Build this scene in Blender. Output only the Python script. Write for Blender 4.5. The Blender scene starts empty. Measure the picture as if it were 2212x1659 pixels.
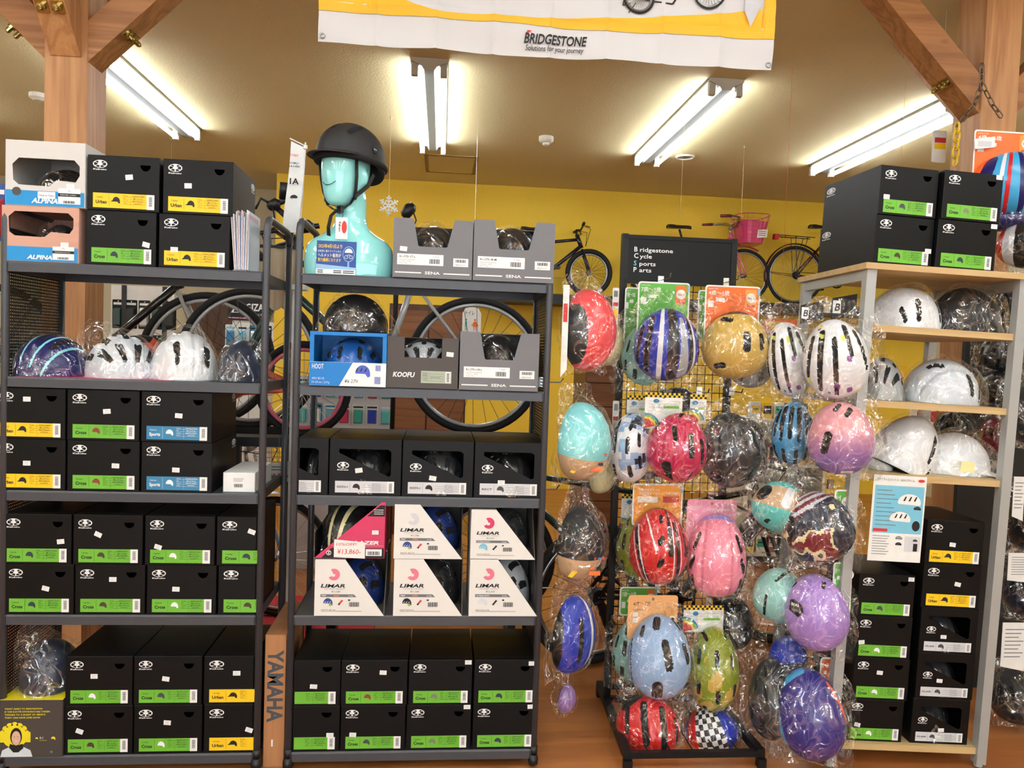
import bpy, math, random
import numpy as np
from mathutils import Vector, Matrix
from mathutils.geometry import tessellate_polygon

random.seed(7)
RNG = np.random.RandomState(11)
SC = bpy.context.scene
COL = SC.collection
PI = math.pi

# ---------------------------------------------------------------- camera
W, H, F = 2212.0, 1659.0, 1660.0
CAMZ = 1.5
_p, _r, _y = math.radians(2.386), math.radians(1.947), math.radians(5.295)
_fwd = Vector((math.sin(_y) * math.cos(_p), math.cos(_y) * math.cos(_p), -math.sin(_p)))
_rt = Vector((math.cos(_y), -math.sin(_y), 0))
_dn = _fwd.cross(_rt)
_r2 = _rt * math.cos(_r) - _dn * math.sin(_r)
_d2 = _rt * math.sin(_r) + _dn * math.cos(_r)
cam_data = bpy.data.cameras.new('camera')
cam = bpy.data.objects.new('camera', cam_data)
COL.objects.link(cam)
cam_data.sensor_width = 36.0
cam_data.lens = 36.0 * F / W
cam_data.clip_end = 60
_mm = Matrix((_r2, -_d2, -_fwd)).transposed().to_4x4()
cam.matrix_world = Matrix.Translation((0, 0, CAMZ)) @ _mm
SC.camera = cam

# ---------------------------------------------------------------- world, exposure
wd = bpy.data.worlds.new('world')
SC.world = wd
wd.use_nodes = True
wd.node_tree.nodes['Background'].inputs[0].default_value = (0.9, 0.95, 1.0, 1)
wd.node_tree.nodes['Background'].inputs[1].default_value = 0.15
SC.view_settings.view_transform = 'Standard'
SC.view_settings.look = 'None'
SC.view_settings.exposure = 0.42
SC.view_settings.gamma = 1.0
SC.view_settings.use_curve_mapping = False
SC.cycles.transparent_max_bounces = 20
SC.cycles.max_bounces = 5
SC.cycles.diffuse_bounces = 3
SC.cycles.glossy_bounces = 2
SC.cycles.sample_clamp_indirect = 6.0
SC.cycles.use_adaptive_sampling = True
SC.cycles.adaptive_threshold = 0.18
TUBE = 33.0           # emission strength of the fluorescent tubes
DAY = 4.2             # daylight entering by the shop window behind the viewer
day = bpy.data.lights.new('daylight', 'AREA')
day.shape = 'RECTANGLE'
day.size = 7.0
day.size_y = 2.2
day.energy = DAY * 7.0 * 2.2 * 3.14159
day.color = (0.86, 0.94, 1.0)
day_ob = bpy.data.objects.new('daylight', day)
COL.objects.link(day_ob)
day_ob.location = (0.2, -5.25, 1.45)
day_ob.rotation_euler = (PI / 2, 0, 0)


def ray(px, py):
    return _r2 * ((px - W / 2) / F) + _d2 * ((py - H / 2) / F) + _fwd


def at(px, py, Y):
    """point of the photograph's pixel on the upright plane y = Y"""
    d = ray(px, py)
    v = d * (Y / d.y)
    return Vector((v.x, Y, v.z + CAMZ))


def atf(px, py, Y, M):
    """the same in the local frame M"""
    Mi = M.inverted()
    o = Mi @ Vector((0, 0, CAMZ))
    d = Mi.to_3x3() @ ray(px, py)
    return o + d * ((Y - o.y) / d.y)


def size_at(x0, y0, x1, y1, Y):
    """width and height in metres of a pixel box on the plane y = Y"""
    xm, ym = (x0 + x1) / 2, (y0 + y1) / 2
    return at(x1, ym, Y).x - at(x0, ym, Y).x, at(xm, y0, Y).z - at(xm, y1, Y).z


# ---------------------------------------------------------------- materials
def lin(c):
    c = c / 255.0
    return c / 12.92 if c <= 0.04045 else ((c + 0.055) / 1.055) ** 2.4


def rgb(c):
    return (lin(c[0]), lin(c[1]), lin(c[2]), 1)


MATS = {}


def mat(name, c, rough=0.5, metal=0.0, var=0.08, scale=25.0, bump=0.0, coat=0.0, spec=0.5):
    if name in MATS:
        return MATS[name]
    m = bpy.data.materials.new(name)
    m.use_nodes = True
    nt = m.node_tree
    b = nt.nodes['Principled BSDF']
    b.inputs['Roughness'].default_value = rough
    b.inputs['Metallic'].default_value = metal
    b.inputs['Specular IOR Level'].default_value = spec
    if coat:
        b.inputs['Coat Weight'].default_value = coat
        b.inputs['Coat Roughness'].default_value = 0.05
    tc = nt.nodes.new('ShaderNodeTexCoord')
    nz = nt.nodes.new('ShaderNodeTexNoise')
    nz.inputs['Scale'].default_value = scale
    nz.inputs['Detail'].default_value = 3
    nt.links.new(tc.outputs['Object'], nz.inputs['Vector'])
    mx = nt.nodes.new('ShaderNodeMix')
    mx.data_type = 'RGBA'
    col = rgb(c)
    mx.inputs['A'].default_value = tuple(max(0, x * (1 - var)) for x in col[:3]) + (1,)
    mx.inputs['B'].default_value = tuple(min(1, x * (1 + var)) for x in col[:3]) + (1,)
    nt.links.new(nz.outputs['Fac'], mx.inputs['Factor'])
    nt.links.new(mx.outputs['Result'], b.inputs['Base Color'])
    if bump:
        bp = nt.nodes.new('ShaderNodeBump')
        bp.inputs['Strength'].default_value = bump
        bp.inputs['Distance'].default_value = 0.01
        nt.links.new(nz.outputs['Fac'], bp.inputs['Height'])
        nt.links.new(bp.outputs['Normal'], b.inputs['Normal'])
    MATS[name] = m
    return m


def wood_mat(name, c1, c2, scale=9.0, rough=0.45, along='Z', knots=False, stretch=0.06):
    if name in MATS:
        return MATS[name]
    m = bpy.data.materials.new(name)
    m.use_nodes = True
    nt = m.node_tree
    b = nt.nodes['Principled BSDF']
    b.inputs['Roughness'].default_value = rough
    tc = nt.nodes.new('ShaderNodeTexCoord')
    mp = nt.nodes.new('ShaderNodeMapping')
    s = [1, 1, 1]
    s['XYZ'.index(along)] = stretch
    mp.inputs['Scale'].default_value = s
    nt.links.new(tc.outputs['Object'], mp.inputs['Vector'])
    n1 = nt.nodes.new('ShaderNodeTexNoise')
    n1.inputs['Scale'].default_value = scale
    n1.inputs['Detail'].default_value = 4
    n1.inputs['Distortion'].default_value = 0.6
    nt.links.new(mp.outputs['Vector'], n1.inputs['Vector'])
    mt = nt.nodes.new('ShaderNodeMath')
    mt.operation = 'MULTIPLY'
    mt.inputs[1].default_value = 34.0
    nt.links.new(n1.outputs['Fac'], mt.inputs[0])
    sn = nt.nodes.new('ShaderNodeMath')
    sn.operation = 'SINE'
    nt.links.new(mt.outputs[0], sn.inputs[0])
    rp = nt.nodes.new('ShaderNodeMapRange')
    rp.inputs['From Min'].default_value = -1
    nt.links.new(sn.outputs[0], rp.inputs['Value'])
    n2 = nt.nodes.new('ShaderNodeTexNoise')
    n2.inputs['Scale'].default_value = scale * 14
    n2.inputs['Detail'].default_value = 2
    nt.links.new(mp.outputs['Vector'], n2.inputs['Vector'])
    ad = nt.nodes.new('ShaderNodeMath')
    ad.operation = 'MULTIPLY_ADD'
    ad.inputs[1].default_value = 0.45
    nt.links.new(rp.outputs['Result'], ad.inputs[0])
    m2 = nt.nodes.new('ShaderNodeMath')
    m2.operation = 'MULTIPLY'
    m2.inputs[1].default_value = 0.6
    nt.links.new(n2.outputs['Fac'], m2.inputs[0])
    nt.links.new(m2.outputs[0], ad.inputs[2])
    mx = nt.nodes.new('ShaderNodeMix')
    mx.data_type = 'RGBA'
    mx.inputs['A'].default_value = rgb(c1)
    mx.inputs['B'].default_value = rgb(c2)
    nt.links.new(ad.outputs[0], mx.inputs['Factor'])
    last = mx.outputs['Result']
    if knots:
        v = nt.nodes.new('ShaderNodeTexVoronoi')
        v.inputs['Scale'].default_value = 5.0
        mk = nt.nodes.new('ShaderNodeMapping')
        k = [1, 1, 1]
        k['XYZ'.index(along)] = 0.5
        mk.inputs['Scale'].default_value = k
        nt.links.new(tc.outputs['Object'], mk.inputs['Vector'])
        nt.links.new(mk.outputs['Vector'], v.inputs['Vector'])
        kr = nt.nodes.new('ShaderNodeMapRange')
        kr.inputs['From Min'].default_value = 0.05
        kr.inputs['From Max'].default_value = 0.11
        kr.inputs['To Min'].default_value = 0.8
        kr.inputs['To Max'].default_value = 0.0
        nt.links.new(v.outputs['Distance'], kr.inputs['Value'])
        mk2 = nt.nodes.new('ShaderNodeMix')
        mk2.data_type = 'RGBA'
        mk2.inputs['B'].default_value = rgb((86, 50, 30))
        nt.links.new(kr.outputs['Result'], mk2.inputs['Factor'])
        nt.links.new(last, mk2.inputs['A'])
        last = mk2.outputs['Result']
    nt.links.new(last, b.inputs['Base Color'])
    MATS[name] = m
    return m


def emit_mat(name, c, s):
    m = bpy.data.materials.new(name)
    m.use_nodes = True
    b = m.node_tree.nodes['Principled BSDF']
    b.inputs['Base Color'].default_value = rgb(c)
    b.inputs['Emission Color'].default_value = rgb(c)
    b.inputs['Emission Strength'].default_value = s
    MATS[name] = m
    return m


def bag_mat(name, fac=0.012, scale=13.0, rough=0.075, tint=(246, 246, 245), haze=0.008, gain=0.34):
    """clear crinkled polythene: see-through film whose sharp creases catch the lights"""
    m = bpy.data.materials.new(name)
    m.use_nodes = True
    nt = m.node_tree
    nt.nodes.clear()
    N = nt.nodes.new
    L = nt.links.new
    out = N('ShaderNodeOutputMaterial')
    tr = N('ShaderNodeBsdfTransparent')
    tr.inputs['Color'].default_value = rgb(tint)
    gl = N('ShaderNodeBsdfGlossy')
    gl.inputs['Roughness'].default_value = rough
    gl.inputs['Color'].default_value = (1, 1, 1, 1)
    df = N('ShaderNodeBsdfDiffuse')
    df.inputs['Color'].default_value = (0.8, 0.8, 0.78, 1)
    tc = N('ShaderNodeTexCoord')
    nz = N('ShaderNodeTexNoise')
    nz.inputs['Scale'].default_value = 10.0
    nz.inputs['Detail'].default_value = 1
    L(tc.outputs['Object'], nz.inputs['Vector'])
    va = N('ShaderNodeVectorMath')
    va.operation = 'MULTIPLY_ADD'
    va.inputs[1].default_value = (0.22, 0.22, 0.22)
    L(nz.outputs['Color'], va.inputs[0])
    L(tc.outputs['Object'], va.inputs[2])
    # creases fade in and out along the film
    sx = N('ShaderNodeSeparateColor')
    L(nz.outputs['Color'], sx.inputs[0])
    hs = []
    for k, (sc, wd, wt, ro) in enumerate(((scale * 1.15, 0.11, 1.0, (0.5, 0.25, 0.7)), (scale * 2.6, 0.16, 0.8, (-0.8, 0.3, -0.9)))):
        mp = N('ShaderNodeMapping')
        mp.inputs['Rotation'].default_value = ro
        mp.inputs['Scale'].default_value = (1.0, 1.0, 0.26)
        L(va.outputs[0], mp.inputs['Vector'])
        vo = N('ShaderNodeTexVoronoi')
        vo.feature = 'DISTANCE_TO_EDGE'
        vo.inputs['Scale'].default_value = sc
        L(mp.outputs[0], vo.inputs['Vector'])
        ms = N('ShaderNodeMapRange')
        ms.inputs['From Min'].default_value = 0.44
        ms.inputs['From Max'].default_value = 0.60
        ms.inputs['To Min'].default_value = wt
        ms.inputs['To Max'].default_value = 0.0
        L(sx.outputs[k], ms.inputs['Value'])
        mr = N('ShaderNodeMapRange')
        mr.inputs['From Max'].default_value = wd
        mr.inputs['To Min'].default_value = 0.0
        mr.inputs['To Max'].default_value = wt
        L(vo.outputs['Distance'], mr.inputs['Value'])
        mxm = N('ShaderNodeMath')
        mxm.operation = 'MAXIMUM'
        L(mr.outputs['Result'], mxm.inputs[0])
        L(ms.outputs['Result'], mxm.inputs[1])
        hs.append(mxm)
    ad = N('ShaderNodeMath')
    L(hs[0].outputs[0], ad.inputs[0])
    L(hs[1].outputs[0], ad.inputs[1])
    bp = N('ShaderNodeBump')
    bp.inputs['Strength'].default_value = 1.0
    bp.inputs['Distance'].default_value = 0.006
    L(ad.outputs[0], bp.inputs['Height'])
    L(bp.outputs['Normal'], gl.inputs['Normal'])
    # creases are thicker, whiter film
    cr = N('ShaderNodeMapRange')
    cr.inputs['From Min'].default_value = 0.7
    cr.inputs['From Max'].default_value = 1.75
    cr.inputs['To Min'].default_value = gain
    cr.inputs['To Max'].default_value = fac
    L(ad.outputs[0], cr.inputs['Value'])
    lw = N('ShaderNodeLayerWeight')
    lw.inputs['Blend'].default_value = 0.12
    ma = N('ShaderNodeMath')
    ma.operation = 'MULTIPLY_ADD'
    ma.inputs[1].default_value = 0.14
    ma.use_clamp = True
    L(lw.outputs['Fresnel'], ma.inputs[0])
    L(cr.outputs['Result'], ma.inputs[2])
    cm = N('ShaderNodeCombineColor')
    for k in range(3):
        L(ma.outputs[0], cm.inputs[k])
    L(cm.outputs[0], gl.inputs['Color'])
    mx0 = N('ShaderNodeMixShader')
    mx0.inputs[0].default_value = haze
    L(tr.outputs[0], mx0.inputs[1])
    L(df.outputs[0], mx0.inputs[2])
    mx = N('ShaderNodeAddShader')
    L(mx0.outputs[0], mx.inputs[0])
    L(gl.outputs[0], mx.inputs[1])
    L(mx.outputs[0], out.inputs['Surface'])
    MATS[name] = m
    return m


def perforated_mat(name, c, pitch, hole, grid=False):
    """sheet metal with a regular pattern of round holes (alpha by object coordinates)"""
    m = bpy.data.materials.new(name)
    m.use_nodes = True
    nt = m.node_tree
    b = nt.nodes['Principled BSDF']
    b.inputs['Base Color'].default_value = rgb(c)
    b.inputs['Roughness'].default_value = 0.45
    tc = nt.nodes.new('ShaderNodeTexCoord')
    sp = nt.nodes.new('ShaderNodeSeparateXYZ')
    nt.links.new(tc.outputs['Object'], sp.inputs[0])
    res = []
    for ax in ('Y', 'Z'):
        mm = nt.nodes.new('ShaderNodeMath')
        mm.operation = 'PINGPONG'
        mm.inputs[1].default_value = pitch / 2
        nt.links.new(sp.outputs[ax], mm.inputs[0])
        p2 = nt.nodes.new('ShaderNodeMath')
        p2.operation = 'POWER'
        p2.inputs[1].default_value = 2
        nt.links.new(mm.outputs[0], p2.inputs[0])
        res.append(p2)
    ad = nt.nodes.new('ShaderNodeMath')
    nt.links.new(res[0].outputs[0], ad.inputs[0])
    nt.links.new(res[1].outputs[0], ad.inputs[1])
    gt = nt.nodes.new('ShaderNodeMath')
    gt.operation = 'GREATER_THAN'
    gt.inputs[1].default_value = hole * hole
    nt.links.new(ad.outputs[0], gt.inputs[0])
    nt.links.new(gt.outputs[0], b.inputs['Alpha'])
    MATS[name] = m
    return m


# ---------------------------------------------------------------- mesh builder
GL = {}


def glyphs(s, bold=0.0, shear=0.0, res=2):
    key = (s, bold, shear, res)
    if key in GL:
        return GL[key]
    cu = bpy.data.curves.new('print', 'FONT')
    cu.body = s
    cu.size = 1.0
    cu.offset = bold
    cu.shear = shear
    cu.resolution_u = res
    ob = bpy.data.objects.new('print', cu)
    COL.objects.link(ob)
    dg = bpy.context.evaluated_depsgraph_get()
    me = ob.evaluated_get(dg).to_mesh()
    v = [(q.co.x, q.co.y) for q in me.vertices]
    f = [tuple(p.vertices) for p in me.polygons]
    ob.evaluated_get(dg).to_mesh_clear()
    bpy.data.objects.remove(ob)
    bpy.data.curves.remove(cu)
    if v:
        xs = [q[0] for q in v]
        ys = [q[1] for q in v]
        bb = (min(xs), min(ys), max(xs), max(ys))
        # keep every face counter-clockwise
        g = []
        for t in f:
            a = sum(v[t[i]][0] * v[t[(i + 1) % len(t)]][1] - v[t[(i + 1) % len(t)]][0] * v[t[i]][1] for i in range(len(t)))
            g.append(t if a > 0 else tuple(reversed(t)))
        f = g
    else:
        bb = (0, 0, 1, 1)
    GL[key] = (v, f, bb)
    return GL[key]


def ortho(d):
    d = Vector(d).normalized()
    a = Vector((0, 0, 1)) if abs(d.z) < 0.9 else Vector((1, 0, 0))
    u = d.cross(a).normalized()
    return u, d.cross(u).normalized()


class MB:
    def __init__(s):
        s.v, s.f, s.m = [], [], []

    def add(s, vs, fs, m=0, M=None):
        o = len(s.v)
        if M is not None:
            vs = [M @ Vector(v) for v in vs]
        s.v.extend([tuple(v) for v in vs])
        s.f.extend([tuple(i + o for i in f) for f in fs])
        s.m.extend([m] * len(fs) if isinstance(m, int) else list(m))
        return s

    def box(s, x0, x1, y0, y1, z0, z1, m=0, M=None):
        vs = [(x0, y0, z0), (x1, y0, z0), (x1, y1, z0), (x0, y1, z0), (x0, y0, z1), (x1, y0, z1), (x1, y1, z1), (x0, y1, z1)]
        return s.add(vs, [(0, 3, 2, 1), (4, 5, 6, 7), (0, 1, 5, 4), (1, 2, 6, 5), (2, 3, 7, 6), (3, 0, 4, 7)], m, M)

    def bar(s, a, b, w, t, m=0, up=(0, 0, 1)):
        """rectangular bar from a to b; w across, t along 'up'"""
        a, b = Vector(a), Vector(b)
        d = (b - a).normalized()
        u = d.cross(Vector(up))
        if u.length < 1e-5:
            u = Vector((1, 0, 0))
        u.normalize()
        n = u.cross(d).normalized()
        vs = []
        for p in (a, b):
            for i, j in ((-1, -1), (1, -1), (1, 1), (-1, 1)):
                vs.append(p + u * (i * w / 2) + n * (j * t / 2))
        return s.add(vs, [(0, 1, 2, 3), (7, 6, 5, 4), (0, 4, 5, 1), (1, 5, 6, 2), (2, 6, 7, 3), (3, 7, 4, 0)], m)

    def tube(s, pts, r, n=8, m=0, closed=False, caps=True):
        pts = [Vector(p) for p in pts]
        k = len(pts)
        rs = r if isinstance(r, (list, tuple)) else [r] * k
        vs, fs = [], []
        u = None
        for i, p in enumerate(pts):
            if closed:
                d = pts[(i + 1) % k] - pts[i - 1]
            else:
                d = pts[min(i + 1, k - 1)] - pts[max(i - 1, 0)]
            d.normalize()
            if u is None:
                u, w = ortho(d)
            else:
                u = (u - d * u.dot(d))
                u = u.normalized() if u.length > 1e-6 else ortho(d)[0]
                w = d.cross(u)
            for j in range(n):
                a = 2 * PI * j / n
                vs.append(p + u * (rs[i] * math.cos(a)) + w * (rs[i] * math.sin(a)))
        for i in range(k if closed else k - 1):
            i2 = (i + 1) % k
            for j in range(n):
                j2 = (j + 1) % n
                fs.append((i * n + j, i * n + j2, i2 * n + j2, i2 * n + j))
        if caps and not closed:
            fs.append(tuple(reversed(range(n))))
            fs.append(tuple(range((k - 1) * n, k * n)))
        return s.add(vs, fs, m)

    def strap(s, pts, w, t, side, m=0):
        """flat webbing along pts; 'side' is the width direction"""
        pts = [Vector(p) for p in pts]
        vs, fs = [], []
        k = len(pts)
        for i, p in enumerate(pts):
            d = (pts[min(i + 1, k - 1)] - pts[max(i - 1, 0)]).normalized()
            u = Vector(side)
            u = (u - d * u.dot(d)).normalized()
            n = d.cross(u)
            for a, b in ((-1, -1), (1, -1), (1, 1), (-1, 1)):
                vs.append(p + u * (a * w / 2) + n * (b * t / 2))
        for i in range(k - 1):
            for j in range(4):
                j2 = (j + 1) % 4
                fs.append((i * 4 + j, i * 4 + j2, i * 4 + 4 + j2, i * 4 + 4 + j))
        fs += [(3, 2, 1, 0), tuple(range(4 * k - 4, 4 * k))]
        return s.add(vs, fs, m)

    def lathe(s, prof, n=24, m=0, M=None):
        vs, fs = [], []
        k = len(prof)
        for r, z in prof:
            for j in range(n):
                a = 2 * PI * j / n
                vs.append((r * math.cos(a), r * math.sin(a), z))
        for i in range(k - 1):
            for j in range(n):
                j2 = (j + 1) % n
                fs.append((i * n + j, i * n + j2, i * n + n + j2, i * n + n + j))
        fs.append(tuple(reversed(range(n))))
        fs.append(tuple(range((k - 1) * n, k * n)))
        return s.add(vs, fs, m, M)

    def torus(s, R, r, nR=48, nr=8, m=0, M=None, sx=1.0):
        vs, fs = [], []
        for i in range(nR):
            a = 2 * PI * i / nR
            for j in range(nr):
                b = 2 * PI * j / nr
                q = R + r * math.cos(b)
                vs.append((q * math.cos(a), q * math.sin(a), r * sx * math.sin(b)))
        for i in range(nR):
            for j in range(nr):
                i2, j2 = (i + 1) % nR, (j + 1) % nr
                fs.append((i * nr + j, i2 * nr + j, i2 * nr + j2, i * nr + j2))
        return s.add(vs, fs, m, M)

    # flat print in the XZ plane, facing -Y
    def poly(s, pts, y=0.0, m=0, M=None):
        a = sum(pts[i][0] * pts[(i + 1) % len(pts)][1] - pts[(i + 1) % len(pts)][0] * pts[i][1] for i in range(len(pts)))
        if a < 0:
            pts = list(reversed(pts))
        tri = tessellate_polygon([[Vector((p[0], p[1], 0)) for p in pts]])
        fs = []
        for t in tri:
            A = [pts[i] for i in t]
            ar = (A[1][0] - A[0][0]) * (A[2][1] - A[0][1]) - (A[2][0] - A[0][0]) * (A[1][1] - A[0][1])
            fs.append(tuple(t) if ar > 0 else tuple(reversed(t)))
        return s.add([(p[0], y, p[1]) for p in pts], fs, m, M)

    def rect(s, x0, z0, x1, z1, y=0.0, m=0, M=None):
        return s.add([(x0, y, z0), (x1, y, z0), (x1, y, z1), (x0, y, z1)], [(0, 1, 2, 3)], m, M)

    def ell(s, cx, cz, rx, rz, y=0.0, m=0, n=20, a0=0.0, a1=2 * PI, M=None):
        full = abs(a1 - a0 - 2 * PI) < 1e-6
        k = n if full else n + 1
        pts = [(cx + rx * math.cos(a0 + (a1 - a0) * i / n), y, cz + rz * math.sin(a0 + (a1 - a0) * i / n)) for i in range(k)]
        return s.add(pts, [tuple(range(k))], m, M)

    def text(s, t, x, z, h, y=0.0, m=0, w=None, bold=0.0, shear=0.0, res=2, M=None, fit=None, center=False):
        """h = cap height of the line (bounding box height when fit='box')"""
        v, f, bb = glyphs(t, bold, shear, res)
        if not v:
            return s
        sz = h / 0.72 if fit is None else h / (bb[3] - bb[1])
        sx = sz if w is None else w / (bb[2] - bb[0])
        oz = 0 if fit is None else bb[1]
        ox = x - ((bb[2] - bb[0]) * sx / 2 if center else 0)
        return s.add([(ox + (q[0] - bb[0]) * sx, y, z + (q[1] - oz) * sz) for q in v], f, m, M)

    def plate(s, outer, holes, y=0.0, m=0):
        """flat sheet facing -Y with holes"""
        loops = [[Vector((p[0], p[1], 0)) for p in outer]] + [[Vector((p[0], p[1], 0)) for p in h] for h in holes]
        flat = [p for l in loops for p in l]
        fs = []
        for t in tessellate_polygon(loops):
            A = [flat[i] for i in t]
            ar = (A[1].x - A[0].x) * (A[2].y - A[0].y) - (A[2].x - A[0].x) * (A[1].y - A[0].y)
            if abs(ar) > 1e-12:
                fs.append(tuple(t) if ar > 0 else tuple(reversed(t)))
        return s.add([(p.x, y, p.y) for p in flat], fs, m)

    def slab(s, pts, y0, y1, m=0, holes=(), me=None):
        """plate with thickness between y0 (front) and y1 (back)"""
        s.plate(pts, holes, y0, m)
        b = MB()
        b.plate(pts, holes, y1, m)
        s.add(b.v, [tuple(reversed(f)) for f in b.f], m)
        for k, l in enumerate([pts] + list(holes)):
            a = sum(l[i][0] * l[(i + 1) % len(l)][1] - l[(i + 1) % len(l)][0] * l[i][1] for i in range(len(l)))
            l = list(l) if (a > 0) == (k == 0) else list(reversed(l))
            n = len(l)
            vs = [(p[0], y0, p[1]) for p in l] + [(p[0], y1, p[1]) for p in l]
            s.add(vs, [(i, i + n, (i + 1) % n + n, (i + 1) % n) for i in range(n)], m if me is None else me)
        return s

    def mesh(s, name, mats, smooth=False):
        me = bpy.data.meshes.new(name)
        me.from_pydata(s.v, [], s.f)
        for m in mats:
            me.materials.append(MATS[m] if isinstance(m, str) else m)
        if len(mats) > 1:
            me.polygons.foreach_set('material_index', s.m)
        if smooth:
            me.polygons.foreach_set('use_smooth', [True] * len(s.f))
        me.update()
        return me

    def build(s, name, mats, parent=None, loc=None, M=None, smooth=False):
        return link(name, s.mesh(name, mats, smooth), parent, loc, M)


def link(name, me, parent=None, loc=None, M=None):
    o = bpy.data.objects.new(name, me)
    COL.objects.link(o)
    if parent is not None:
        o.parent = parent
    if M is not None:
        o.matrix_basis = M
    elif loc is not None:
        o.location = loc
    return o


def tag(o, label, cat, group=None):
    o['label'] = label
    o['category'] = cat
    if group:
        o['group'] = group
    return o


def structure(o):
    o['kind'] = 'structure'
    return o


def T(x, y, z):
    return Matrix.Translation((x, y, z))


def R(deg, ax):
    return Matrix.Rotation(math.radians(deg), 4, ax)


def rrect(x0, z0, x1, z1, r, n=4):
    out = []
    for cx, cz, a in ((x1 - r, z0 + r, -90), (x1 - r, z1 - r, 0), (x0 + r, z1 - r, 90), (x0 + r, z0 + r, 180)):
        for i in range(n + 1):
            t = math.radians(a + 90 * i / n)
            out.append((cx + r * math.cos(t), cz + r * math.sin(t)))
    return out


ORD = ['first', 'second', 'third', 'fourth', 'fifth', 'sixth']

# palette
mat('black_card', (10, 10, 11), 0.42, var=0.15, spec=0.22)
mat('charcoal_card', (27, 27, 29), 0.6)
mat('ink', (16, 16, 18), 0.6)
mat('white_print', (236, 236, 234), 0.6)
mat('white_paper', (232, 231, 226), 0.7)
mat('green_label', (108, 180, 52), 0.5)
mat('yellow_label', (248, 200, 22), 0.5)
mat('blue_label', (50, 128, 172), 0.5)
mat('grey_label', (205, 206, 210), 0.5)
mat('red_print', (205, 50, 50), 0.6)
mat('rack_metal', (72, 74, 80), 0.42, 0.2, var=0.1)
mat('rack_dark', (40, 41, 45), 0.5, 0.1)
mat('chrome', (215, 215, 212), 0.18, 1.0)
mat('brass', (190, 175, 120), 0.22, 1.0)
mat('black_plastic', (20, 20, 22), 0.42)
mat('black_gloss', (14, 14, 16), 0.18, coat=0.4)
mat('foam', (24, 24, 26), 0.9)
mat('rubber', (22, 22, 23), 0.75)
mat('steel', (165, 168, 170), 0.3, 0.9)
mat('fixture_darkened', (100, 98, 90), 0.5)  # housing colour darkened to offset the glare of its own tubes
mat('fixture_end', (205, 200, 186), 0.5)  # same housing, ends coloured lighter because little tube light reaches them
mat('rusty_steel', (120, 100, 80), 0.4, 0.7)
bag_mat('clear_bag')
bag_mat('clear_bag_hazy', 0.025, 11, 0.12, haze=0.03, gain=0.4)

# ================================================================ the setting
CEIL = 3.3
YB = 8.4
mat('yellow_wall', (248, 206, 62), 0.7, var=0.05, scale=40, bump=0.15)
mat('beige_wall', (205, 194, 165), 0.75, var=0.05, scale=40, bump=0.15)
mat('ceiling_plaster', (214, 198, 150), 0.85, var=0.05, scale=60, bump=0.25)
wood_mat('cedar', (206, 154, 102), (160, 106, 62), 7, 0.5, 'Z', knots=True)
wood_mat('cedar_x', (186, 130, 78), (130, 82, 44), 7, 0.5, 'X', knots=True)
wood_mat('floor_wood', (190, 122, 66), (150, 90, 46), 3.0, 0.3, 'X', stretch=0.12)
wood_mat('door_wood', (100, 62, 36), (70, 42, 26), 6, 0.45, 'Z')
wood_mat('cabinet_wood', (150, 96, 56), (112, 68, 38), 6, 0.45, 'X')
wood_mat('shelf_board', (206, 178, 128), (184, 150, 100), 8, 0.5, 'X')
mat('ledge_black', (28, 28, 28), 0.5)

XL, XR, YF = -5.2, 5.6, -5.0
XS = -1.79                                     # where the yellow wall ends and the room goes deeper
b = MB()
b.box(XL, XR, YF, 9.4, -0.1, 0)
structure(b.build('floor', ['floor_wood']))
b = MB()
b.box(XL, XR, YF, 9.4, CEIL, CEIL + 0.1)
structure(b.build('ceiling', ['ceiling_plaster']))
b = MB()
b.box(XS, XR, YB, YB + 0.12, 0, CEIL)
structure(b.build('wall_back', ['yellow_wall']))
b = MB()
b.box(XL, XS, 9.3, 9.4, 0, CEIL)
b.box(XS, XS + 0.1, YB + 0.12, 9.4, 0, CEIL)
structure(b.build('wall_back_recess', ['beige_wall']))
b = MB()
b.box(XL - 0.1, XL, YF, 9.4, 0, CEIL)
structure(b.build('wall_left', ['beige_wall']))
b = MB()
b.box(XR, XR + 0.1, YF, 9.4, 0, CEIL)
structure(b.build('wall_right', ['beige_wall']))
WX0, WX1, WZ0, WZ1 = -3.3, 3.7, 0.35, 2.55
b = MB()
b.box(XL, WX0, YF - 0.1, YF, 0, CEIL)
b.box(WX1, XR, YF - 0.1, YF, 0, CEIL)
b.box(WX0, WX1, YF - 0.1, YF, 0, WZ0)
b.box(WX0, WX1, YF - 0.1, YF, WZ1, CEIL)
structure(b.build('wall_front', ['beige_wall']))
b = MB()
for i in range(6):
    x = WX0 + (WX1 - WX0) * i / 5
    b.box(x - 0.03, x + 0.03, YF - 0.08, YF - 0.02, WZ0, WZ1)
for z in (WZ0 + 0.03, 1.75, WZ1 - 0.03):
    b.box(WX0, WX1, YF - 0.075, YF - 0.025, z - 0.03, z + 0.03)
win = structure(b.build('window_1', ['rack_metal']))
gm = bpy.data.materials.new('window_glass')
gm.use_nodes = True
gm.node_tree.nodes.clear()
_o = gm.node_tree.nodes.new('ShaderNodeOutputMaterial')
_t = gm.node_tree.nodes.new('ShaderNodeBsdfTransparent')
_g = gm.node_tree.nodes.new('ShaderNodeBsdfGlossy')
_g.inputs['Roughness'].default_value = 0.02
_x = gm.node_tree.nodes.new('ShaderNodeMixShader')
_x.inputs[0].default_value = 0.05
gm.node_tree.links.new(_t.outputs[0], _x.inputs[1])
gm.node_tree.links.new(_g.outputs[0], _x.inputs[2])
gm.node_tree.links.new(_x.outputs[0], _o.inputs['Surface'])
MATS['window_glass'] = gm
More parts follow.
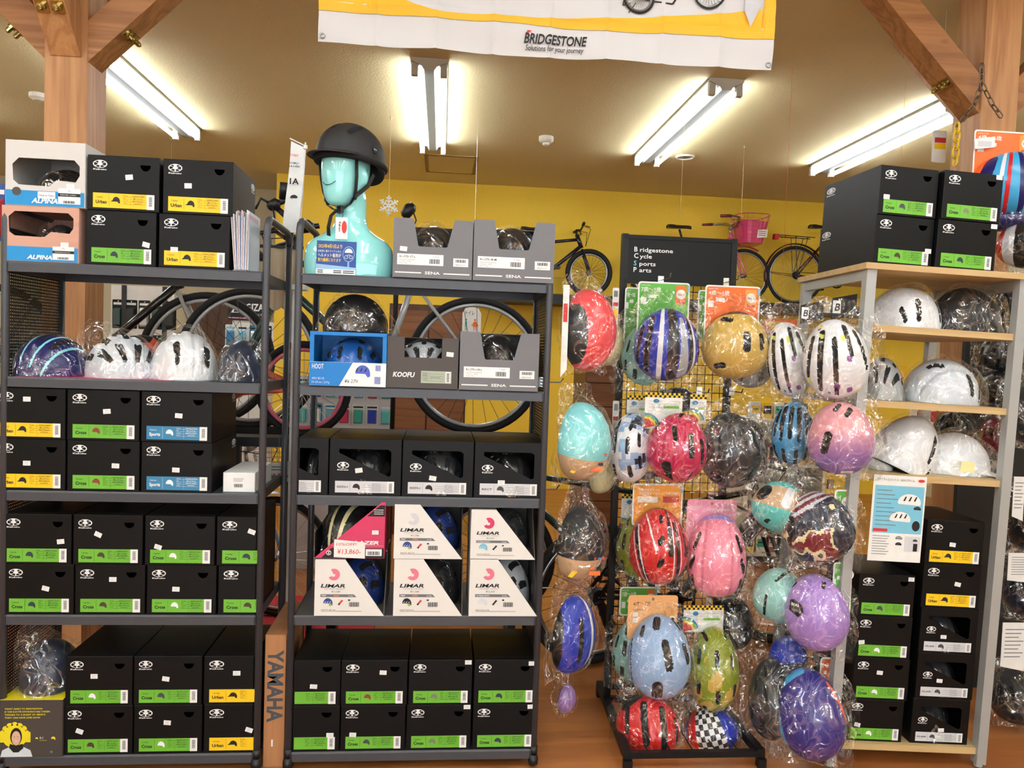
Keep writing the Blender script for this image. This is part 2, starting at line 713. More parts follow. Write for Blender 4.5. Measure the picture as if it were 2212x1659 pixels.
for i in range(5):
    xa_, xb_ = WX0 + (WX1 - WX0) * i / 5 + 0.03, WX0 + (WX1 - WX0) * (i + 1) / 5 - 0.03
    for za_, zb_ in ((WZ0 + 0.06, 1.72), (1.78, WZ1 - 0.06)):
        b = MB()
        b.box(xa_, xb_, YF - 0.053, YF - 0.047, za_, zb_)
        b.build('pane', ['window_glass'], win)

# brown door in the recess wall
a0, a1 = at(409, 652, 9.25), at(545, 652, 9.25)
b = MB()
b.box(a0.x, a1.x, 9.22, 9.3, 0, a0.z)
b.box(a0.x + 0.09, a1.x - 0.09, 9.205, 9.22, 0, a0.z - 0.09, 1)
d1 = structure(b.build('door_1', ['door_wood', 'door_wood']))
b = MB()
for k in range(2):
    b.box(a0.x + 0.18, a1.x - 0.18, 9.195, 9.205, 0.2 + k * 0.95, 1.0 + k * 0.85)
b.build('door_panel', ['door_wood'], d1)

# ---------------------------------------------------------------- fluorescent lights
emit_mat('tube_light', (240, 248, 255), TUBE)


def ceil_pt(px, py, z=CEIL):
    d = ray(px, py)
    v = d * ((z - CAMZ) / d.z)
    return Vector((v.x, v.y, z))


def fixture_meshes(L=1.96):
    g = L / 2
    h = MB()
    prof = [(-0.115, 0), (-0.115, -0.02), (-0.045, -0.05), (-0.03, -0.075), (0.03, -0.075), (0.045, -0.05), (0.115, -0.02), (0.115, 0)]
    n = len(prof)
    h.add([(x, -g, z) for x, z in prof] + [(x, g, z) for x, z in prof],
          [(i, (i + 1) % n, (i + 1) % n + n, i + n) for i in range(n)] + [tuple(reversed(range(n))), tuple(range(n, 2 * n))], [0] * n + [1, 1])
    t = MB()
    t.tube([(0, -g + 0.04, 0), (0, g - 0.04, 0)], 0.0165, 6)
    s = MB()
    s.box(-0.02, 0.02, -0.018, 0.018, -0.02, 0.06)
    s.tube([(0, -0.02, 0), (0, 0.02, 0)], 0.021, 10)
    return h.mesh('housing', ['fixture_darkened', 'fixture_end']), t.mesh('tube', ['tube_light'], True), s.mesh('socket', ['fixture_end'])


FX = fixture_meshes()


def fixture(x, y, label):
    o = link('fluorescent_light', FX[0], None, (x, y, CEIL))
    tag(o, label, 'light', 'twin tube ceiling lights')
    for sx in (-1, 1):
        link('tube', FX[1], o, (sx * 0.09, 0, -0.085))
        for sy in (-1, 1):
            link('socket', FX[2], o, (sx * 0.09, sy * 0.955, -0.085))
    return o


fixture(-2.20, 5.85, 'twin tube ceiling light half behind the left wooden brace')
fixture(-0.13, 5.85, 'twin tube ceiling light above the small ceiling hatch')
fixture(1.77, 5.85, 'twin tube ceiling light below the right end of the hanging banner')
fixture(3.40, 5.85, 'twin tube ceiling light ending at the right wooden column brace')
for yy in (1.2, -1.6, -3.9):
    for xx in (-3.9, -2.05, -0.13, 1.77, 3.6):
        fixture(xx, yy, 'twin tube ceiling light of the rows nearer the shop front, out of view')
fixture(-4.1, 5.85, 'twin tube ceiling light at the far left of the room, out of view')

# small things on the ceiling
mat('hatch_trim', (128, 104, 58), 0.6)
mat('detector', (225, 220, 205), 0.5)
p = ceil_pt(1180, 296)
b = MB()
b.lathe([(0.062, 0), (0.062, -0.03), (0.05, -0.045), (0.03, -0.05), (0.028, -0.068), (0.012, -0.075)][::-1], 24)
tag(b.build('smoke_detector', ['detector'], None, p, smooth=False), 'small round white smoke detector on the ceiling', 'detector')
p = ceil_pt(1480, 338)
b = MB()
b.torus(0.075, 0.012, 28, 6)
o = b.build('recessed_speaker', ['detector'], None, p + Vector((0, 0, -0.004)), smooth=True)
tag(o, 'round recessed ceiling fitting with white ring beside the right light', 'ceiling fitting')
b = MB()
b.lathe([(0.068, -0.002), (0.04, -0.004), (0.01, -0.012)][::-1], 24)
b.build('grille', ['steel'], o)
p = ceil_pt(82, 203)
b = MB()
b.lathe([(0.06, 0), (0.06, -0.03), (0.03, -0.05)][::-1], 24)
tag(b.build('smoke_detector', ['detector'], None, p), 'round white ceiling detector just left of the left wooden column', 'detector')
c = [ceil_pt(*q) for q in ((920, 334), (1032, 340), (1027, 375), (917, 370))]
x0, x1 = (c[0].x + c[3].x) / 2, (c[1].x + c[2].x) / 2
y0, y1 = c[2].y, c[0].y
b = MB()
for q in ((x0, x1, y0, y0 + 0.025), (x0, x1, y1 - 0.025, y1), (x0, x0 + 0.025, y0, y1), (x1 - 0.025, x1, y0, y1)):
    b.box(*q, CEIL - 0.008, CEIL)
b.box(x0 + 0.035, x1 - 0.035, y0 + 0.035, y1 - 0.035, CEIL - 0.005, CEIL, 1)
hatch = b.build('ceiling_hatch', ['hatch_trim', 'ceiling_plaster'])
tag(hatch, 'square access hatch in the tan ceiling', 'hatch')


mat('thread', (190, 176, 130), 0.7)
mat('hatch_trim', (128, 104, 58), 0.6)


def string_thing(px, py_top, py_bot, label, extra=0):
    p = ceil_pt(px, py_top)
    q = at(px, py_bot, p.y)
    b = MB()
    b.tube([(0, 0, 0), (0, 0, q.z - CEIL)], 0.0008, 4)
    b.lathe([(0.004, -0.02), (0.007, -0.004), (0.012, 0)], 8)
    o = b.build('hanging_string', ['thread'], None, (p.x, p.y, CEIL))
    tag(o, label, 'string')
    return Vector((p.x, p.y, q.z))


sf = string_thing(845, 253, 424, 'thin string holding the white snowflake decoration')
string_thing(1480, 228, 470, 'thin string hanging from the ceiling across the right light')
string_thing(1608, 315, 470, 'thin string hanging right of the ceiling light above the pink basket')
string_thing(371, 300, 352, 'thin string hanging behind the boxes on the left rack')
# snowflake
b = MB()
k = 10.0 * sf.y / F
for i in range(6):
    A = PI / 2 + i * PI / 3
    d = Vector((math.cos(A), 0, math.sin(A)))
    n = Vector((-math.sin(A), 0, math.cos(A)))
    b.bar((0, 0, 0), d * k * 2, k * 0.22, 0.004, up=(0, 1, 0))
    for q, l in ((0.75, 0.55), (1.35, 0.5)):
        for sg in (-1, 1):
            e = d * k * q + (d * 0.6 + n * sg * 0.8) * k * l
            b.bar(d * k * q, e, k * 0.2, 0.004, up=(0, 1, 0))
            b.lathe([(k * 0.15, -0.002), (k * 0.15, 0.002)], 8, 0, Matrix.Translation(e) @ R(90, 'X'))
    b.lathe([(k * 0.2, -0.002), (k * 0.2, 0.002)], 8, 0, Matrix.Translation(d * k * 2) @ R(90, 'X'))
tag(b.build('snowflake_decoration', ['white_print'], None, sf + Vector((0, 0, -k * 2))), 'white paper snowflake hanging on a string before the yellow wall', 'decoration')


# ---------------------------------------------------------------- wooden columns with braces
def beam_part(name, parent, a, bb, w, t, up, m):
    b = MB()
    b.bar(a, bb, w, t, 0, up)
    # own object frame along the beam so the grain runs lengthwise
    return b.build(name, [m], parent)


def bolt(parent, p, n):
    b = MB()
    u, v = ortho(n)
    n = Vector(n).normalized()
    M = Matrix((u, v, n)).transposed().to_4x4()
    M.translation = Vector(p)
    b.box(-0.024, 0.024, -0.024, 0.024, 0, 0.005, 0, M)
    b.lathe([(0.017, 0.005), (0.017, 0.016), (0.011, 0.018), (0.011, 0.036), (0.006, 0.042)], 10, 0, M)
    return b.build('bolt', ['brass'], parent, smooth=False)


def column(x0, x1, y0, y1, zb, label, braces):
    b = MB()
    b.box(x0, x1, y0, y1, 0, CEIL)
    c = tag(b.build('wooden_column', ['cedar']), label, 'column')
    cx, cy = (x0 + x1) / 2, (y0 + y1) / 2
    wd, L = 0.12, 0.75
    for d in braces:
        if d == 'cam':
            a = Vector((cx, y0 + 0.04, zb + 0.04))
            e = a + Vector((0, -L, L * 1.15))
            n = Vector((0, -1, -0.87)).normalized()
            o = beam_part('brace', c, a, e, wd, wd, (0, 1, 1), 'cedar')
            q = a + (e - a) * 0.17 + n * (wd / 2)
            for sx in (-0.03, 0.03):
                bolt(o, q + Vector((sx, 0, 0)), n)
        elif d == 'back':
            a = Vector((cx, y1 - 0.04, zb + 0.04))
            beam_part('brace', c, a, a + Vector((0, L, L)), wd, wd, (0, 1, 1), 'cedar')
        else:
            sx = -1 if d == 'left' else 1
            a = Vector((x0 + 0.05 if sx < 0 else x1 - 0.05, cy - 0.02, zb + 0.02))
            e = a + Vector((sx * L, 0, L))
            n = Vector((sx, 0, -1)).normalized()
            o = beam_part('brace', c, a, e, 0.135, 0.12, (-sx, 0, 1), 'cedar_x')
            q = a + (e - a) * 0.20 + n * 0.06
            for sy in (-0.03, 0.03):
                bolt(o, q + Vector((0, sy, 0)), n)
    return c


zl = at(187, 125, 3.4).z
column(at(95, 300, 3.4).x, at(187, 300, 3.4).x, 3.4, 3.58, zl, 'square cedar column with braces behind the left rack', ('cam', 'left', 'right', 'back'))
zr = at(2116, 235, 3.4).z
column(at(2116, 300, 3.4).x, at(2193, 300, 3.4).x, 3.4, 3.6, zr, 'square cedar column with braces behind the light wood shelf unit', ('left', 'right', 'back'))


# chains on the right column
def chain(name, label, pts, mtl, ln, wd, r):
    pts = [Vector(p) for p in pts]
    b = MB()
    q = []
    for s, cx in ((1, ln / 2 - wd / 2), (-1, -(ln / 2 - wd / 2))):
        for i in range(5):
            A = -PI / 2 + PI * i / 4
            q.append((cx * 1.0 + s * math.cos(A) * wd / 2, s * math.sin(A) * wd / 2, 0))
    b.tube(q, r, 6, 0, closed=True)
    me = b.mesh('link', [mtl], True)
    root = bpy.data.objects.new(name, None)
    COL.objects.link(root)
    root.location = pts[-1]
    tag(root, label, 'chain')
    k = 0
    for i in range(len(pts) - 1):
        d = pts[i + 1] - pts[i]
        n = max(1, int(round(d.length / (ln * 0.78))))
        for j in range(n):
            c = pts[i] + d * ((j + 0.5) / n) - pts[-1]
            X = d.normalized()
            u, v = ortho(X)
            if k % 2:
                u, v = v, -u
            M = Matrix((X, u, v)).transposed().to_4x4()
            M.translation = c
            link('link', me, root, M=M)
            k += 1


yc = 3.33
apex = at(2122, 170, yc)
chain('metal_chain', 'rusty metal chain hanging in an inverted V on the right column',
      [at(2068, 272, yc), at(2106, 225, yc), at(2121, 180, yc), at(2121, 140, yc), at(2121, 180, yc), at(2145, 228, yc), at(2163, 252, yc)], 'rusty_steel', 0.042, 0.020, 0.0032)
mat('yellow_plastic', (232, 190, 30), 0.4)
chain('plastic_chain', 'yellow plastic chain hanging below the metal chain', [at(2068, 268, yc), at(2063, 356, yc)], 'yellow_plastic', 0.05, 0.028, 0.005)

# ---------------------------------------------------------------- banner
mat('banner_cloth', (206, 204, 203), 0.75, var=0.03, scale=8)
mat('banner_yellow', (240, 180, 42), 0.7, var=0.03)
mat('banner_grey', (196, 196, 198), 0.7)
BL = at(688, 92, 3.0)
d_ = ray(1665, 153)
BR = Vector((0, 0, CAMZ)) + d_ * ((BL.z - CAMZ) / d_.z)
BW = (BR - BL).length
BH = 0.60
MPX = BW / 977.0


def cloth(u, v, off=0.0):
    """u 0..1 across, v metres above the bottom hem"""
    p = BL.lerp(BR, u)
    n = Vector((BR - BL).cross(Vector((0, 0, 1)))).normalized()
    w = 0.006 * math.sin(u * 31 + v * 9) + 0.012 * math.sin(u * 7.5 + 1 - v * 5) + 0.004 * math.sin(v * 40 + u * 11)
    for c in (0.125, 0.25, 0.375, 0.5, 0.625, 0.75, 0.875):
        w += 0.010 * math.exp(-abs(u - c) / 0.012)
    w += 0.008 * math.exp(-abs(v - 0.15) / 0.014)
    hem = 0.003 * math.sin(u * 17) + 0.003 * math.sin(u * 9)
    return p + Vector((0, 0, v - hem * (1 - v / BH))) + n * (w - off)


b = MB()
NU, NV = 280, 60
b.add([cloth(i / NU, BH * j / NV) - BL for j in range(NV + 1) for i in range(NU + 1)],
      [(j * (NU + 1) + i, j * (NU + 1) + i + 1, (j + 1) * (NU + 1) + i + 1, (j + 1) * (NU + 1) + i) for j in range(NV) for i in range(NU)])
ban = tag(b.build('hanging_banner', ['banner_cloth'], None, BL, smooth=True), 'wide white and yellow cloth banner hanging from the ceiling', 'banner')


def interp(x, pts):
    for (xa, ya), (xb, yb) in zip(pts, pts[1:]):
        if x <= xb:
            return ya + (yb - ya) * (x - xa) / max(1e-9, xb - xa)
    return pts[-1][1]


def cloth_print(name, fn, mats):
    b = MB()
    fn(b)
    return b.build(name, mats, ban)


def swoosh(b):
    lo = [(688, 65), (790, 66), (933, 62), (1120, 67), (1305, 61), (1427, 66), (1597, 63), (1665, 63)]
    hi = [(688, 330), (760, 330), (800, 140), (846, 104), (890, 86), (933, 76), (1120, 81), (1305, 87), (1427, 103), (1597, 123), (1640, 126), (1641, 330), (1665, 330)]
    n = 280
    vs, fs = [], []
    for i in range(n + 1):
        x = 688 + 977 * i / n
        for j in range(13):
            h = interp(x, lo) + (interp(x, hi) - interp(x, lo)) * j / 12
            vs.append(cloth(i / n, min(BH, h * MPX), -0.0035) - BL)
    for i in range(n):
        for j in range(12):
            fs.append((i * 13 + j, i * 13 + 13 + j, i * 13 + 14 + j, i * 13 + 1 + j))
    b.add(vs, fs, 0)


cloth_print('yellow_print', swoosh, ['banner_yellow'])


def tail(b):
    P3 = [(1597, 122), (1611, 88), (1652, 175), (1600, 175)]
    b.add([cloth((x - 688) / 977, h * MPX, -0.012) - BL for x, h in P3], [(0, 1, 2, 3)], 0)


cloth_print('speech_tail', tail, ['banner_grey'])


def banner_bike(b):
    for cx, ch, r in ((1367, 138, 34), (1519, 160, 37)):
        for r0, r1, m in ((r - 5, r, 0), (r - 9, r - 5, 1)):
            n = 40
            vs = []
            for i in range(n):
                A = 2 * PI * i / n
                for rr in (r0, r1):
                    vs.append(cloth((cx + rr * math.cos(A) - 688) / 977, max(0, (ch + rr * math.sin(A))) * MPX, -0.008) - BL)
            b.add(vs, [(2 * i, 2 * i + 1, 2 * ((i + 1) % n) + 1, 2 * ((i + 1) % n)) for i in range(n)], m)
        for i in range(12):
            A = PI * i / 12
            q = []
            for s in (-1, 1):
                for w in (-0.5, 0.5):
                    q.append(cloth((cx + s * (r - 9) * math.cos(A) - w * math.sin(A) - 688) / 977, (ch + s * (r - 9) * math.sin(A) + w * math.cos(A)) * MPX, -0.0075) - BL)
            b.add(q, [(0, 1, 3, 2)], 1)
    for (xa, ha), (xb, hb), w in (((1367, 138), (1440, 130), 3), ((1440, 130), (1500, 220), 4), ((1519, 160), (1490, 240), 4), ((1367, 138), (1405, 215), 3), ((1332, 120), (1350, 128), 2), ((1332, 120), (1338, 150), 2), ((1345, 104), (1362, 130), 2)):
        dx, dh = xb - xa, hb - ha
        l = math.hypot(dx, dh)
        nx, nh = -dh / l * w / 2, dx / l * w / 2
        b.add([cloth((x - 688) / 977, h * MPX, -0.005) - BL for x, h in ((xa + nx, ha + nh), (xa - nx, ha - nh), (xb - nx, hb - nh), (xb + nx, hb + nh))], [(0, 1, 2, 3)], 0)


cloth_print('bicycle_print', banner_bike, ['ink', 'steel'])


def banner_text(b):
    def put(s, x0, x1, h0, h, m, bold, shear, dx=0):
        v, f, bb = glyphs(s, bold, shear, 3)
        vs = []
        for q in v:
            x = x0 + (q[0] - bb[0]) / (bb[2] - bb[0]) * (x1 - x0)
            hh = h0 + (q[1] - bb[1]) / (bb[3] - bb[1]) * h
            vs.append(cloth((x - 688) / 977, hh * MPX, -0.006) - BL)
        b.add(vs, f, m)
    put('BRIDGESTONE', 1120, 1257, 25.5, 22, 0, 0.02, 0.22)
    put('Solutions for your journey', 1124, 1250, 8, 15, 0, 0.005, 0.15)
    b.add([cloth((x - 688) / 977, h * MPX, -0.006) - BL for x, h in ((1127, 53), (1121, 40), (1136, 53))], [(0, 1, 2)], 1)


cloth_print('brand_print', banner_text, ['ink', 'red_print'])
for x, h in ((697, 11), (1658, 10)):
    b = MB()
    b.torus(0.0085, 0.003, 16, 6, 0, Matrix.Translation(cloth((x - 688) / 977, h * MPX, -0.003) - BL) @ R(90, 'X'))
    b.build('eyelet', ['steel'], ban, smooth=True)
for u in (0.03, 0.97):
    b = MB()
    q = cloth(u, BH - 0.01) - BL
    b.tube([q, (q.x, q.y, CEIL - BL.z)], 0.002, 5)
    b.build('cord', ['white_print'], ban)

# ================================================================ steel racks
Y0 = 2.70
SHZ = [1.745, 1.362, 0.980, 0.556, 0.067]          # tops of the shelves
LIP = 0.034
RD = 0.40                                         # rack depth
perforated_mat('perforated_black', (24, 24, 26), 0.011, 0.0036)


def rack(xa, xb, label, mesh_left, mesh_right, group):
    root = bpy.data.objects.new('steel_rack', None)
    COL.objects.link(root)
    root.location = ((xa + xb) / 2, Y0, 0)
    tag(root, label, 'rack')
    hw = (xb - xa) / 2
    for i, z in enumerate(SHZ):
        b = MB()
        w = hw - 0.012
        # tray with a rounded front lip
        prof = [(0.0, z - 0.006), (0.004, z), (RD - 0.004, z), (RD, z - 0.006), (RD, z - LIP), (RD - 0.012, z - LIP), (RD - 0.012, z - 0.008),
                (0.012, z - 0.008), (0.012, z - LIP), (0.0, z - LIP)]
        n = len(prof)
        b.add([(-w, y, q) for y, q in prof] + [(w, y, q) for y, q in prof],
              [(i2, (i2 + 1) % n, (i2 + 1) % n + n, i2 + n) for i2 in range(n)], 0)
        for s in (-1, 1):
            b.box(s * w - 0.002, s * w + 0.002, 0, RD, z - LIP, z)
        b.build('shelf', ['rack_metal'], root)
    for s in (-1, 1):
        b = MB()
        x = s * hw
        pts = [(x, 0.012, 0.07), (x, 0.012, 1.88)]
        for k in range(1, 5):
            A = PI / 2 * k / 4
            pts.append((x, 0.012 + 0.05 * (1 - math.cos(A)), 1.88 + 0.05 * math.sin(A)))
        for k in range(0, 5):
            A = PI / 2 * k / 4
            pts.append((x, RD - 0.06 + 0.05 * math.sin(A), 1.88 + 0.05 * math.cos(A)))
        pts += [(x, RD - 0.01, 1.88), (x, RD - 0.01, 0.07)]
        b.tube(pts, 0.0125, 10)
        b.build('side_frame', ['rack_metal'], root, smooth=True)
        for y in (0.012, RD - 0.01):
            c = MB()
            c.lathe([(0.0, 0.0), (0.02, 0.004), (0.026, 0.018), (0.02, 0.034), (0.0, 0.038)], 14, 0, T(x, y, 0.026) @ R(90, 'Y') @ T(0, 0, -0.019))
            c.tube([(x, y, 0.045), (x, y, 0.075)], 0.016, 8)
            c.build('caster', ['black_plastic'], root, smooth=True)
        if (s < 0 and mesh_left) or (s > 0 and mesh_right):
            c = MB()
            c.box(x - 0.001, x + 0.001, 0.025, RD - 0.02, 0.09, 1.86)
            c.build('mesh_panel', ['perforated_black'], root)
    return root


LX0, LX1 = -1.452, -0.606
RX0, RX1 = -0.497, 0.374
rack(LX0, LX1, 'dark grey steel rack of helmet boxes at the left edge', True, False, '')
rack(RX0, RX1, 'dark grey steel rack carrying the turquoise mannequin bust', False, True, '')

# ================================================================ cartons
BWI, BHI, BDE = 0.240, 0.170, 0.31


def helmet_icon(b, x, z, w, m, brim=True, y=-0.0012, white=None):
    """side view of a cap shaped helmet, brim to the left"""
    pts = []
    for i in range(13):
        A = PI - PI * i / 12
        pts.append((x + w * (0.55 + 0.45 * math.cos(A) * (0.95 if A > PI / 2 else 1.0)), z + w * 0.5 * math.sin(A)))
    pts += [(x + w, z - w * 0.16), (x + w * 0.86, z - w * 0.22), (x + w * 0.72, z - w * 0.02)]
    b.poly(pts, y, m)
    if brim:
        b.poly([(x - w * 0.12, z - w * 0.03), (x + w * 0.3, z - w * 0.02), (x + w * 0.3, z + w * 0.1), (x + w * 0.12, z + w * 0.12)], y, m)


ICON = {'black': (26, 24, 24), 'navy': (44, 58, 70), 'brown': (72, 56, 44), 'red': (140, 62, 48), 'white': (235, 238, 238), 'grey': (120, 128, 108), 'slate': (66, 72, 78)}
for k_, v_ in ICON.items():
    mat('icon_' + k_, v_, 0.6)
LABEL_CACHE = {}


def kabuto_label(kind, icon, cut=(0.0, 1.0)):
    """printed paper label on the box end; unit box coordinates (BWI x BHI)"""
    key = (kind, icon, cut)
    if key in LABEL_CACHE:
        return LABEL_CACHE[key]
    bg = {'Cross': 'green_label', 'Urban': 'yellow_label', 'Sports': 'blue_label'}[kind]
    tx = 2 if kind == 'Sports' else 1
    x0, x1, z0, z1 = 0.078 * BWI, 0.935 * BWI, 0.048 * BHI, 0.315 * BHI
    Lw, Lh = x1 - x0, z1 - z0
    b = MB()
    X = lambda f: x0 + f * Lw
    Z = lambda f: z0 + f * Lh
    c0, c1 = cut
    b.rect(X(max(0, c0)), z0, X(min(0.875, c1)), z1, -0.0006, 0)
    if c0 < 0.02:
        b.text('Canvas', X(0.05), Z(0.66), Lh * 0.13, -0.001, tx, res=1)
        b.text(kind, X(0.045), Z(0.28), Lh * 0.24, -0.001, tx, w=Lw * 0.18, bold=0.03, res=2)
        b.rect(X(0.262), Z(0.08), X(0.265), Z(0.92), -0.001, tx)
    if c0 < 0.3:
        helmet_icon(b, X(0.30), Z(0.45), Lw * 0.14, 3, kind == 'Urban')
    for f in (0.28, 0.45, 0.62, 0.79):
        if c1 > 0.8:
            b.rect(X(max(0.49, c0)), Z(f), X(0.855), Z(f + 0.012), -0.001, tx)
        else:
            b.rect(X(0.49), Z(f), X(min(0.6, c1 - 0.01)), Z(f + 0.012), -0.001, tx)
    if c1 > 0.5 and c0 < 0.5:
        for f, s in ((0.83, 'MODEL'), (0.66, 'SIZE'), (0.49, 'COLOR'), (0.32, 'CODE')):
            b.text(s, X(0.49), Z(f), Lh * 0.07, -0.001, tx, res=1)
    if c1 > 0.9:
        b.rect(X(0.61), Z(0.08), X(0.612), Z(0.92), -0.001, tx)
        for f, s, wd in ((0.82, 'CANVAS-' + kind.upper(), 0.2), (0.65, 'M/L 57-59cm', 0.15), (0.48, 'MATTE ' + ('BLACK' if icon in ('black', 'slate') else 'WHITE' if icon == 'white' else 'NAVY' if icon == 'navy' else 'BROWN'), 0.17), (0.31, '20603512', 0.12)):
            b.text(s, X(0.735), Z(f), Lh * 0.085, -0.001, tx, w=Lw * wd, bold=0.01, res=1, center=True)
        b.rect(X(0.875), Z(-0.02), X(1.0), Z(1.0), -0.0008, 2)
        zz = 0.2
        i = 0
        while zz < 0.82:
            t = (0.012, 0.02, 0.03)[(i * 7 + 3) % 3]
            b.rect(X(0.91), Z(zz), X(0.965), Z(zz + t), -0.0012, 1)
            zz += t + (0.018, 0.03)[i % 2]
            i += 1
        b.rect(X(0.9), Z(0.0), X(0.975), Z(0.05), -0.0012, 2)
    me = b.mesh('label', [bg, 'ink', 'white_print', 'icon_' + icon])
    LABEL_CACHE[key] = me
    return me


def logo_mesh():
    b = MB()
    cx, cz, rx, rz = 0.172 * BWI, 0.838 * BHI, 0.100 * BWI, 0.072 * BHI
    b.ell(cx, cz, rx, rz, -0.0006, 0, 28)
    # dark openings of the beetle-like wheel emblem
    for A0, A1, q0, q1 in ((152, 208, 0.36, 0.84), (-28, 28, 0.36, 0.84), (222, 262, 0.40, 0.86), (278, 318, 0.40, 0.86), (112, 142, 0.42, 0.84), (38, 68, 0.42, 0.84)):
        pts = []
        for i in range(7):
            A = math.radians(A0 + (A1 - A0) * i / 6)
            pts.append((cx + rx * q1 * math.cos(A), cz + rz * q1 * math.sin(A)))
        for i in range(7):
            A = math.radians(A1 - (A1 - A0) * i / 6)
            pts.append((cx + rx * q0 * math.cos(A), cz + rz * q0 * math.sin(A)))
        b.poly(pts, -0.0012, 1)
    b.text('Kabuto', cx, 0.728 * BHI, 0.028 * BHI, -0.0006, 0, w=0.19 * BWI, bold=0.03, center=True, res=1)
    return b.mesh('logo', ['white_print', 'black_card'])


LOGO = logo_mesh()


def dhole(cx, cz, r, n=10):
    return [(cx - r, cz)] + [(cx + r * math.cos(PI + PI * i / n), cz + r * 1.05 * math.sin(PI + PI * i / n)) for i in range(n + 1)][1:-1] + [(cx + r, cz)]


def carton_mb(w, h, d, holes=(), ch=0.0016, top=True, m=0, mi=0):
    """hollow box, front in the plane y=0, holes cut in the front"""
    b = MB()
    b.plate([(ch, ch), (w - ch, ch), (w - ch, h - ch), (ch, h - ch)], holes, 0, m)
    A = [(ch, 0, ch), (w - ch, 0, ch), (w - ch, 0, h - ch), (ch, 0, h - ch)]
    B = [(0, ch, 0), (w, ch, 0), (w, ch, h), (0, ch, h)]
    C = [(0, d, 0), (w, d, 0), (w, d, h), (0, d, h)]
    fs = []
    for i in range(4):
        j = (i + 1) % 4
        fs.append((i, 4 + i, 4 + j, j))
        if top or i != 2:
            fs.append((4 + i, 8 + i, 8 + j, 4 + j))
    fs.append((11, 10, 9, 8))
    b.add(A + B + C, fs, m)
    return b


KB = carton_mb(BWI, BHI, BDE, [dhole(0.805 * BWI, 0.853 * BHI, 0.075 * BWI)])
# edge of the thumb hole and the lid seam on top
KB.box(0.0, BWI, 0.03, 0.0304, BHI, BHI + 0.0005)
KBOX = KB.mesh('helmet_box', ['black_card'])
st = MB()
st.box(-0.0125, 0.0125, -0.0008, 0, -0.008, 0.008, 0)
for k_, w_ in ((0.004, 0.008), (0.0, 0.006), (-0.0045, 0.009)):
    st.rect(-w_, k_ - 0.0006, w_ * 0.7, k_ + 0.0008, -0.0012, 1)
STICKER = st.mesh('price_sticker', ['white_print', 'grey_label'])
SIDELOGO = MB()
SIDELOGO.add([(-0.0008, 0.27 - (v[0] - 0.172 * BWI) * 1.1, v[2]) for v in [q.co for q in LOGO.vertices]], [tuple(p.vertices) for p in LOGO.polygons], [p.material_index for p in LOGO.polygons])
SIDELOGO = SIDELOGO.mesh('side_logo', ['white_print', 'black_card'])


def sticker(o, u, v, ang=0.0, sc=(1, 1, 1), w=BWI, h=BHI):
    return link('price_sticker', STICKER, o, M=T(u * w, -0.0012, v * h) @ R(ang, 'Y'))


def kabuto_box(x0, x1, z, h, label, kind, icon, stick=None, Y=Y0 + 0.006, cut=(0.0, 1.0), Mf=None, lab_shift=0.0, group='black helmet boxes', d=BDE, logo=True, side=0, yaw=0.0, full=None):
    """one black box; x0,x1 = its front edges in metres, z = its base"""
    w = x1 - x0
    clip = cut != (0.0, 1.0)
    sc = ((w / BWI) if not clip else 1.0, d / BDE, h / BHI)
    M = T(x0, Y, z) @ R(yaw, 'Z') @ Matrix.Diagonal((sc[0], sc[1], sc[2], 1))
    if Mf is not None:
        M = Mf @ M
    if clip:
        holes = []
        bm_w = w
        fw = (full or 0.25)
        if cut[0] > 0:
            holes = [dhole(w - fw * 0.195, 0.853 * BHI, 0.075 * fw)]
        me = carton_mb(bm_w, BHI, BDE, holes).mesh('helmet_box', ['black_card'])
        o = link('helmet_box', me, M=M)
        sx = fw / BWI
        off = 0 if cut[0] <= 0 else w - fw
        if cut[0] <= 0:
            link('logo', LOGO, o, M=T(off, 0, 0) @ Matrix.Diagonal((sx, 1, 1, 1)))
        link('label', kabuto_label(kind, icon, cut), o, M=T(off, 0, 0) @ Matrix.Diagonal((sx, 1, 1, 1)))
        if stick:
            sticker(o, stick[0], stick[1], stick[2], w=w)
    else:
        o = link('helmet_box', KBOX, M=M)
        link('logo', LOGO, o)
        link('label', kabuto_label(kind, icon), o)
        if stick:
            sticker(o, *stick)
        if side:
            link('side_logo', SIDELOGO, o, M=Matrix.Identity(4) if side < 0 else T(BWI + 0.0016, 0, 0))
    tag(o, label, 'box', group)
    return o


def X_(px, py, Y=Y0):
    return at(px, py, Y).x


COLN = {'Cross': 'green', 'Urban': 'yellow', 'Sports': 'blue'}


def rowlab(kind, row, i, shelf, rk, bit=''):
    return f'black box, {COLN[kind]} label, {row} row, {i} from left, {shelf} shelf of {rk} rack'


def kab_row(entries, zb, h, py, row, shelf, rk, Y=Y0 + 0.006, fit=True):
    for i, e in enumerate(entries):
        (pa, pb), kind, icon, stk = e[:4]
        kw = e[4] if len(e) > 4 else {}
        ordn = kw.pop('ordn', ORD[i])
        xa, xb = X_(pa, py, Y), X_(pb, py, Y)
        kabuto_box(xa + 0.0015, xb - 0.0015, zb, h, rowlab(kind, row, ordn, shelf, rk), kind, icon, stk, Y=Y, **kw)


G = 0.0006
# ---- left rack, top shelf
z = SHZ[0] + G
kab_row([((185, 338), 'Cross', 'navy', (0.86, 0.40, 12)), ((342, 497), 'Urban', 'black', (0.22, 0.335, 0))], z, 0.181, 520, 'lower', 'top', 'left')
kab_row([((188, 345), 'Urban', 'black', (0.58, 0.62, -6)), ((351, 504), 'Urban', 'black', (0.36, 0.52, -2), dict(side=1))], z + 0.1815, 0.182, 405, 'upper', 'top', 'left')
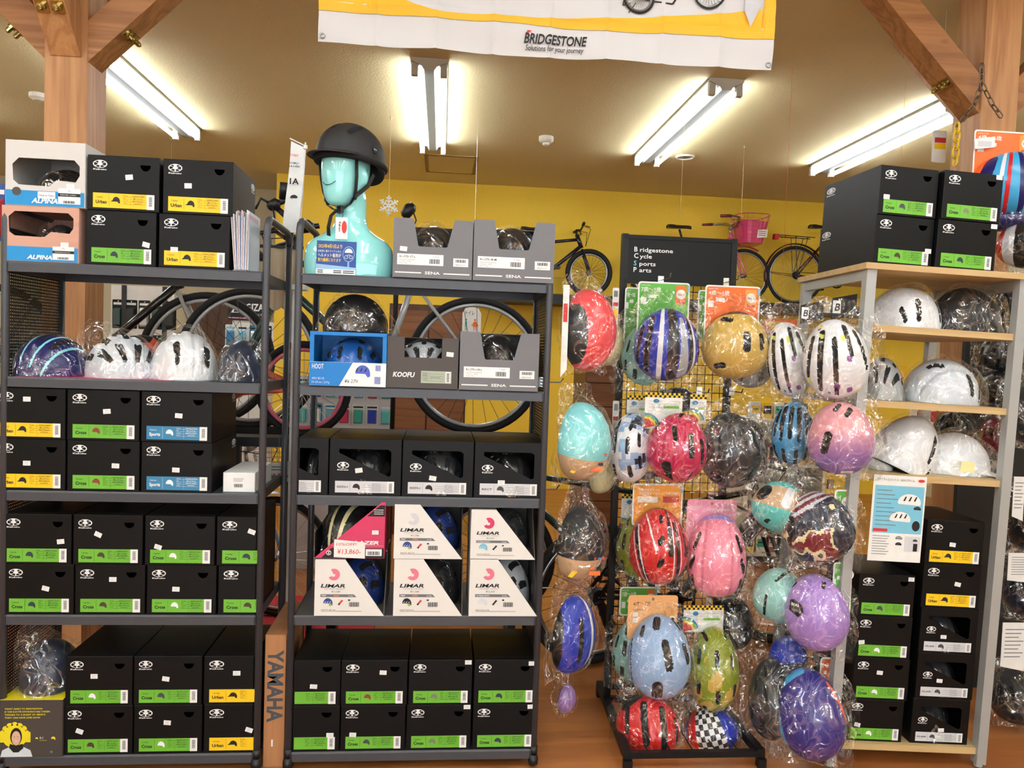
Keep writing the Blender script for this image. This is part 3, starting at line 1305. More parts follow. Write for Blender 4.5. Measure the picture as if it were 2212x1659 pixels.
# ---- left rack, third shelf
z = SHZ[2] + G
for zb, row, py in ((z, 'lower', 1010), (z + 0.1725, 'upper', 900)):
    lo = row == 'lower'
    kab_row([((-14, 142), 'Urban', 'black', (0.46, 0.53 if lo else 0.78, 0)), ((144, 302), 'Cross', 'red', (0.67 if lo else 0.55, 0.51 if lo else 0.58, 2 if lo else -5)),
             ((304, 459), 'Sports', 'white', (0.49 if lo else 0.53, 0.45 if lo else 0.53, 2 if lo else 4), dict(side=1))], zb, 0.172, py, row, 'third', 'left')
# ---- left rack, fourth shelf
z = SHZ[3] + G
FULL = 0.25
post_in = LX1 - 0.014
for zb, row, py in ((z, 'lower', 1275), (z + 0.1715, 'upper', 1165)):
    lo = row == 'lower'
    if lo:
        E = [((7, 160), 'Cross', 'navy', (0.60, 0.52, 14)), ((161, 314), 'Cross', 'brown', (0.54, 0.71, 0)), ((316, 468), 'Cross', 'white', (0.42, 0.52, 2))]
    else:
        E = [((2, 155), 'Cross', 'navy', (0.85, 0.46, -6)), ((157, 309), 'Cross', 'brown', (0.36, 0.61, 24)), ((312, 465), 'Cross', 'white', (0.19, 0.37, 17))]
    kab_row(E, zb, 0.171, py, row, 'fourth', 'left')
    xa = X_(470 if lo else 467, py)
    kabuto_box(xa, post_in, zb, 0.171, rowlab('Cross', row, 'fourth', 'fourth', 'left'), 'Cross', 'brown' if lo else 'navy', None if lo else (0.88, 0.70, 20), cut=(0.0, 0.55), full=FULL)
# ---- left rack, bottom shelf
z = SHZ[4] + G
for zb, row, py in ((z, 'lower', 1580), (z + 0.1715, 'upper', 1470)):
    lo = row == 'lower'
    E = [((134, 287), 'Cross', 'brown', (0.245, 0.48, 20)) if lo else ((140, 287), 'Cross', 'white', (0.43, 0.60, 0)),
         ((288, 437), 'Cross', 'white', (0.49, 0.64, 4)) if lo else ((288, 437), 'Cross', 'slate', (0.47, 0.54, 8))]
    kab_row(E, zb, 0.171, py, row, 'bottom', 'left')
    kabuto_box(X_(439, py), post_in, zb, 0.171, rowlab('Urban', row, 'third', 'bottom', 'left'), 'Urban', 'black', (0.93, 0.47, 18) if lo else (0.66, 0.65, 0), cut=(0.0, 0.78), full=FULL)
# ---- right rack, bottom shelf
z = SHZ[4] + G
for zb, row, py in ((z, 'lower', 1570), (z + 0.1635, 'upper', 1465)):
    lo = row == 'lower'
    xa = RX0 + 0.014
    xb = X_(733 if lo else 735, py)
    kabuto_box(xa, xb, zb, 0.163, rowlab('Cross', row, 'first', 'bottom', 'right'), 'Cross', 'brown' if lo else 'slate', (0.80, 0.36, 0) if lo else (0.43, 0.43, 4), cut=(0.30, 1.0), full=0.236)
    if lo:
        E = [((735, 876), 'Cross', 'slate', (0.19, 0.36, 3)), ((877, 1018), 'Cross', 'grey', (0.93, 0.955, 0)), ((1020, 1158), 'Cross', 'navy', (0.91, 0.95, -2))]
    else:
        E = [((736, 881), 'Cross', 'red', (0.63, 0.73, 3)), ((882, 1021), 'Cross', 'grey', (0.93, 0.95, 0)), ((1023, 1161), 'Cross', 'navy', (0.91, 0.92, 0))]
    for i, e in enumerate(E):
        kab_row([e + (dict(ordn=ORD[i + 1]),)], zb, 0.163, py, row, 'bottom', 'right')

# ================================================================ helmets and their plastic bags
def sdf_caps(p, q, f):
    """distance to a tapered capsule in the flattened crown coordinates"""
    p0, q0, p1, q1, r0, r1 = f
    dx, dy = p1 - p0, q1 - q0
    L = dx * dx + dy * dy + 1e-12
    t = np.clip(((p - p0) * dx + (q - q0) * dy) / L, 0, 1)
    return np.hypot(p - p0 - t * dx, q - q0 - t * dy) - (r0 + (r1 - r0) * t)


def expand(feats):
    """('v'|'b'|'g', p0,q0,p1,q1,r0,r1, material, mirror) -> list with the mirrored copies"""
    out = []
    for f in feats:
        k, c, m, mir = f[0], f[1:7], f[7], f[8]
        out.append((k, c, m))
        if mir:
            out.append((k, (-c[0], c[1], -c[2], c[3], c[4], c[5]), m))
    return out


def helmet_mb(a, b_, c, feats=(), n=60, egg=0.10, thmax=98, paint=None, liner=1, lift=0.0, boxy=0.0, depth=0.013, back=0.0):
    """crown in local coordinates: +z top, +y front, rim near z=0. feats as for expand().
    material 0 shell, 1 dark liner / vents, others by feature"""
    feats = expand(feats)
    s, t = np.meshgrid(np.linspace(-1, 1, n + 1), np.linspace(-1, 1, n + 1), indexing='ij')
    p = s * np.sqrt(1 - t * t / 2)
    q = t * np.sqrt(1 - s * s / 2)
    p, q = p.ravel(), q.ravel()
    r = np.hypot(p, q)
    free = r < 0.975
    cell = 1.5 / n
    for k, f, m in feats:
        if k == 'g':
            continue
        for _ in range(2):
            e = 1e-4
            d = sdf_caps(p, q, f)
            gx = (sdf_caps(p + e, q, f) - d) / e
            gy = (sdf_caps(p, q + e, f) - d) / e
            sel = free & (np.abs(d) < cell * 0.6)
            p = np.where(sel, p - d * gx, p)
            q = np.where(sel, q - d * gy, q)
    r = np.hypot(p, q)
    rr = np.maximum(r, 1e-9)
    th = np.minimum(r, 1.0) * math.radians(thmax)

    def surf(p, q, r, th, k=1.0):
        st = np.sin(th)
        sx, sy = st * p / r, st * q / r
        if boxy:
            sx = np.sign(sx) * np.abs(sx) ** (1 - boxy)
            sy = np.sign(sy) * np.abs(sy) ** (1 - boxy * 0.5)
        x = a * sx * (1 - egg * sy)
        y = b_ * sy
        zz = c * (np.cos(th) - math.cos(math.radians(thmax))) / (1 - math.cos(math.radians(thmax)))
        zz = zz + lift * sy * sy * (1 - np.cos(th)) + back * np.maximum(0, -sy) ** 2 * (np.cos(th) - 1)
        return np.stack([x * k, y * k, zz * (k if k == 1 else k)], 1)

    P = surf(p, q, rr, th)
    N = P / np.array([a * a, b_ * b_, c * c])
    N /= np.maximum(1e-9, np.linalg.norm(N, axis=1))[:, None]
    disp = np.zeros(len(p))
    for k, f, m in feats:
        d = sdf_caps(p, q, f)
        if k == 'v':
            disp = np.maximum(disp, depth * np.clip(-d / 0.03, 0, 1))
            disp = np.where((d > 0) & (d < 0.06), np.minimum(disp, -0.0025 * (1 - d / 0.06)), disp)
        elif k == 'g':
            disp = disp + 0.006 * np.exp(-(np.maximum(d, 0) / 0.03) ** 2)
    disp *= np.clip((1.0 - r) / 0.06, 0, 1)
    P = P - N * disp[:, None]
    idx = np.arange((n + 1) * (n + 1)).reshape(n + 1, n + 1)
    A, B, C, D = idx[:-1, :-1].ravel(), idx[1:, :-1].ravel(), idx[1:, 1:].ravel(), idx[:-1, 1:].ravel()
    fs = np.stack([A, B, C, D], 1)
    fp = (p[A] + p[B] + p[C] + p[D]) / 4
    fq = (q[A] + q[B] + q[C] + q[D]) / 4
    mi = np.zeros(len(fs), int)
    if paint is not None:
        mi = paint(fp, fq)
    for k, f, m in feats:
        if k == 'g':
            continue
        d = sdf_caps(fp, fq, f)
        mi = np.where(d < 0, m, mi)
    o = MB()
    o.add([tuple(v) for v in P], [tuple(int(i) for i in f) for f in fs], [int(i) for i in mi])
    # rim and liner
    loop = list(idx[:, 0]) + list(idx[-1, 1:]) + list(idx[-2::-1, -1]) + list(idx[0, -2:0:-1])
    L = len(loop)
    prev = [int(i) for i in loop]
    base = P[loop]
    for kk, (sc, up) in enumerate(((0.93, -0.004), (0.84, 0.004), (0.72, c * 0.42), (0.45, c * 0.72), (0.05, c * 0.82))):
        ring = base * np.array([sc, sc, 1.0]) + np.array([0, 0, up])
        st0 = len(o.v)
        o.v.extend([tuple(v) for v in ring])
        for i in range(L):
            j = (i + 1) % L
            o.f.append((prev[j], prev[i], st0 + i, st0 + j))
            o.m.append(liner)
        prev = list(range(st0, st0 + L))
    o.f.append(tuple(prev))
    o.m.append(liner)
    return o


def vnoise(P, seed, sc):
    """cheap smooth noise from a few random waves"""
    rs = np.random.RandomState(seed)
    out = np.zeros(len(P))
    for i in range(7):
        k = rs.normal(size=3) * sc * (0.6 + 0.35 * i)
        out += np.sin(P @ k + rs.uniform(0, 6.28)) / (1 + 0.45 * i)
    return out / 3


def dome_bag(a, b_, c, seed, tails=(), grow=1.06, rough=0.010, n=(34, 20)):
    """bag wrapped round something standing on a shelf; tails = [((dx,dy,dz), length)]"""
    nu, nv = n
    vs = []
    for j in range(nv + 1):
        th = PI * j / nv
        for i in range(nu):
            ph = 2 * PI * i / nu
            vs.append((math.sin(th) * math.cos(ph), math.sin(th) * math.sin(ph), math.cos(th)))
    D = np.array(vs)
    rad = np.ones(len(D)) * grow
    for d, l in tails:
        d = np.array(d, float)
        d /= np.linalg.norm(d)
        rad += l * np.exp(-9.0 * (1 - D @ d))
    P = D * np.array([a, b_, c]) * rad[:, None]
    nz = np.abs(vnoise(P, seed, 28)) * rough * 1.2 + np.abs(vnoise(P, seed + 1, 70)) * rough * 0.5
    P = P + D * (nz)[:, None]
    P[:, 2] = np.maximum(P[:, 2], 0.0015 + 0.002 * np.abs(vnoise(P[:, [0, 1, 1]], seed + 2, 40)))
    fs = []
    for j in range(nv):
        for i in range(nu):
            k = (i + 1) % nu
            fs.append((j * nu + i, (j + 1) * nu + i, (j + 1) * nu + k, j * nu + k))
    o = MB()
    o.add([tuple(v) for v in P], fs, 0)
    return o


def pillow_bag(w, h, cx, cz, rx, rz, tf, tb, seed, n=(26, 30), neck=0.55, gather=None):
    """flat header bag hanging in the XZ plane, bulging round something at (cx,cz); front is -Y"""
    nu, nv = n
    vs, fs = [], []
    for sgn in (-1, 1):
        for j in range(nv + 1):
            v = -1 + 2 * j / nv
            top = max(0.0, (v - 0.25) / 0.75)
            wid = w * (1 - (1 - neck) * top ** 1.4) * (1 - 0.10 * max(0, -v) ** 3)
            for i in range(nu + 1):
                u = -1 + 2 * i / nu
                x, z = wid * u + cx * 0.0, h * v
                e = 1 - ((x - cx) / rx) ** 2 - ((z - cz) / rz) ** 2
                g = math.sqrt(e) if e > 0 else 0.0
                edge = (1 - u ** 8) * (1 - v ** 8)
                th = (tf if sgn < 0 else tb) * g + 0.006 * edge * (1 - g)
                vs.append((x, sgn * th, z))
    P = np.array(vs)
    inside = np.clip(1 - ((P[:, 0] - cx) / rx) ** 2 - ((P[:, 2] - cz) / rz) ** 2, 0, 1)
    amp = 0.004 + 0.012 * (1 - inside)
    rid = np.abs(vnoise(P, seed, 30)) + 0.5 * np.abs(vnoise(P, seed + 3, 75))
    P[:, 1] += np.sign(P[:, 1]) * amp * rid * 1.2 + (1 - inside) * 0.024 * vnoise(P * np.array([1, 0, 1]), seed + 5, 16)
    P[:, 0] += 0.014 * vnoise(P[:, [2, 2, 0]], seed + 7, 22) * (1 - inside)
    P[:, 2] += 0.014 * vnoise(P[:, [0, 0, 2]], seed + 8, 24) * (1 - inside)
    m1 = (nv + 1) * (nu + 1)
    for j in range(nv):
        for i in range(nu):
            a = j * (nu + 1) + i
            fs.append((a, a + 1, a + nu + 2, a + nu + 1))
            fs.append((m1 + a, m1 + a + nu + 1, m1 + a + nu + 2, m1 + a + 1))
    o = MB()
    o.add([tuple(q) for q in P], fs, 0)
    return o


# shell colours
def shell(name, c, rough=0.3, coat=0.15, var=0.04):
    return mat('shell_' + name, c, rough, 0.0, var, 30, 0.0, coat)


for nm, c in dict(white=(226, 228, 232), pearl=(205, 212, 220), navy=(24, 26, 96), black=(22, 22, 24), blue=(22, 92, 176), royal=(34, 58, 176), gold=(206, 172, 86), magenta=(196, 36, 84), red=(206, 26, 34),
                  pink=(240, 140, 164), paleblue=(148, 178, 216), olive=(138, 150, 38), skyblue=(72, 150, 200), rose=(214, 150, 158), lilac=(146, 112, 170), teal=(70, 172, 164), mint=(150, 206, 200), aqua=(140, 222, 226),
                  lavender=(168, 132, 208), charcoal=(44, 46, 50), purple=(50, 42, 130), coral=(238, 84, 90), silver=(170, 174, 178), cyan=(60, 164, 214), orange=(244, 96, 40), dkblue=(26, 36, 60), cream=(232, 220, 170), periwinkle=(152, 152, 236), graphite=(60, 62, 66), limar=(34, 62, 140)).items():
    shell(nm, c)
mat('matte_black', (30, 30, 32), 0.6, var=0.06)
mat('matte_turquoise', (96, 196, 190), 0.5)

ROAD = [('v', 0.19, 0.42, 0.15, 0.68, 0.075, 0.05, 1, True), ('v', 0.53, 0.30, 0.45, 0.56, 0.075, 0.05, 1, True), ('v', 0.0, -0.02, 0.0, 0.24, 0.05, 0.055, 1, False), ('v', 0.34, -0.08, 0.33, 0.18, 0.055, 0.06, 1, True),
        ('v', 0.70, -0.10, 0.68, 0.12, 0.045, 0.06, 1, True), ('v', 0.18, -0.62, 0.19, -0.28, 0.06, 0.05, 1, True), ('v', 0.50, -0.52, 0.53, -0.26, 0.06, 0.045, 1, True)]
RACER = [('v', 0, -0.05, 0, 0.55, 0.055, 0.075, 1, False), ('v', 0.26, -0.1, 0.24, 0.55, 0.06, 0.085, 1, True), ('v', 0.5, -0.05, 0.47, 0.5, 0.05, 0.085, 1, True),
         ('v', 0.70, -0.05, 0.66, 0.36, 0.03, 0.07, 1, True), ('v', 0.16, -0.7, 0.18, -0.35, 0.07, 0.05, 1, True), ('v', 0.47, -0.6, 0.5, -0.3, 0.07, 0.045, 1, True)]
KIDS = [('v', 0.22, 0.38, 0.25, 0.52, 0.055, 0.055, 1, True), ('v', 0.2, -0.02, 0.2, 0.16, 0.06, 0.06, 1, True), ('v', 0.52, 0.1, 0.5, 0.28, 0.05, 0.05, 1, True),
        ('v', 0.26, -0.5, 0.24, -0.34, 0.065, 0.06, 1, True), ('v', 0.56, -0.35, 0.54, -0.16, 0.05, 0.05, 1, True)]
SLOTS = [('v', 0.34, 0.0, 0.36, 0.2, 0.06, 0.06, 1, True), ('v', 0.62, -0.05, 0.60, 0.22, 0.055, 0.055, 1, True), ('v', 0.0, 0.55, 0.0, 0.62, 0.05, 0.05, 1, False), ('v', 0.33, -0.55, 0.3, -0.42, 0.05, 0.05, 1, True)]
BMX = [('v', 0.14, -0.02, 0.14, 0.14, 0.062, 0.062, 1, True), ('v', 0.5, -0.38, 0.38, -0.48, 0.055, 0.055, 1, True), ('v', 0.45, 0.42, 0.34, 0.52, 0.05, 0.05, 1, True), ('v', -0.12, -0.78, 0.12, -0.78, 0.035, 0.035, 1, False)]
RIDGES = [('g', 0.13, -0.8, 0.13, 0.85, 0.015, 0.015, 0, True), ('g', 0.38, -0.75, 0.37, 0.75, 0.015, 0.015, 0, True)]


def shelf_helmet(x, y, z, a, b_, c, yaw, label, mats, feats=(), tails=(), seed=1, bag='clear_bag', group=None, tilt=0.0, n=60, grow=1.05, cat='helmet', name='bagged_helmet', M=None, visor=None, **kw):
    """helmet standing on something; x,y,z the middle of its base"""
    o = helmet_mb(a, b_, c, feats, n=n, **kw).mesh(name, mats, True)
    MM = T(x, y, z) @ R(yaw, 'Z') @ R(tilt, 'X')
    if M is not None:
        MM = M @ MM
    ob = link(name, o, M=MM)
    tag(ob, label, cat, group)
    if visor:
        v = visor_mb(a, b_, c)
        v.build('visor', [visor], ob, smooth=True)
    if bag:
        dome_bag(a * 1.02, b_ * 1.02, c * 1.02, seed, tails, grow).build('plastic_bag', [bag], ob)
    return ob


def visor_mb(a, b_, c, reach=0.05, wid=0.75, droop=0.35):
    """short peak along the front of the rim"""
    o = MB()
    n = 16
    vs = []
    for i in range(n + 1):
        A = PI / 2 + (i / n - 0.5) * PI * wid
        x, y = a * 0.98 * math.cos(A), b_ * 0.98 * math.sin(A)
        k = math.cos((i / n - 0.5) * PI)
        for e, dz in ((0, 0.02), (1, 0.016 - droop * reach * k)):
            for q in (0.0, -0.004):
                vs.append((x * (1 + 0.10 * e * k), y + reach * e * k, dz + q))
    fs = []
    for i in range(n):
        o4 = i * 4
        fs += [(o4, o4 + 2, o4 + 6, o4 + 4), (o4 + 1, o4 + 5, o4 + 7, o4 + 3), (o4 + 2, o4 + 3, o4 + 7, o4 + 6)]
    o.add(vs, fs, 0)
    return o

# ================================================================ other cartons
wood_mat('kraft_pink', (206, 160, 142), (196, 150, 132), 12, 0.8, 'X')
mat('alpina_grey', (205, 202, 198), 0.7, var=0.03)
mat('alpina_blue', (22, 140, 206), 0.6)
mat('sena_grey', (112, 112, 116), 0.6, var=0.04)
mat('koofu_brown', (74, 68, 66), 0.6, var=0.04)
mat('koofu_label', (168, 178, 160), 0.6)
mat('hoot_blue', (0, 120, 200), 0.5)
mat('hoot_dark', (14, 60, 110), 0.5)
mat('limar_white', (226, 223, 218), 0.6, var=0.03)
mat('limar_shade', (182, 160, 150), 0.7)
mat('lazer_pink', (204, 52, 96), 0.5)
mat('hovding_dark', (66, 60, 56), 0.6)
mat('hovding_yellow', (232, 214, 30), 0.5)
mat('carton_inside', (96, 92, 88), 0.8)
mat('pink_print', (226, 120, 140), 0.6)
mat('skin_print', (222, 178, 150), 0.6)
mat('pale_print', (206, 214, 222), 0.6)
mat('green_print', (140, 190, 60), 0.6)
mat('orange_print', (240, 120, 40), 0.6)
mat('cyan_print', (120, 190, 215), 0.6)


def barcode(b, x0, z0, x1, z1, y, m):
    x = x0
    i = 0
    W_ = x1 - x0
    while x < x1:
        t = W_ * (0.022, 0.05, 0.03, 0.07)[(i * 5 + 1) % 4]
        b.rect(x, z0, min(x1, x + t), z1, y, m)
        x += t + W_ * (0.03, 0.05, 0.02)[i % 3]
        i += 1


def alpina(px0, px1, py0, py1, z, label, face, name2, blue_h, hole_zs):
    pm = (py0 + py1) / 2
    Y = Y0 + 0.004
    xa, xb = X_(px0, pm, Y), X_(px1, pm, Y)
    w = xb - xa
    h = size_at(px0, py0, px1, py1, Y)[1]
    # octagonal window, its lower right corner stepped
    zt, zb_ = hole_zs
    hole = [(0.10 * w, zb_ * h + 0.03 * h), (0.17 * w, zb_ * h - 0.04 * h), (0.55 * w, zb_ * h - 0.05 * h), (0.64 * w, zb_ * h + 0.05 * h), (0.88 * w, zb_ * h + 0.03 * h), (0.93 * w, zb_ * h + 0.13 * h),
            (0.93 * w, zt * h - 0.09 * h), (0.86 * w, zt * h), (0.17 * w, zt * h), (0.09 * w, zt * h - 0.1 * h)]
    b = carton_mb(w, h, 0.30, [hole])
    o = tag(b.build('helmet_box', [face], None, (xa, Y, z)), label, 'box', 'window boxes on the left rack')
    b = MB()
    b.rect(0.002, 0.002, w - 0.002, blue_h * h, -0.0006, 0)
    b.text('ALPINA', 0.33 * w, 0.05 * h, 0.075 * h, -0.0012, 1, w=0.33 * w, bold=0.035, shear=0.25)
    b.build('blue_band', ['alpina_blue', 'white_print'], o)
    b = MB()
    x0 = 0.665 * w
    b.rect(x0, 0.05 * h, x0 + 0.28 * w, 0.29 * h, -0.0015, 0)
    b.rect(x0, 0.165 * h, x0 + 0.28 * w, 0.215 * h, -0.002, 1)
    barcode(b, x0 + 0.07 * w, 0.062 * h, x0 + 0.21 * w, 0.10 * h, -0.002, 1)
    b.text(name2, x0 + 0.03 * w, 0.18 * h, 0.02 * h, -0.0024, 0, w=0.2 * w, res=1)
    helmet_icon(b, x0 + 0.11 * w, 0.245 * h, 0.05 * w, 2, False, -0.002)
    b.build('product_label', ['white_print', 'ink', 'grey_label'], o)
    sticker(o, 0, 0, 0).matrix_basis = T(0.82 * w, -0.0012, 0.325 * h)
    return o, xa, w, h, Y


zt = SHZ[0] + G
o, xa, w, h, Y = alpina(3, 170, 455, 575, zt, 'pinkish cardboard helmet box with octagonal window, left end of top shelf, lower one', 'kraft_pink', 'VALPAROLA RC', 0.27, (0.90, 0.50))
shelf_helmet(xa + w * 0.5, Y + 0.15, zt + 0.003, 0.075, 0.115, h * 0.78, 20, 'black helmet in clear bag inside the pinkish window box', ['shell_graphite', 'foam'], ROAD, ((( -0.6, -0.6, 0.5), 0.25),), 3, grow=1.04, n=40)
o, xa, w, h, Y = alpina(11, 184, 315, 456, zt + h + G, 'light grey helmet box with octagonal window, left end of top shelf, upper one', 'alpina_grey', 'PANOMA CLASSIC', 0.235, (0.73, 0.36))
b = MB()
b.rect(0.41 * w, 0.12 * h, 0.63 * w, 0.225 * h, -0.0016, 0)
b.text('Made in China', 0.43 * w, 0.155 * h, 0.03 * h, -0.002, 1, w=0.18 * w, res=1)
b.build('origin_sticker', ['white_print', 'ink'], o)
b = MB()
b.ell(0.145 * w, 0.215 * h, 0.057 * w, 0.065 * h, -0.0012, 0)
b.build('round_mark', ['koofu_brown'], o)
shelf_helmet(xa + w * 0.55, Y + 0.15, zt + 0.1885 + 0.03, 0.075, 0.11, h * 0.55, -25, 'black helmet in clear bag inside the light grey window box', ['shell_black', 'foam'], ROAD, (((0.4, -0.8, 0.3), 0.2),), 5, grow=1.04, n=40)

# leaflets at the right end of the top shelf
lx = X_(512, 520, Y0 + 0.05)
hold = MB()
hold.box(0.04, 0.047, 0.0, 0.16, 0, 0.205)
hold.box(-0.004, 0.047, 0.0, 0.16, 0, 0.003)
hold.box(-0.004, 0.047, 0.157, 0.16, 0, 0.19)
ho = tag(hold.build('leaflet_holder', ['pale_print'], None, (lx, Y0 + 0.02, zt)), 'grey holder standing behind the upright leaflets on the left rack', 'holder')
mat('leaflet_print', (196, 172, 178), 0.6, var=0.25, scale=60)
mat('leaflet_blue', (120, 136, 176), 0.6, var=0.25, scale=60)
for i in range(14):
    b = MB()
    t0 = i * 0.0029
    lean = 0.0016 * (i - 7)
    zz = 0.195 + 0.012 * math.sin(i * 1.7)
    b.add([(t0, 0, 0.0035), (t0 + 0.0022, 0, 0.0035), (t0 + 0.0022, 0.14, 0.0035), (t0, 0.14, 0.0035), (t0 - lean * -1 - 0.004, 0, zz), (t0 + 0.0022 + lean - 0.004, 0, zz), (t0 + 0.0022 + lean - 0.004, 0.14, zz), (t0 + lean - 0.004, 0.14, zz)],
          [(0, 3, 2, 1), (4, 5, 6, 7), (0, 1, 5, 4), (1, 2, 6, 5), (2, 3, 7, 6), (3, 0, 4, 7)], 0)
    tag(b.build('leaflet', [('white_paper', 'leaflet_print', 'white_print', 'leaflet_blue')[i % 4]], None, (lx + 0.002, Y0 + 0.012, zt)), 'leaflet in the upright stack at the right end of the left top shelf', 'leaflet', 'upright leaflets on the left rack')


def trap(w, h, x0t, x1t, x0b, x1b, zb, r=0.008):
    """front outline of an open box with a cut-out in its top edge"""
    pts = [(0, 0), (w, 0), (w, h), (x1t, h)]
    for i in range(5):
        A = math.radians(90 * i / 4)
        pts.append((x1b - r + r * math.cos(A) * 0.9, zb + r - r * math.sin(A)))
    for i in range(5):
        A = math.radians(90 * i / 4)
        pts.append((x0b + r - r * math.sin(A), zb + r - r * math.cos(A)))
    pts += [(x0t, h), (0, h)]
    return pts


def open_box(w, h, d, front, m_out, m_in, back_h=None):
    b = MB()
    t = 0.002
    b.slab(front, 0, t, 0)
    bh = back_h or h
    b.box(0, t, t, d, 0, h, 0)
    b.box(w - t, w, t, d, 0, h, 0)
    b.box(t, w - t, d - t, d, 0, bh, 0)
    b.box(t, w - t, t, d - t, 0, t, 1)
    return b


def sena(px0, px1, py0, py1, z, code, label, hel_label, hm, seed):
    pm = (py0 + py1) / 2
    Y = Y0 - 0.004
    xa, xb = X_(px0, pm, Y), X_(px1, pm, Y)
    w = xb - xa
    h = size_at(px0, py0, px1, py1, Y)[1]
    d = 0.30
    fr = trap(w, h, 0.25 * w, 0.765 * w, 0.31 * w, 0.69 * w, 0.53 * h)
    b = open_box(w, h, d, fr, 0, 1, h)
    # half open lid flap leaning back
    b.box(0.02 * w, 0.98 * w, d * 0.62, d, h - 0.002, h, 0)
    o = tag(b.build('helmet_box', ['sena_grey', 'carton_inside'], None, (xa, Y, z)), label, 'box', 'grey open helmet boxes')
    b = MB()
    b.rect(0.055 * w, 0.215 * h, 0.635 * w, 0.40 * h, -0.0006, 0)
    b.text(code, 0.085 * w, 0.335 * h, 0.035 * h, -0.001, 1, w=0.2 * w, bold=0.015, res=1)
    for i, s in enumerate(('Smart Urban Cycling Helmet', 'Color, Size', 'Made in China')):
        b.text(s, 0.085 * w, (0.295 - 0.03 * i) * h, 0.016 * h, -0.001, 1, w=(0.2 - 0.05 * i) * w, res=1)
    barcode(b, 0.46 * w, 0.245 * h, 0.59 * w, 0.325 * h, -0.001, 1)
    b.text('R1 SERIES', 0.5 * w, 0.355 * h, 0.014 * h, -0.001, 1, w=0.08 * w, res=1)
    b.rect(0.76 * w, 0.215 * h, 0.95 * w, 0.355 * h, -0.0006, 0)
    barcode(b, 0.79 * w, 0.285 * h, 0.92 * w, 0.335 * h, -0.001, 1)
    b.text('8809629', 0.79 * w, 0.235 * h, 0.02 * h, -0.001, 1, w=0.12 * w, res=1)
    b.build('product_label', ['white_print', 'ink'], o)
    b = MB()
    b.rect(0.03 * w, 0.075 * h, 0.36 * w, 0.095 * h, -0.0006, 0)
    b.rect(0.64 * w, 0.075 * h, 0.97 * w, 0.095 * h, -0.0006, 0)
    b.text('SENA', 0.5 * w, 0.066 * h, 0.048 * h, -0.0006, 0, w=0.19 * w, bold=0.02, center=True)
    b.build('brand_print', ['white_print'], o)
    shelf_helmet(xa + w * 0.5, Y + 0.132, z + 0.004 + h * 0.3, 0.1, 0.120, h * 0.66, 180, hel_label, hm, [('b', -0.9, -0.2, 0.9, -0.2, 0.10, 0.10, 2, False)] + SLOTS, (((-0.5, -0.6, 0.6), 0.10), ((0.6, -0.3, 0.6), 0.12)), seed, grow=1.03, n=48)
    return o


o = sena(849, 1021, 473, 601, SHZ[0] + G, 'R1-STD-ST-L', 'open grey helmet box on right rack top shelf, beside the bust', 'bagged black and red helmet in the open grey box beside the bust', ['shell_black', 'foam', 'shell_red'], 21)
sticker(o, 0, 0, 0).matrix_basis = T(0.036, -0.0012, 0.098) @ R(4, 'Y')
sena(1023, 1198, 475, 606, SHZ[0] + G, 'R1-STD-IB-M', 'open grey helmet box at the right end of right rack top shelf', 'bagged black and pale blue helmet in the top right open grey box', ['shell_black', 'foam', 'shell_mint'], 22)
sena(993, 1164, 717, 842, SHZ[1] + G, 'R1-STD-OB-L', 'open grey helmet box on the second shelf beside the dark brown box', 'bagged black helmet in the open grey box on the second shelf', ['shell_black', 'foam', 'shell_black'], 23)

# dark brown box with a square notch
Y = Y0 - 0.002
xa, xb = X_(836, 780, Y), X_(990, 780, Y)
w, h = xb - xa, 0.178
fr = [(0, 0), (w, 0), (w, h), (0.765 * w, h), (0.765 * w, 0.6 * h), (0.24 * w, 0.6 * h), (0.24 * w, h), (0, h)]
b = open_box(w, h, 0.29, fr, 0, 1, h)
b.box(0.0, w, 0.13, 0.29, h - 0.002, h, 0)
ko = tag(b.build('helmet_box', ['koofu_brown', 'carton_inside'], None, (xa, Y, SHZ[1] + G)), 'dark brown helmet box with square notch on second shelf of right rack', 'box')
b = MB()
b.text('KOOFU', 0.085 * w, 0.215 * h, 0.095 * h, -0.0008, 0, w=0.31 * w, bold=0.035, shear=0.2)
b.text('CS-1', 0.17 * w, 0.165 * h, 0.035 * h, -0.0008, 1, w=0.13 * w, shear=0.2)
b.build('brand_print', ['white_print', 'rack_metal'], ko)
b = MB()
b.rect(0.48 * w, 0.105 * h, 0.91 * w, 0.345 * h, -0.0008, 0)
for i in range(4):
    b.rect(0.5 * w, (0.15 + 0.045 * i) * h, 0.8 * w, (0.153 + 0.045 * i) * h, -0.0012, 1)
for i, s in enumerate(('MODEL', 'SIZE', 'COLOR', 'CODE')):
    b.text(s, 0.5 * w, (0.295 - 0.045 * i) * h, 0.02 * h, -0.0012, 1, w=0.07 * w, res=1)
b.text('MATTE WHITE', 0.62 * w, 0.205 * h, 0.022 * h, -0.0012, 1, w=0.13 * w, res=1)
b.rect(0.825 * w, 0.12 * h, 0.895 * w, 0.33 * h, -0.0011, 2)
zz = 0.14
while zz < 0.3:
    b.rect(0.84 * w, zz * h, 0.88 * w, (zz + 0.012) * h, -0.0015, 1)
    zz += 0.022
b.build('product_label', ['koofu_label', 'ink', 'white_print'], ko)
sticker(ko, 0, 0, 0).matrix_basis = T(0.88 * w, -0.0012, 0.68 * h) @ R(4, 'Y')
shelf_helmet(xa + w * 0.5, Y + 0.14, SHZ[1] + 0.06, 0.098, 0.12, 0.105, 180, 'bagged silver grey helmet inside the dark brown box', ['shell_silver', 'foam'], ROAD, (((-0.6, -0.5, 0.4), 0.08),), 31, grow=1.03, n=48)

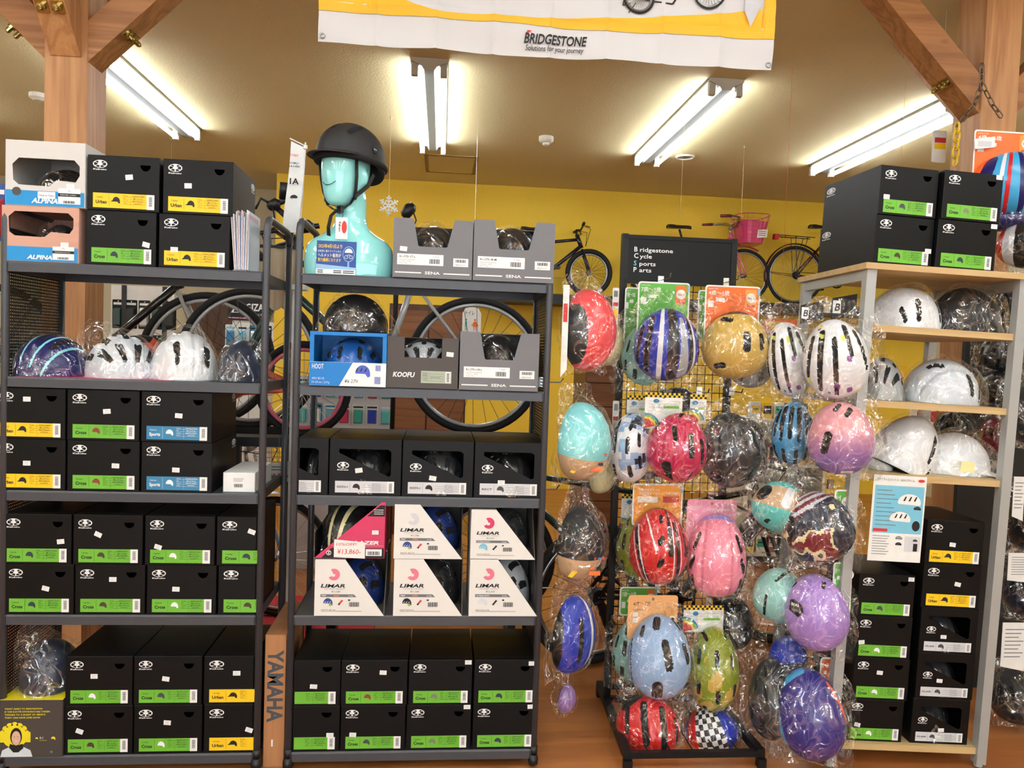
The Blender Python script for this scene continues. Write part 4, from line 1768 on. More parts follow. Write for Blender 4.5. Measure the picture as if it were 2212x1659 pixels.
# blue and white half-height box with the blue helmet
Y = Y0 - 0.006
xa, xb = X_(668, 800, Y), X_(834, 800, Y)
w, h, d = xb - xa, 0.186, 0.27
b = MB()
b.box(0, w, 0, 0.002, 0, 0.082, 1)
b.box(0, 0.002, 0.002, d, 0, h, 0)
b.box(w - 0.002, w, 0.002, d, 0, h, 0)
b.box(0, w, d - 0.002, d, 0, h, 0)
b.box(0, w, 0.002, d, 0, 0.002, 0)
for x_ in (0.002, w - 0.014):
    b.box(x_, x_ + 0.012, 0.002, 0.006, 0.082, h, 0)
b.box(0.0, w, 0.0, 0.006, h - 0.012, h, 0)
hb = tag(b.build('helmet_box', ['hoot_blue', 'white_print'], None, (xa, Y, SHZ[1] + G)), 'blue box with low white front on second shelf, bagged black helmet on top', 'box')
b = MB()
b.poly([(0, 0.0005), (0.39 * w, 0.0005), (0.56 * w, 0.0815), (0, 0.0815)], -0.0006, 0)
b.text('HOOT', 0.035 * w, 0.058, 0.017, -0.001, 1, w=0.15 * w, bold=0.01)
b.text('ARV BLUE', 0.035 * w, 0.021, 0.008, -0.001, 2, w=0.16 * w, res=1)
b.text('50-55cm | 290g', 0.035 * w, 0.008, 0.008, -0.001, 2, w=0.23 * w, res=1)
helmet_icon(b, 0.57 * w, 0.045, 0.058, 3, False, -0.001)
for i in range(3):
    b.poly([(0.6 * w + i * 0.015, 0.052), (0.6 * w + i * 0.015 + 0.005, 0.052), (0.6 * w + i * 0.015 + 0.009, 0.064), (0.6 * w + i * 0.015 + 0.006, 0.064)], -0.0016, 4)
barcode(b, 0.86 * w, 0.055, 0.93 * w, 0.075, -0.001, 3)
barcode(b, 0.85 * w, 0.01, 0.93 * w, 0.035, -0.001, 3)
b.text('\u00a56,270', 0.46 * w, 0.012, 0.012, -0.001, 4, shear=0.2, res=1)
b.build('front_print', ['hoot_blue', 'white_print', 'pale_print', 'shell_royal', 'ink'], hb)
shelf_helmet(xa + w * 0.5, Y + 0.128, SHZ[1] + 0.004, 0.108, 0.122, 0.165, 180, 'bright blue helmet in clear bag inside the low-fronted blue box', ['shell_blue', 'foam'], KIDS, (((-0.9, -0.4, 0.2), 0.18), ((0.9, -0.4, 0.1), 0.15)), 33, grow=1.0, n=60)
shelf_helmet(xa + w * 0.52, Y + 0.135, SHZ[1] + h + 0.003, 0.115, 0.13, 0.138, 170, 'black helmet in clear bag lying on top of the blue box', ['shell_black', 'foam'], SLOTS, (((-1, -0.2, -0.05), 0.32), ((1, -0.2, 0.0), 0.2)), 34, grow=1.05, n=48)

# ---------------------------------------------------------------- black window boxes
WW, WH, WD = 0.25, 0.196, 0.33


def window_hole(W_, H_):
    P = [(0.13, 0.82), (0.82, 0.82), (0.865, 0.78), (0.865, 0.36), (0.83, 0.335), (0.13, 0.75)]
    return [(x * W_, z * H_) for x, z in P]


KW = carton_mb(WW, WH, WD, [window_hole(WW, WH)])
KW.slab(window_hole(WW, WH)[::-1], 0.0001, 0.0012, 0, [[(x * 0.985 + 0.001, z * 0.985 + 0.002) for x, z in window_hole(WW, WH)]])
KWIN = KW.mesh('helmet_box', ['black_card'])


def win_label(kind, icon):
    b = MB()
    x0, x1, z0, z1 = 0.085 * WW, 0.905 * WW, 0.05 * WH, 0.255 * WH
    Lw, Lh = x1 - x0, z1 - z0
    b.rect(x0, z0, x1, z1, -0.0006, 0)
    b.text(kind, x0 + 0.03 * Lw, z0 + 0.42 * Lh, 0.16 * Lh, -0.001, 1, w=0.19 * Lw, bold=0.02, shear=0.25, res=1)
    b.rect(x0 + 0.25 * Lw, z0 + 0.1 * Lh, x0 + 0.253 * Lw, z0 + 0.9 * Lh, -0.001, 1)
    helmet_icon(b, x0 + 0.28 * Lw, z0 + 0.42 * Lh, 0.14 * Lw, 2, False)
    for f in (0.25, 0.45, 0.65):
        b.rect(x0 + 0.46 * Lw, z0 + f * Lh, x0 + 0.86 * Lw, z0 + (f + 0.015) * Lh, -0.001, 1)
    for f, s in ((0.72, kind), (0.52, 'XL/XXL'), (0.32, 'MATTE BLACK'), (0.12, '20600914')):
        b.text(s, x0 + 0.70 * Lw, z0 + f * Lh, 0.09 * Lh, -0.001, 1, w=0.15 * Lw, center=True, res=1)
    b.rect(x0 + 0.885 * Lw, z0, x1, z1, -0.0009, 3)
    q = 0.12
    while q < 0.85:
        b.rect(x0 + 0.91 * Lw, z0 + q * Lh, x0 + 0.965 * Lw, z0 + (q + 0.03) * Lh, -0.0013, 1)
        q += 0.062
    return b.mesh('label', ['grey_label', 'ink', 'icon_' + icon, 'white_print'])


WLAB = {'REZZA-2': win_label('REZZA-2', 'black'), 'FLAIR': win_label('FLAIR', 'slate'), 'RECT': win_label('RECT', 'slate')}
WLOGO = MB()
WLOGO.add([((v.co.x - 0.172 * BWI) * 0.86 + 0.19 * WW, v.co.y, (v.co.z - 0.838 * BHI) * 0.95 + 0.53 * WH) for v in LOGO.vertices], [tuple(p.vertices) for p in LOGO.polygons], [p.material_index for p in LOGO.polygons])
WLOGO = WLOGO.mesh('logo', ['white_print', 'black_card'])


def window_box(xa, xb, z, h, label, hlabel, kind, mats, seed, stk, Y=Y0 + 0.004, Mf=None, clip_left=None, d=WD, group='black window boxes', hel=True):
    w = xb - xa
    if clip_left:
        fw = clip_left
        off = w - fw
        hole = [(max(0.004, x * fw + off), zz * h) for x, zz in [(0.13, 0.82), (0.82, 0.82), (0.865, 0.78), (0.865, 0.36), (0.83, 0.335), (0.36, 0.615)]]
        hole[0] = (0.004, 0.82 * h)
        hole[-1] = (0.004, 0.335 * h + (0.83 - (0.004 - off) / fw) * 0.593 * h)
        o = carton_mb(w, h, d, [hole]).build('helmet_box', ['black_card'], None, (xa, Y, z))
        b = MB()
        x1 = 0.905 * fw + off
        b.rect(0.003, 0.05 * h, x1, 0.255 * h, -0.0006, 0)
        for f, s in ((0.205, kind), (0.165, 'XL/XXL'), (0.125, 'MATTE BLACK'), (0.085, '20600914')):
            b.text(s, x1 - 0.26 * fw, f * h, 0.018 * h, -0.001, 1, w=0.12 * fw, center=True, res=1)
            b.rect(0.006, (f - 0.012) * h, x1 - 0.1 * fw, (f - 0.009) * h, -0.001, 1)
        b.rect(x1 - 0.09 * fw, 0.05 * h, x1, 0.255 * h, -0.0009, 2)
        q = 0.075
        while q < 0.23:
            b.rect(x1 - 0.07 * fw, q * h, x1 - 0.03 * fw, (q + 0.006) * h, -0.0013, 1)
            q += 0.0125
        b.build('label', ['grey_label', 'ink', 'white_print'], o)
        cx, a = w - fw * 0.48, fw * 0.40
        cx = max(cx, 0.0)
    else:
        M = T(xa, Y, z) @ Matrix.Diagonal((w / WW, d / WD, h / WH, 1))
        o = link('helmet_box', KWIN, M=M if Mf is None else Mf @ M)
        link('label', WLAB[kind], o)
        link('logo', WLOGO, o)
        sticker(o, 0, 0, 0).matrix_basis = T(stk[0] * WW, -0.0012, stk[1] * WH) @ R(stk[2], 'Y')
        cx, a = w * 0.5, w * 0.40
    tag(o, label, 'box', group)
    if hel:
        a = min(a, w * 0.40)
        cx = w * 0.5 if clip_left else cx
        shelf_helmet(xa + cx, Y + d * 0.395, z + 0.003, a, d * 0.38, h * 0.80, 180 + (seed % 5) * 6 - 12, hlabel, mats, ROAD, (((0.5, -0.8, 0.35), 0.06),), seed, n=44, grow=1.02, M=Mf)
    return o


zz = SHZ[2] + G
py = 1005
hh = 0.199
window_box(RX0 + 0.014, X_(709, py), zz, hh, 'black window box cut off at the left by the right rack post, third shelf', 'bagged black helmet in the leftmost window box of the right rack', 'REZZA-2', ['shell_black', 'foam'], 41, None, clip_left=0.252)
window_box(X_(711, py), X_(867, py), zz, hh, 'black window box, second from left on the third shelf of right rack', 'bagged black and red helmet in second window box of the right rack', 'REZZA-2', ['shell_black', 'foam', 'shell_red'], 42, (0.41, 0.445, -8))
window_box(X_(869, py), X_(1023, py), zz, hh, 'black window box, third from left on the third shelf of right rack', 'bagged glossy black helmet in third window box of the right rack', 'REZZA-2', ['shell_graphite', 'foam'], 43, (0.43, 0.33, 8))
window_box(X_(1025, py), X_(1176, py), zz, hh, 'black window box at the right end of the third shelf of right rack', 'bagged black and white helmet in rightmost window box of right rack', 'RECT', ['shell_black', 'foam', 'shell_white'], 44, (0.39, 0.275, 0))

# ---------------------------------------------------------------- diagonal-cut display boxes
mat('limar_print_grey', (110, 112, 116), 0.6)


def diagonal_box(pts_px, z, d, label, hlabel, hm, seed, faded, model, icon, price, Y=Y0 - 0.004, circle=True):
    """pts: top-left, top-right, bottom-right, bottom-left pixel corners of the front panel"""
    q = [at(x, y, Y) for x, y in pts_px]
    xa = min(q[0].x, q[3].x)
    w = q[2].x - xa
    h = q[0].z - q[3].z
    tw = q[1].x - xa
    b = MB()
    t = 0.002
    b.slab([(0, 0), (w, 0), (tw, h), (0, h)], 0, t, 0)
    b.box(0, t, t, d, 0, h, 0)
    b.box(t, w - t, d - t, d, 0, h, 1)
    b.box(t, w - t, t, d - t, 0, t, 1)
    b.box(0, tw, t, d, h - t, h, 0)
    b.add([(w, t, 0), (w, d, 0), (w, d, h), (w, d * 0.42, h), (w - t, t, 0), (w - t, d, 0), (w - t, d, h), (w - t, d * 0.42, h)], [(0, 1, 2, 3), (7, 6, 5, 4), (3, 2, 6, 7), (0, 3, 7, 4)], 1)
    b.box(tw, w, d * 0.42, d, h - t, h, 0)
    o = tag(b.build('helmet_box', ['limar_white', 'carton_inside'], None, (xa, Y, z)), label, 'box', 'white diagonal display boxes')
    b = MB()
    cx, cz = 0.27 * w, 0.735 * h
    rm = 1 if faded == 2 else 0
    n = 26
    for i in range(n):
        A0, A1 = -2.6 + 4.7 * i / n, -2.6 + 4.7 * (i + 1) / n
        k0, k1 = (0.045 + 0.04 * i / n), (0.045 + 0.04 * (i + 1) / n)
        R1 = 0.086
        b.add([(cx + w * R1 * math.cos(A), -0.0008, cz + w * R1 * math.sin(A)) if e else (cx + w * (R1 - k) * math.cos(A), -0.0008, cz + w * (R1 - k) * math.sin(A)) for A, k, e in ((A0, k0, 1), (A1, k1, 1), (A1, k1, 0), (A0, k0, 0))], [(3, 0, 1, 2) if False else (0, 1, 2, 3)], rm)
    b.text('LIMAR', 0.085 * w, 0.505 * h, 0.062 * h, -0.0008, 2, w=0.35 * w, bold=0.03, shear=0.2)
    b.text('THE HELMET SPECIALIST', 0.14 * w, 0.472 * h, 0.016 * h, -0.0008, 3, w=0.29 * w, res=1)
    b.text(price, 0.24 * w, 0.415 * h, 0.034 * h, -0.0008, 2, shear=0.2, res=1)
    b.poly([(0.085 * w, 0.335 * h), (0.60 * w, 0.335 * h), (0.56 * w, 0.385 * h), (0.085 * w, 0.385 * h)], -0.0006, 3)
    b.text(model, 0.1 * w, 0.347 * h, 0.026 * h, -0.001, 4, w=0.07 * w if len(model) < 5 else 0.2 * w, bold=0.015, res=1)
    b.text('ROAD', 0.48 * w, 0.347 * h, 0.024 * h, -0.001, 4, w=0.07 * w, res=1)
    if len(model) < 5:
        b.rect(0.27 * w, 0.35 * h, 0.35 * w, 0.372 * h, -0.001, 5)
    helmet_icon(b, 0.11 * w, 0.225 * h, 0.15 * w, 6, False, -0.001)
    for i in range(3):
        b.poly([(0.14 * w + i * 0.035 * w, 0.235 * h), (0.155 * w + i * 0.035 * w, 0.235 * h), (0.17 * w + i * 0.035 * w, 0.265 * h)], -0.0014, 4)
    if icon in ('limar', 'black'):
        b.poly([(0.2 * w, 0.2 * h), (0.23 * w, 0.17 * h), (0.25 * w, 0.2 * h), (0.24 * w, 0.23 * h)], -0.0014, 7)
    b.poly([(0.33 * w, 0.2 * h), (0.36 * w, 0.2 * h), (0.41 * w, 0.27 * h), (0.39 * w, 0.29 * h)], -0.001, 8 if len(model) < 5 else 2)
    b.ell(0.355 * w, 0.21 * h, 0.013 * w, 0.018 * h, -0.0014, 2, 10)
    b.rect(0.48 * w, 0.27 * h, 0.51 * w, 0.295 * h, -0.001, 2)
    barcode(b, 0.5 * w, 0.165 * h, 0.64 * w, 0.245 * h, -0.001, 2)
    b.rect(0.1 * w, 0.083 * h, 0.68 * w, 0.088 * h, -0.001, 2)
    b.text('MATT ' + ('BLUE' if icon == 'limar' else 'BLACK'), 0.1 * w, 0.098 * h, 0.02 * h, -0.001, 2, w=0.2 * w, res=1)
    me = b.mesh('front_print', ['lazer_pink' if faded == 0 else 'pink_print', 'grey_label', 'ink', 'limar_print_grey', 'white_print', 'orange_print', 'shell_limar' if icon == 'limar' else ('cyan_print' if icon == 'cyan' else ('pale_print' if icon == 'white' else 'ink')), 'green_print', 'red_print'])
    link('front_print', me, o)
    a = w * 0.40
    shelf_helmet(xa + w * 0.52, Y + d * 0.52, z + 0.003, a, d * 0.40, h * 0.86, 150, hlabel, hm, ROAD, (((0.8, -0.5, 0.3), 0.07), ((0.3, -0.8, 0.5), 0.05)), seed, n=44, grow=1.02)
    return o, xa, w, h


z4 = SHZ[3] + G
diagonal_box([(681, 1211), (746, 1211), (829, 1334), (679, 1333)], z4, 0.30, 'white diagonal-cut helmet box with blue helmet, lower left on fourth shelf', 'bagged blue helmet in the lower left white diagonal box', ['shell_limar', 'foam'], 51, 1, '787', 'limar', '\u00a511,340')
diagonal_box([(852, 1211), (915, 1211), (998, 1334), (850, 1334)], z4, 0.30, 'white diagonal-cut helmet box with black helmet, lower middle on fourth shelf', 'bagged black helmet in the lower middle white diagonal box', ['shell_charcoal', 'foam'], 52, 1, '787', 'black', '\u00a511,340')
diagonal_box([(1016, 1209), (1075, 1208), (1160, 1332), (1016, 1333)], z4, 0.30, 'white diagonal-cut helmet box with white helmet, lower right on fourth shelf', 'bagged white and black helmet in the lower right white diagonal box', ['shell_pearl', 'foam'], 53, 1, 'ULTRALIGHT+', 'white', '\u00a512,600')
zu = z4 + 0.2045
diagonal_box([(853, 1092), (908, 1092), (998, 1209), (852, 1209)], zu, 0.30, 'white diagonal-cut helmet box with faded logo, upper middle on fourth shelf', 'bagged dark blue helmet in the upper middle white diagonal box', ['shell_limar', 'foam'], 54, 2, '787', 'limar', '\u00a511,340')
diagonal_box([(1019, 1097), (1073, 1097), (1156, 1204), (1019, 1204)], zu, 0.30, 'white diagonal-cut helmet box with strong pink logo, upper right on fourth shelf', 'bagged black and white helmet in the upper right white diagonal box', ['shell_graphite', 'foam'], 55, 0, 'ULTRALIGHT+', 'cyan', '\u00a512,600')

# the pink and black box, cut the other way
Y = Y0 - 0.004
xa, xb = X_(680, 1150, Y), X_(831, 1150, Y)
w, h, d = xb - xa, 0.198, 0.30
b = MB()
t = 0.002
b.slab([(0, 0), (w, 0), (w, h), (w * 0.95, h)], 0, t, 0)
b.box(0, t, t, d, 0, h * 0.45, 1)
b.box(w - t, w, t, d, 0, h, 0)
b.box(t, w - t, d - t, d, 0, h, 1)
b.box(t, w - t, t, d - t, 0, t, 1)
b.box(0, w, d * 0.5, d, h - t, h, 1)
lz = tag(b.build('helmet_box', ['lazer_pink', 'black_card'], None, (xa, Y, zu)), 'pink and black diagonal-cut helmet box with handwritten price card', 'box')
b = MB()
b.poly([(0.10 * w, 0.004 * h), (w * 0.995, 0.004 * h), (w * 0.995, 0.18 * h), (0.24 * w, 0.18 * h)], -0.0006, 0)
b.ell(0.205 * w, 0.095 * h, 0.036 * w, 0.045 * h, -0.001, 1, 18)
b.ell(0.205 * w, 0.095 * h, 0.028 * w, 0.036 * h, -0.0014, 0, 18)
b.text('Z', 0.188 * w, 0.075 * h, 0.045 * h, -0.0018, 1, bold=0.03)
b.text('LAZER', 0.56 * w, 0.25 * h, 0.062 * h, -0.001, 1, w=0.36 * w, bold=0.035, shear=0.25)
b.rect(0.735 * w, 0.045 * h, 0.965 * w, 0.165 * h, -0.001, 1)
barcode(b, 0.765 * w, 0.06 * h, 0.935 * w, 0.125 * h, -0.0014, 0)
b.rect(0.24 * w, 0.225 * h, 0.99 * w, 0.228 * h, -0.001, 1)
b.build('front_print', ['ink', 'white_print'], lz)
b = MB()
b.poly([(0.74 * w, 0.75 * h), (w * 0.995, 0.75 * h), (w * 0.995, 0.95 * h), (0.93 * w, 0.95 * h)], -0.0006, 0)
for i in range(3):
    b.rect(0.84 * w, (0.79 + 0.035 * i) * h, 0.975 * w, (0.80 + 0.035 * i) * h, -0.001, 1)
b.build('corner_print', ['ink', 'white_print'], lz)
sticker(lz, 0, 0, 0).matrix_basis = T(0.865 * w, -0.0012, 0.465 * h) @ Matrix.Diagonal((0.9, 1, 0.9, 1))
shelf_helmet(xa + w * 0.42, Y + 0.15, zu + 0.003, 0.098, 0.125, h * 0.82, 160, 'bagged black helmet with cream stripes in the pink and black box', ['shell_black', 'foam', 'shell_cream'],
             [('b', 0.18, -0.9, 0.16, 0.9, 0.05, 0.05, 2, True)] + [f for f in ROAD if abs(f[1]) > 0.3], (((-0.6, -0.7, 0.2), 0.08),), 56, grow=1.02, n=48)
b = MB()
b.slab([(0, 0), (0.107, -0.004), (0.107, 0.053), (0.0, 0.063)], 0, 0.001, 0)
b.text('10%OFF!', 0.008, 0.041, 0.010, -0.0005, 1, w=0.07, res=2, shear=0.1)
b.text('\u00a513,860-', 0.012, 0.012, 0.017, -0.0005, 1, w=0.08, res=2, shear=0.1)
o = b.build('price_card', ['white_paper', 'red_print'], None, (xa + 0.28 * w, Y - 0.0035, zu + 0.004))
tag(o, 'small white card with red handwritten price on the pink box', 'card')

# ---------------------------------------------------------------- small white box, third shelf of the left rack
Y = Y0 + 0.03
xa, xb = X_(482, 1030, Y), X_(551, 1030, Y)
w, h = xb - xa, 0.068
b = carton_mb(w, h, 0.26)
o = tag(b.build('small_carton', ['white_print'], None, (xa, Y, SHZ[2] + G)), 'small white carton at the right end of the left rack third shelf', 'box')
b = MB()
barcode(b, 0.35 * w, 0.25 * h, 0.62 * w, 0.42 * h, -0.0006, 0)
for i, q in enumerate((0.2, 0.25, 0.3)):
    b.rect(0.32 * w, (0.55 + 0.07 * i) * h, (0.5 + q * 0.5) * w, (0.565 + 0.07 * i) * h, -0.0006, 0)
b.build('product_label', ['ink'], o)

# ---------------------------------------------------------------- dark box with the printed portrait, bottom shelf
Y = Y0 - 0.004
xa, xb = X_(0, 1560, Y), X_(135, 1560, Y)
w, h, d = xb - xa, 0.197, 0.28
b = carton_mb(w, h, d)
b.m = [0] * len(b.f)
hv = b.build('helmet_box', ['hovding_dark'], None, (xa, Y, SHZ[4] + G))
tag(hv, 'dark box with yellow lid and printed smiling portrait, bottom left', 'box')
b = MB()
b.box(-0.0005, w + 0.0005, 0.0005, d, h, h + 0.0012)
b.build('yellow_lid', ['hovding_yellow'], hv)
b = MB()
for i, s in enumerate(('WHAT LEADS TO INNOVATION', 'IS THE ROUTE HÖVDING HAS TAKEN', 'THANKS TO A BURST OF GENIUS', 'THAT CAN SAVE LIVES NOW')):
    b.text(s, 0.075 * w, (0.835 - 0.052 * i) * h, 0.028 * h, -0.0008, 0, w=(0.60, 0.72, 0.65, 0.57)[i] * w, bold=0.02, res=1)
b.build('slogan_print', ['hovding_yellow'], hv)
b = MB()
for i in range(9):
    A = PI * i / 8
    b.ell(0.235 * w + 0.2 * w * math.cos(A), 0.33 * h + 0.26 * h * math.sin(A) * 0.9, 0.055 * w, 0.055 * h, -0.0006, 0, 14)
b.ell(0.235 * w, 0.36 * h, 0.2 * w, 0.2 * h, -0.0007, 0, 24)
b.rect(0.0, 0.26 * h, 0.49 * w, 0.44 * h, -0.00065, 0)
b.ell(0.26 * w, 0.36 * h, 0.094 * w, 0.155 * h, -0.001, 1, 22)           # hair
b.ell(0.262 * w, 0.335 * h, 0.072 * w, 0.125 * h, -0.0014, 2, 22)        # face
b.poly([(0.01 * w, 0.004 * h), (0.525 * w, 0.004 * h), (0.49 * w, 0.12 * h), (0.36 * w, 0.19 * h), (0.17 * w, 0.19 * h), (0.04 * w, 0.12 * h)], -0.001, 3)
b.poly([(0.15 * w, 0.17 * h), (0.22 * w, 0.085 * h), (0.3 * w, 0.085 * h), (0.38 * w, 0.16 * h), (0.37 * w, 0.235 * h), (0.26 * w, 0.205 * h), (0.165 * w, 0.235 * h)], -0.0018, 1)
for sx in (-1, 1):
    b.ell(0.262 * w + sx * 0.027 * w, 0.36 * h, 0.009 * w, 0.006 * h, -0.0019, 1, 8)
b.poly([(0.235 * w, 0.29 * h), (0.262 * w, 0.272 * h), (0.292 * w, 0.29 * h), (0.262 * w, 0.284 * h)], -0.0019, 4)
b.build('portrait_print', ['hovding_yellow', 'ink', 'skin_print', 'pale_print', 'white_print'], hv)
b = MB()
b.text('0.1', 0.635 * w, 0.315 * h, 0.04 * h, -0.0008, 5, bold=0.02, res=1)
b.rect(0.63 * w, 0.285 * h, 0.75 * w, 0.29 * h, -0.0008, 0)
helmet_icon(b, 0.56 * w, 0.32 * h, 0.05 * w, 0, False, -0.0008)
helmet_icon(b, 0.81 * w, 0.315 * h, 0.08 * w, 0, False, -0.0008)
b.text('CE', 0.8 * w, 0.07 * h, 0.03 * h, -0.0008, 3, res=1)
b.build('front_print', ['hovding_yellow', 'ink', 'skin_print', 'pale_print', 'white_print', 'white_paper'], hv)
shelf_helmet(xa + 0.10, Y + 0.13, SHZ[4] + G + h + 0.003, 0.098, 0.115, 0.155, 200, 'black helmet in a loose clear bag on the yellow-lidded box', ['shell_dkblue', 'foam'], SLOTS, (((-1, -0.3, 0.25), 0.35), ((0.5, 0.2, 0.9), 0.6), ((0.9, -0.5, -0.1), 0.25)), 61, bag='clear_bag_hazy', grow=1.07)

# ---------------------------------------------------------------- bagged helmets on the left rack's second shelf
zs = SHZ[1] + G
yy = Y0 + 0.15


def sh(px0, px1, py0, feats, mats, label, seed, yaw, tails=(), b_=0.135, Y=yy, z=zs, py1=None, **kw):
    pm = (px0 + px1) / 2
    xm = at(pm, 780, Y).x
    a = size_at(px0, 700, px1, 800, Y)[0] / 2
    top = at(pm, py0, Y).z
    return shelf_helmet(xm, Y, z, a, b_, top - z, yaw, label, mats, feats, tails, seed, **kw)


FRONTSLOT = [('v', 0.25, 0.42, 0.3, 0.66, 0.07, 0.065, 1, False), ('v', -0.4, 0.38, -0.46, 0.62, 0.07, 0.065, 1, False), ('v', 0.05, 0.02, 0.15, 0.02, 0.05, 0.05, 1, False), ('v', -0.42, -0.05, -0.36, -0.02, 0.05, 0.05, 1, False)]
STRIPE = [('b', s * 0.3 + 0.12, -0.85, s * 0.3 + 0.02, 0.8, 0.022, 0.022, 2, False) for s in (-2, -1, 0, 1, 2)]
sh(40, 184, 722, STRIPE + [('v', s * 0.3 + 0.27, -0.3, s * 0.3 + 0.2, 0.3, 0.04, 0.05, 1, False) for s in (-2, -1, 0, 1)], ['shell_navy', 'foam', 'shell_aqua'], 'dark blue helmet with turquoise stripes in clear bag, second shelf', 71, 160, (((0.8, 0.1, 0.55), 0.25), ((0.9, -0.3, -0.1), 0.2)), 0.13)
sh(192, 336, 722, ROAD + RIDGES, ['shell_pearl', 'foam'], 'white road helmet with long vents in a tall clear bag, second shelf', 72, 215, (((0.75, 0.2, 0.8), 0.55), ((-1, -0.4, 0.1), 0.4)), 0.135, bag='clear_bag')
sh(330, 470, 715, FRONTSLOT + RIDGES, ['shell_white', 'foam'], 'smooth white helmet with six slots in clear bag, second shelf', 73, 205, (((-0.2, -0.3, 0.9), 0.08),), 0.135)
sh(474, 575, 735, SLOTS, ['shell_dkblue', 'foam'], 'dark helmet in crinkled clear bag beside the rack post, second shelf', 74, 180, (((-0.6, -0.6, 0.5), 0.2),), 0.12, bag='clear_bag_hazy')
# papers under them
b = MB()
b.slab([(0, 0), (0.5, 0), (0.5, 0.0006), (0, 0.0006)], 0, 0.2, 0)
tag(b.build('red_flyer', ['lazer_pink'], None, (-1.42, Y0 + 0.015, SHZ[1] + 0.0002)), 'thin red flyer lying under the bagged helmets', 'flyer')

# ================================================================ mannequin bust with helmet
mat('turquoise_gloss', (150, 228, 226), 0.12, var=0.02, coat=0.6)


def ring_loft(mb, rings, n=36, m=0):
    """rings: (cx, cy, z, rx, ry, power)"""
    vs, fs = [], []
    for cx, cy, z, rx, ry, pw in rings:
        for j in range(n):
            A = 2 * PI * j / n
            c, s = math.cos(A), math.sin(A)
            vs.append((cx + rx * math.copysign(abs(c) ** (2 / pw), c), cy + ry * math.copysign(abs(s) ** (2 / pw), s), z))
    k = len(rings)
    for i in range(k - 1):
        for j in range(n):
            j2 = (j + 1) % n
            fs.append((i * n + j, i * n + j2, (i + 1) * n + j2, (i + 1) * n + j))
    fs += [tuple(reversed(range(n))), tuple(range((k - 1) * n, k * n))]
    mb.add(vs, fs, m)


YM = Y0 + 0.16
bc = at(755, 560, YM)
ZB = SHZ[0] + G
body = MB()
hw = 0.160
ring_loft(body, [(0, 0, 0.0, hw * 0.98, 0.085, 3.2), (0, 0, 0.05, hw, 0.088, 3.2), (0, 0, 0.085, hw * 0.99, 0.086, 3.0), (0, 0.003, 0.115, hw * 0.955, 0.080, 2.8), (0, 0.006, 0.138, hw * 0.84, 0.072, 2.6),
                 (0, 0.010, 0.158, hw * 0.62, 0.066, 2.4), (0, 0.012, 0.180, hw * 0.43, 0.062, 2.2), (0, 0.012, 0.205, hw * 0.36, 0.058, 2.0), (0, 0.010, 0.245, hw * 0.345, 0.056, 2.0), (0, 0.006, 0.29, hw * 0.35, 0.056, 2.0), (0, 0, 0.33, hw * 0.30, 0.05, 2.0)])
# head in its own frame: +x is the direction the face looks (before turning)
head = MB()
ring_loft(head, [(0.045, 0, 0.0, 0.025, 0.022, 2), (0.040, 0, 0.012, 0.046, 0.040, 2.2), (0.026, 0, 0.035, 0.068, 0.055, 2.3), (0.012, 0, 0.07, 0.086, 0.066, 2.3), (0.004, 0, 0.115, 0.097, 0.073, 2.2), (0, 0, 0.155, 0.100, 0.077, 2.1),
                 (-0.002, 0, 0.19, 0.096, 0.075, 2.0), (-0.004, 0, 0.22, 0.078, 0.062, 2.0), (-0.006, 0, 0.238, 0.04, 0.035, 2.0)])
# ears and a slight nose ridge
for s in (-1, 1):
    head.lathe([(0.002, -0.012), (0.018, -0.006), (0.023, 0), (0.018, 0.006), (0.002, 0.012)], 14, 0, T(-0.012, s * 0.075, 0.105) @ R(90, 'X') @ Matrix.Diagonal((0.75, 1.35, 1, 1)))
head.lathe([(0.002, -0.035), (0.012, -0.02), (0.014, 0.0), (0.007, 0.02), (0.002, 0.035)], 12, 0, T(0.096, 0, 0.10) @ Matrix.Diagonal((0.7, 0.8, 1, 1)))
HM = T(-0.012, -0.01, 0.255) @ R(-122, 'Z') @ R(4, 'Y')
body.add(head.v, head.f, 0, HM)
tmp = body.build('mannequin_bust', ['turquoise_gloss'])
md = tmp.modifiers.new('weld', 'REMESH')
md.mode = 'VOXEL'
md.voxel_size = 0.006
ms = tmp.modifiers.new('soft', 'SMOOTH')
ms.factor = 0.5
ms.iterations = 8
dg = bpy.context.evaluated_depsgraph_get()
me = bpy.data.meshes.new_from_object(tmp.evaluated_get(dg))
bpy.data.objects.remove(tmp)
me.polygons.foreach_set('use_smooth', [True] * len(me.polygons))
bust = tag(link('mannequin_bust', me, None, (bc.x, YM, ZB)), 'glossy turquoise mannequin bust wearing the black helmet', 'mannequin')
b = MB()
pts = []
for i in range(11):
    A = -0.32 + 0.64 * i / 10
    pts.append(HM @ Vector((0.012 + 0.0905 * math.cos(A * 1.25), 0.0705 * math.sin(A * 1.25) * 1.0, 0.068 + 0.012 * (A / 0.32) ** 2)))
b.tube(pts, 0.0012, 5)
b.build('drawn_smile', ['ink'], bust)

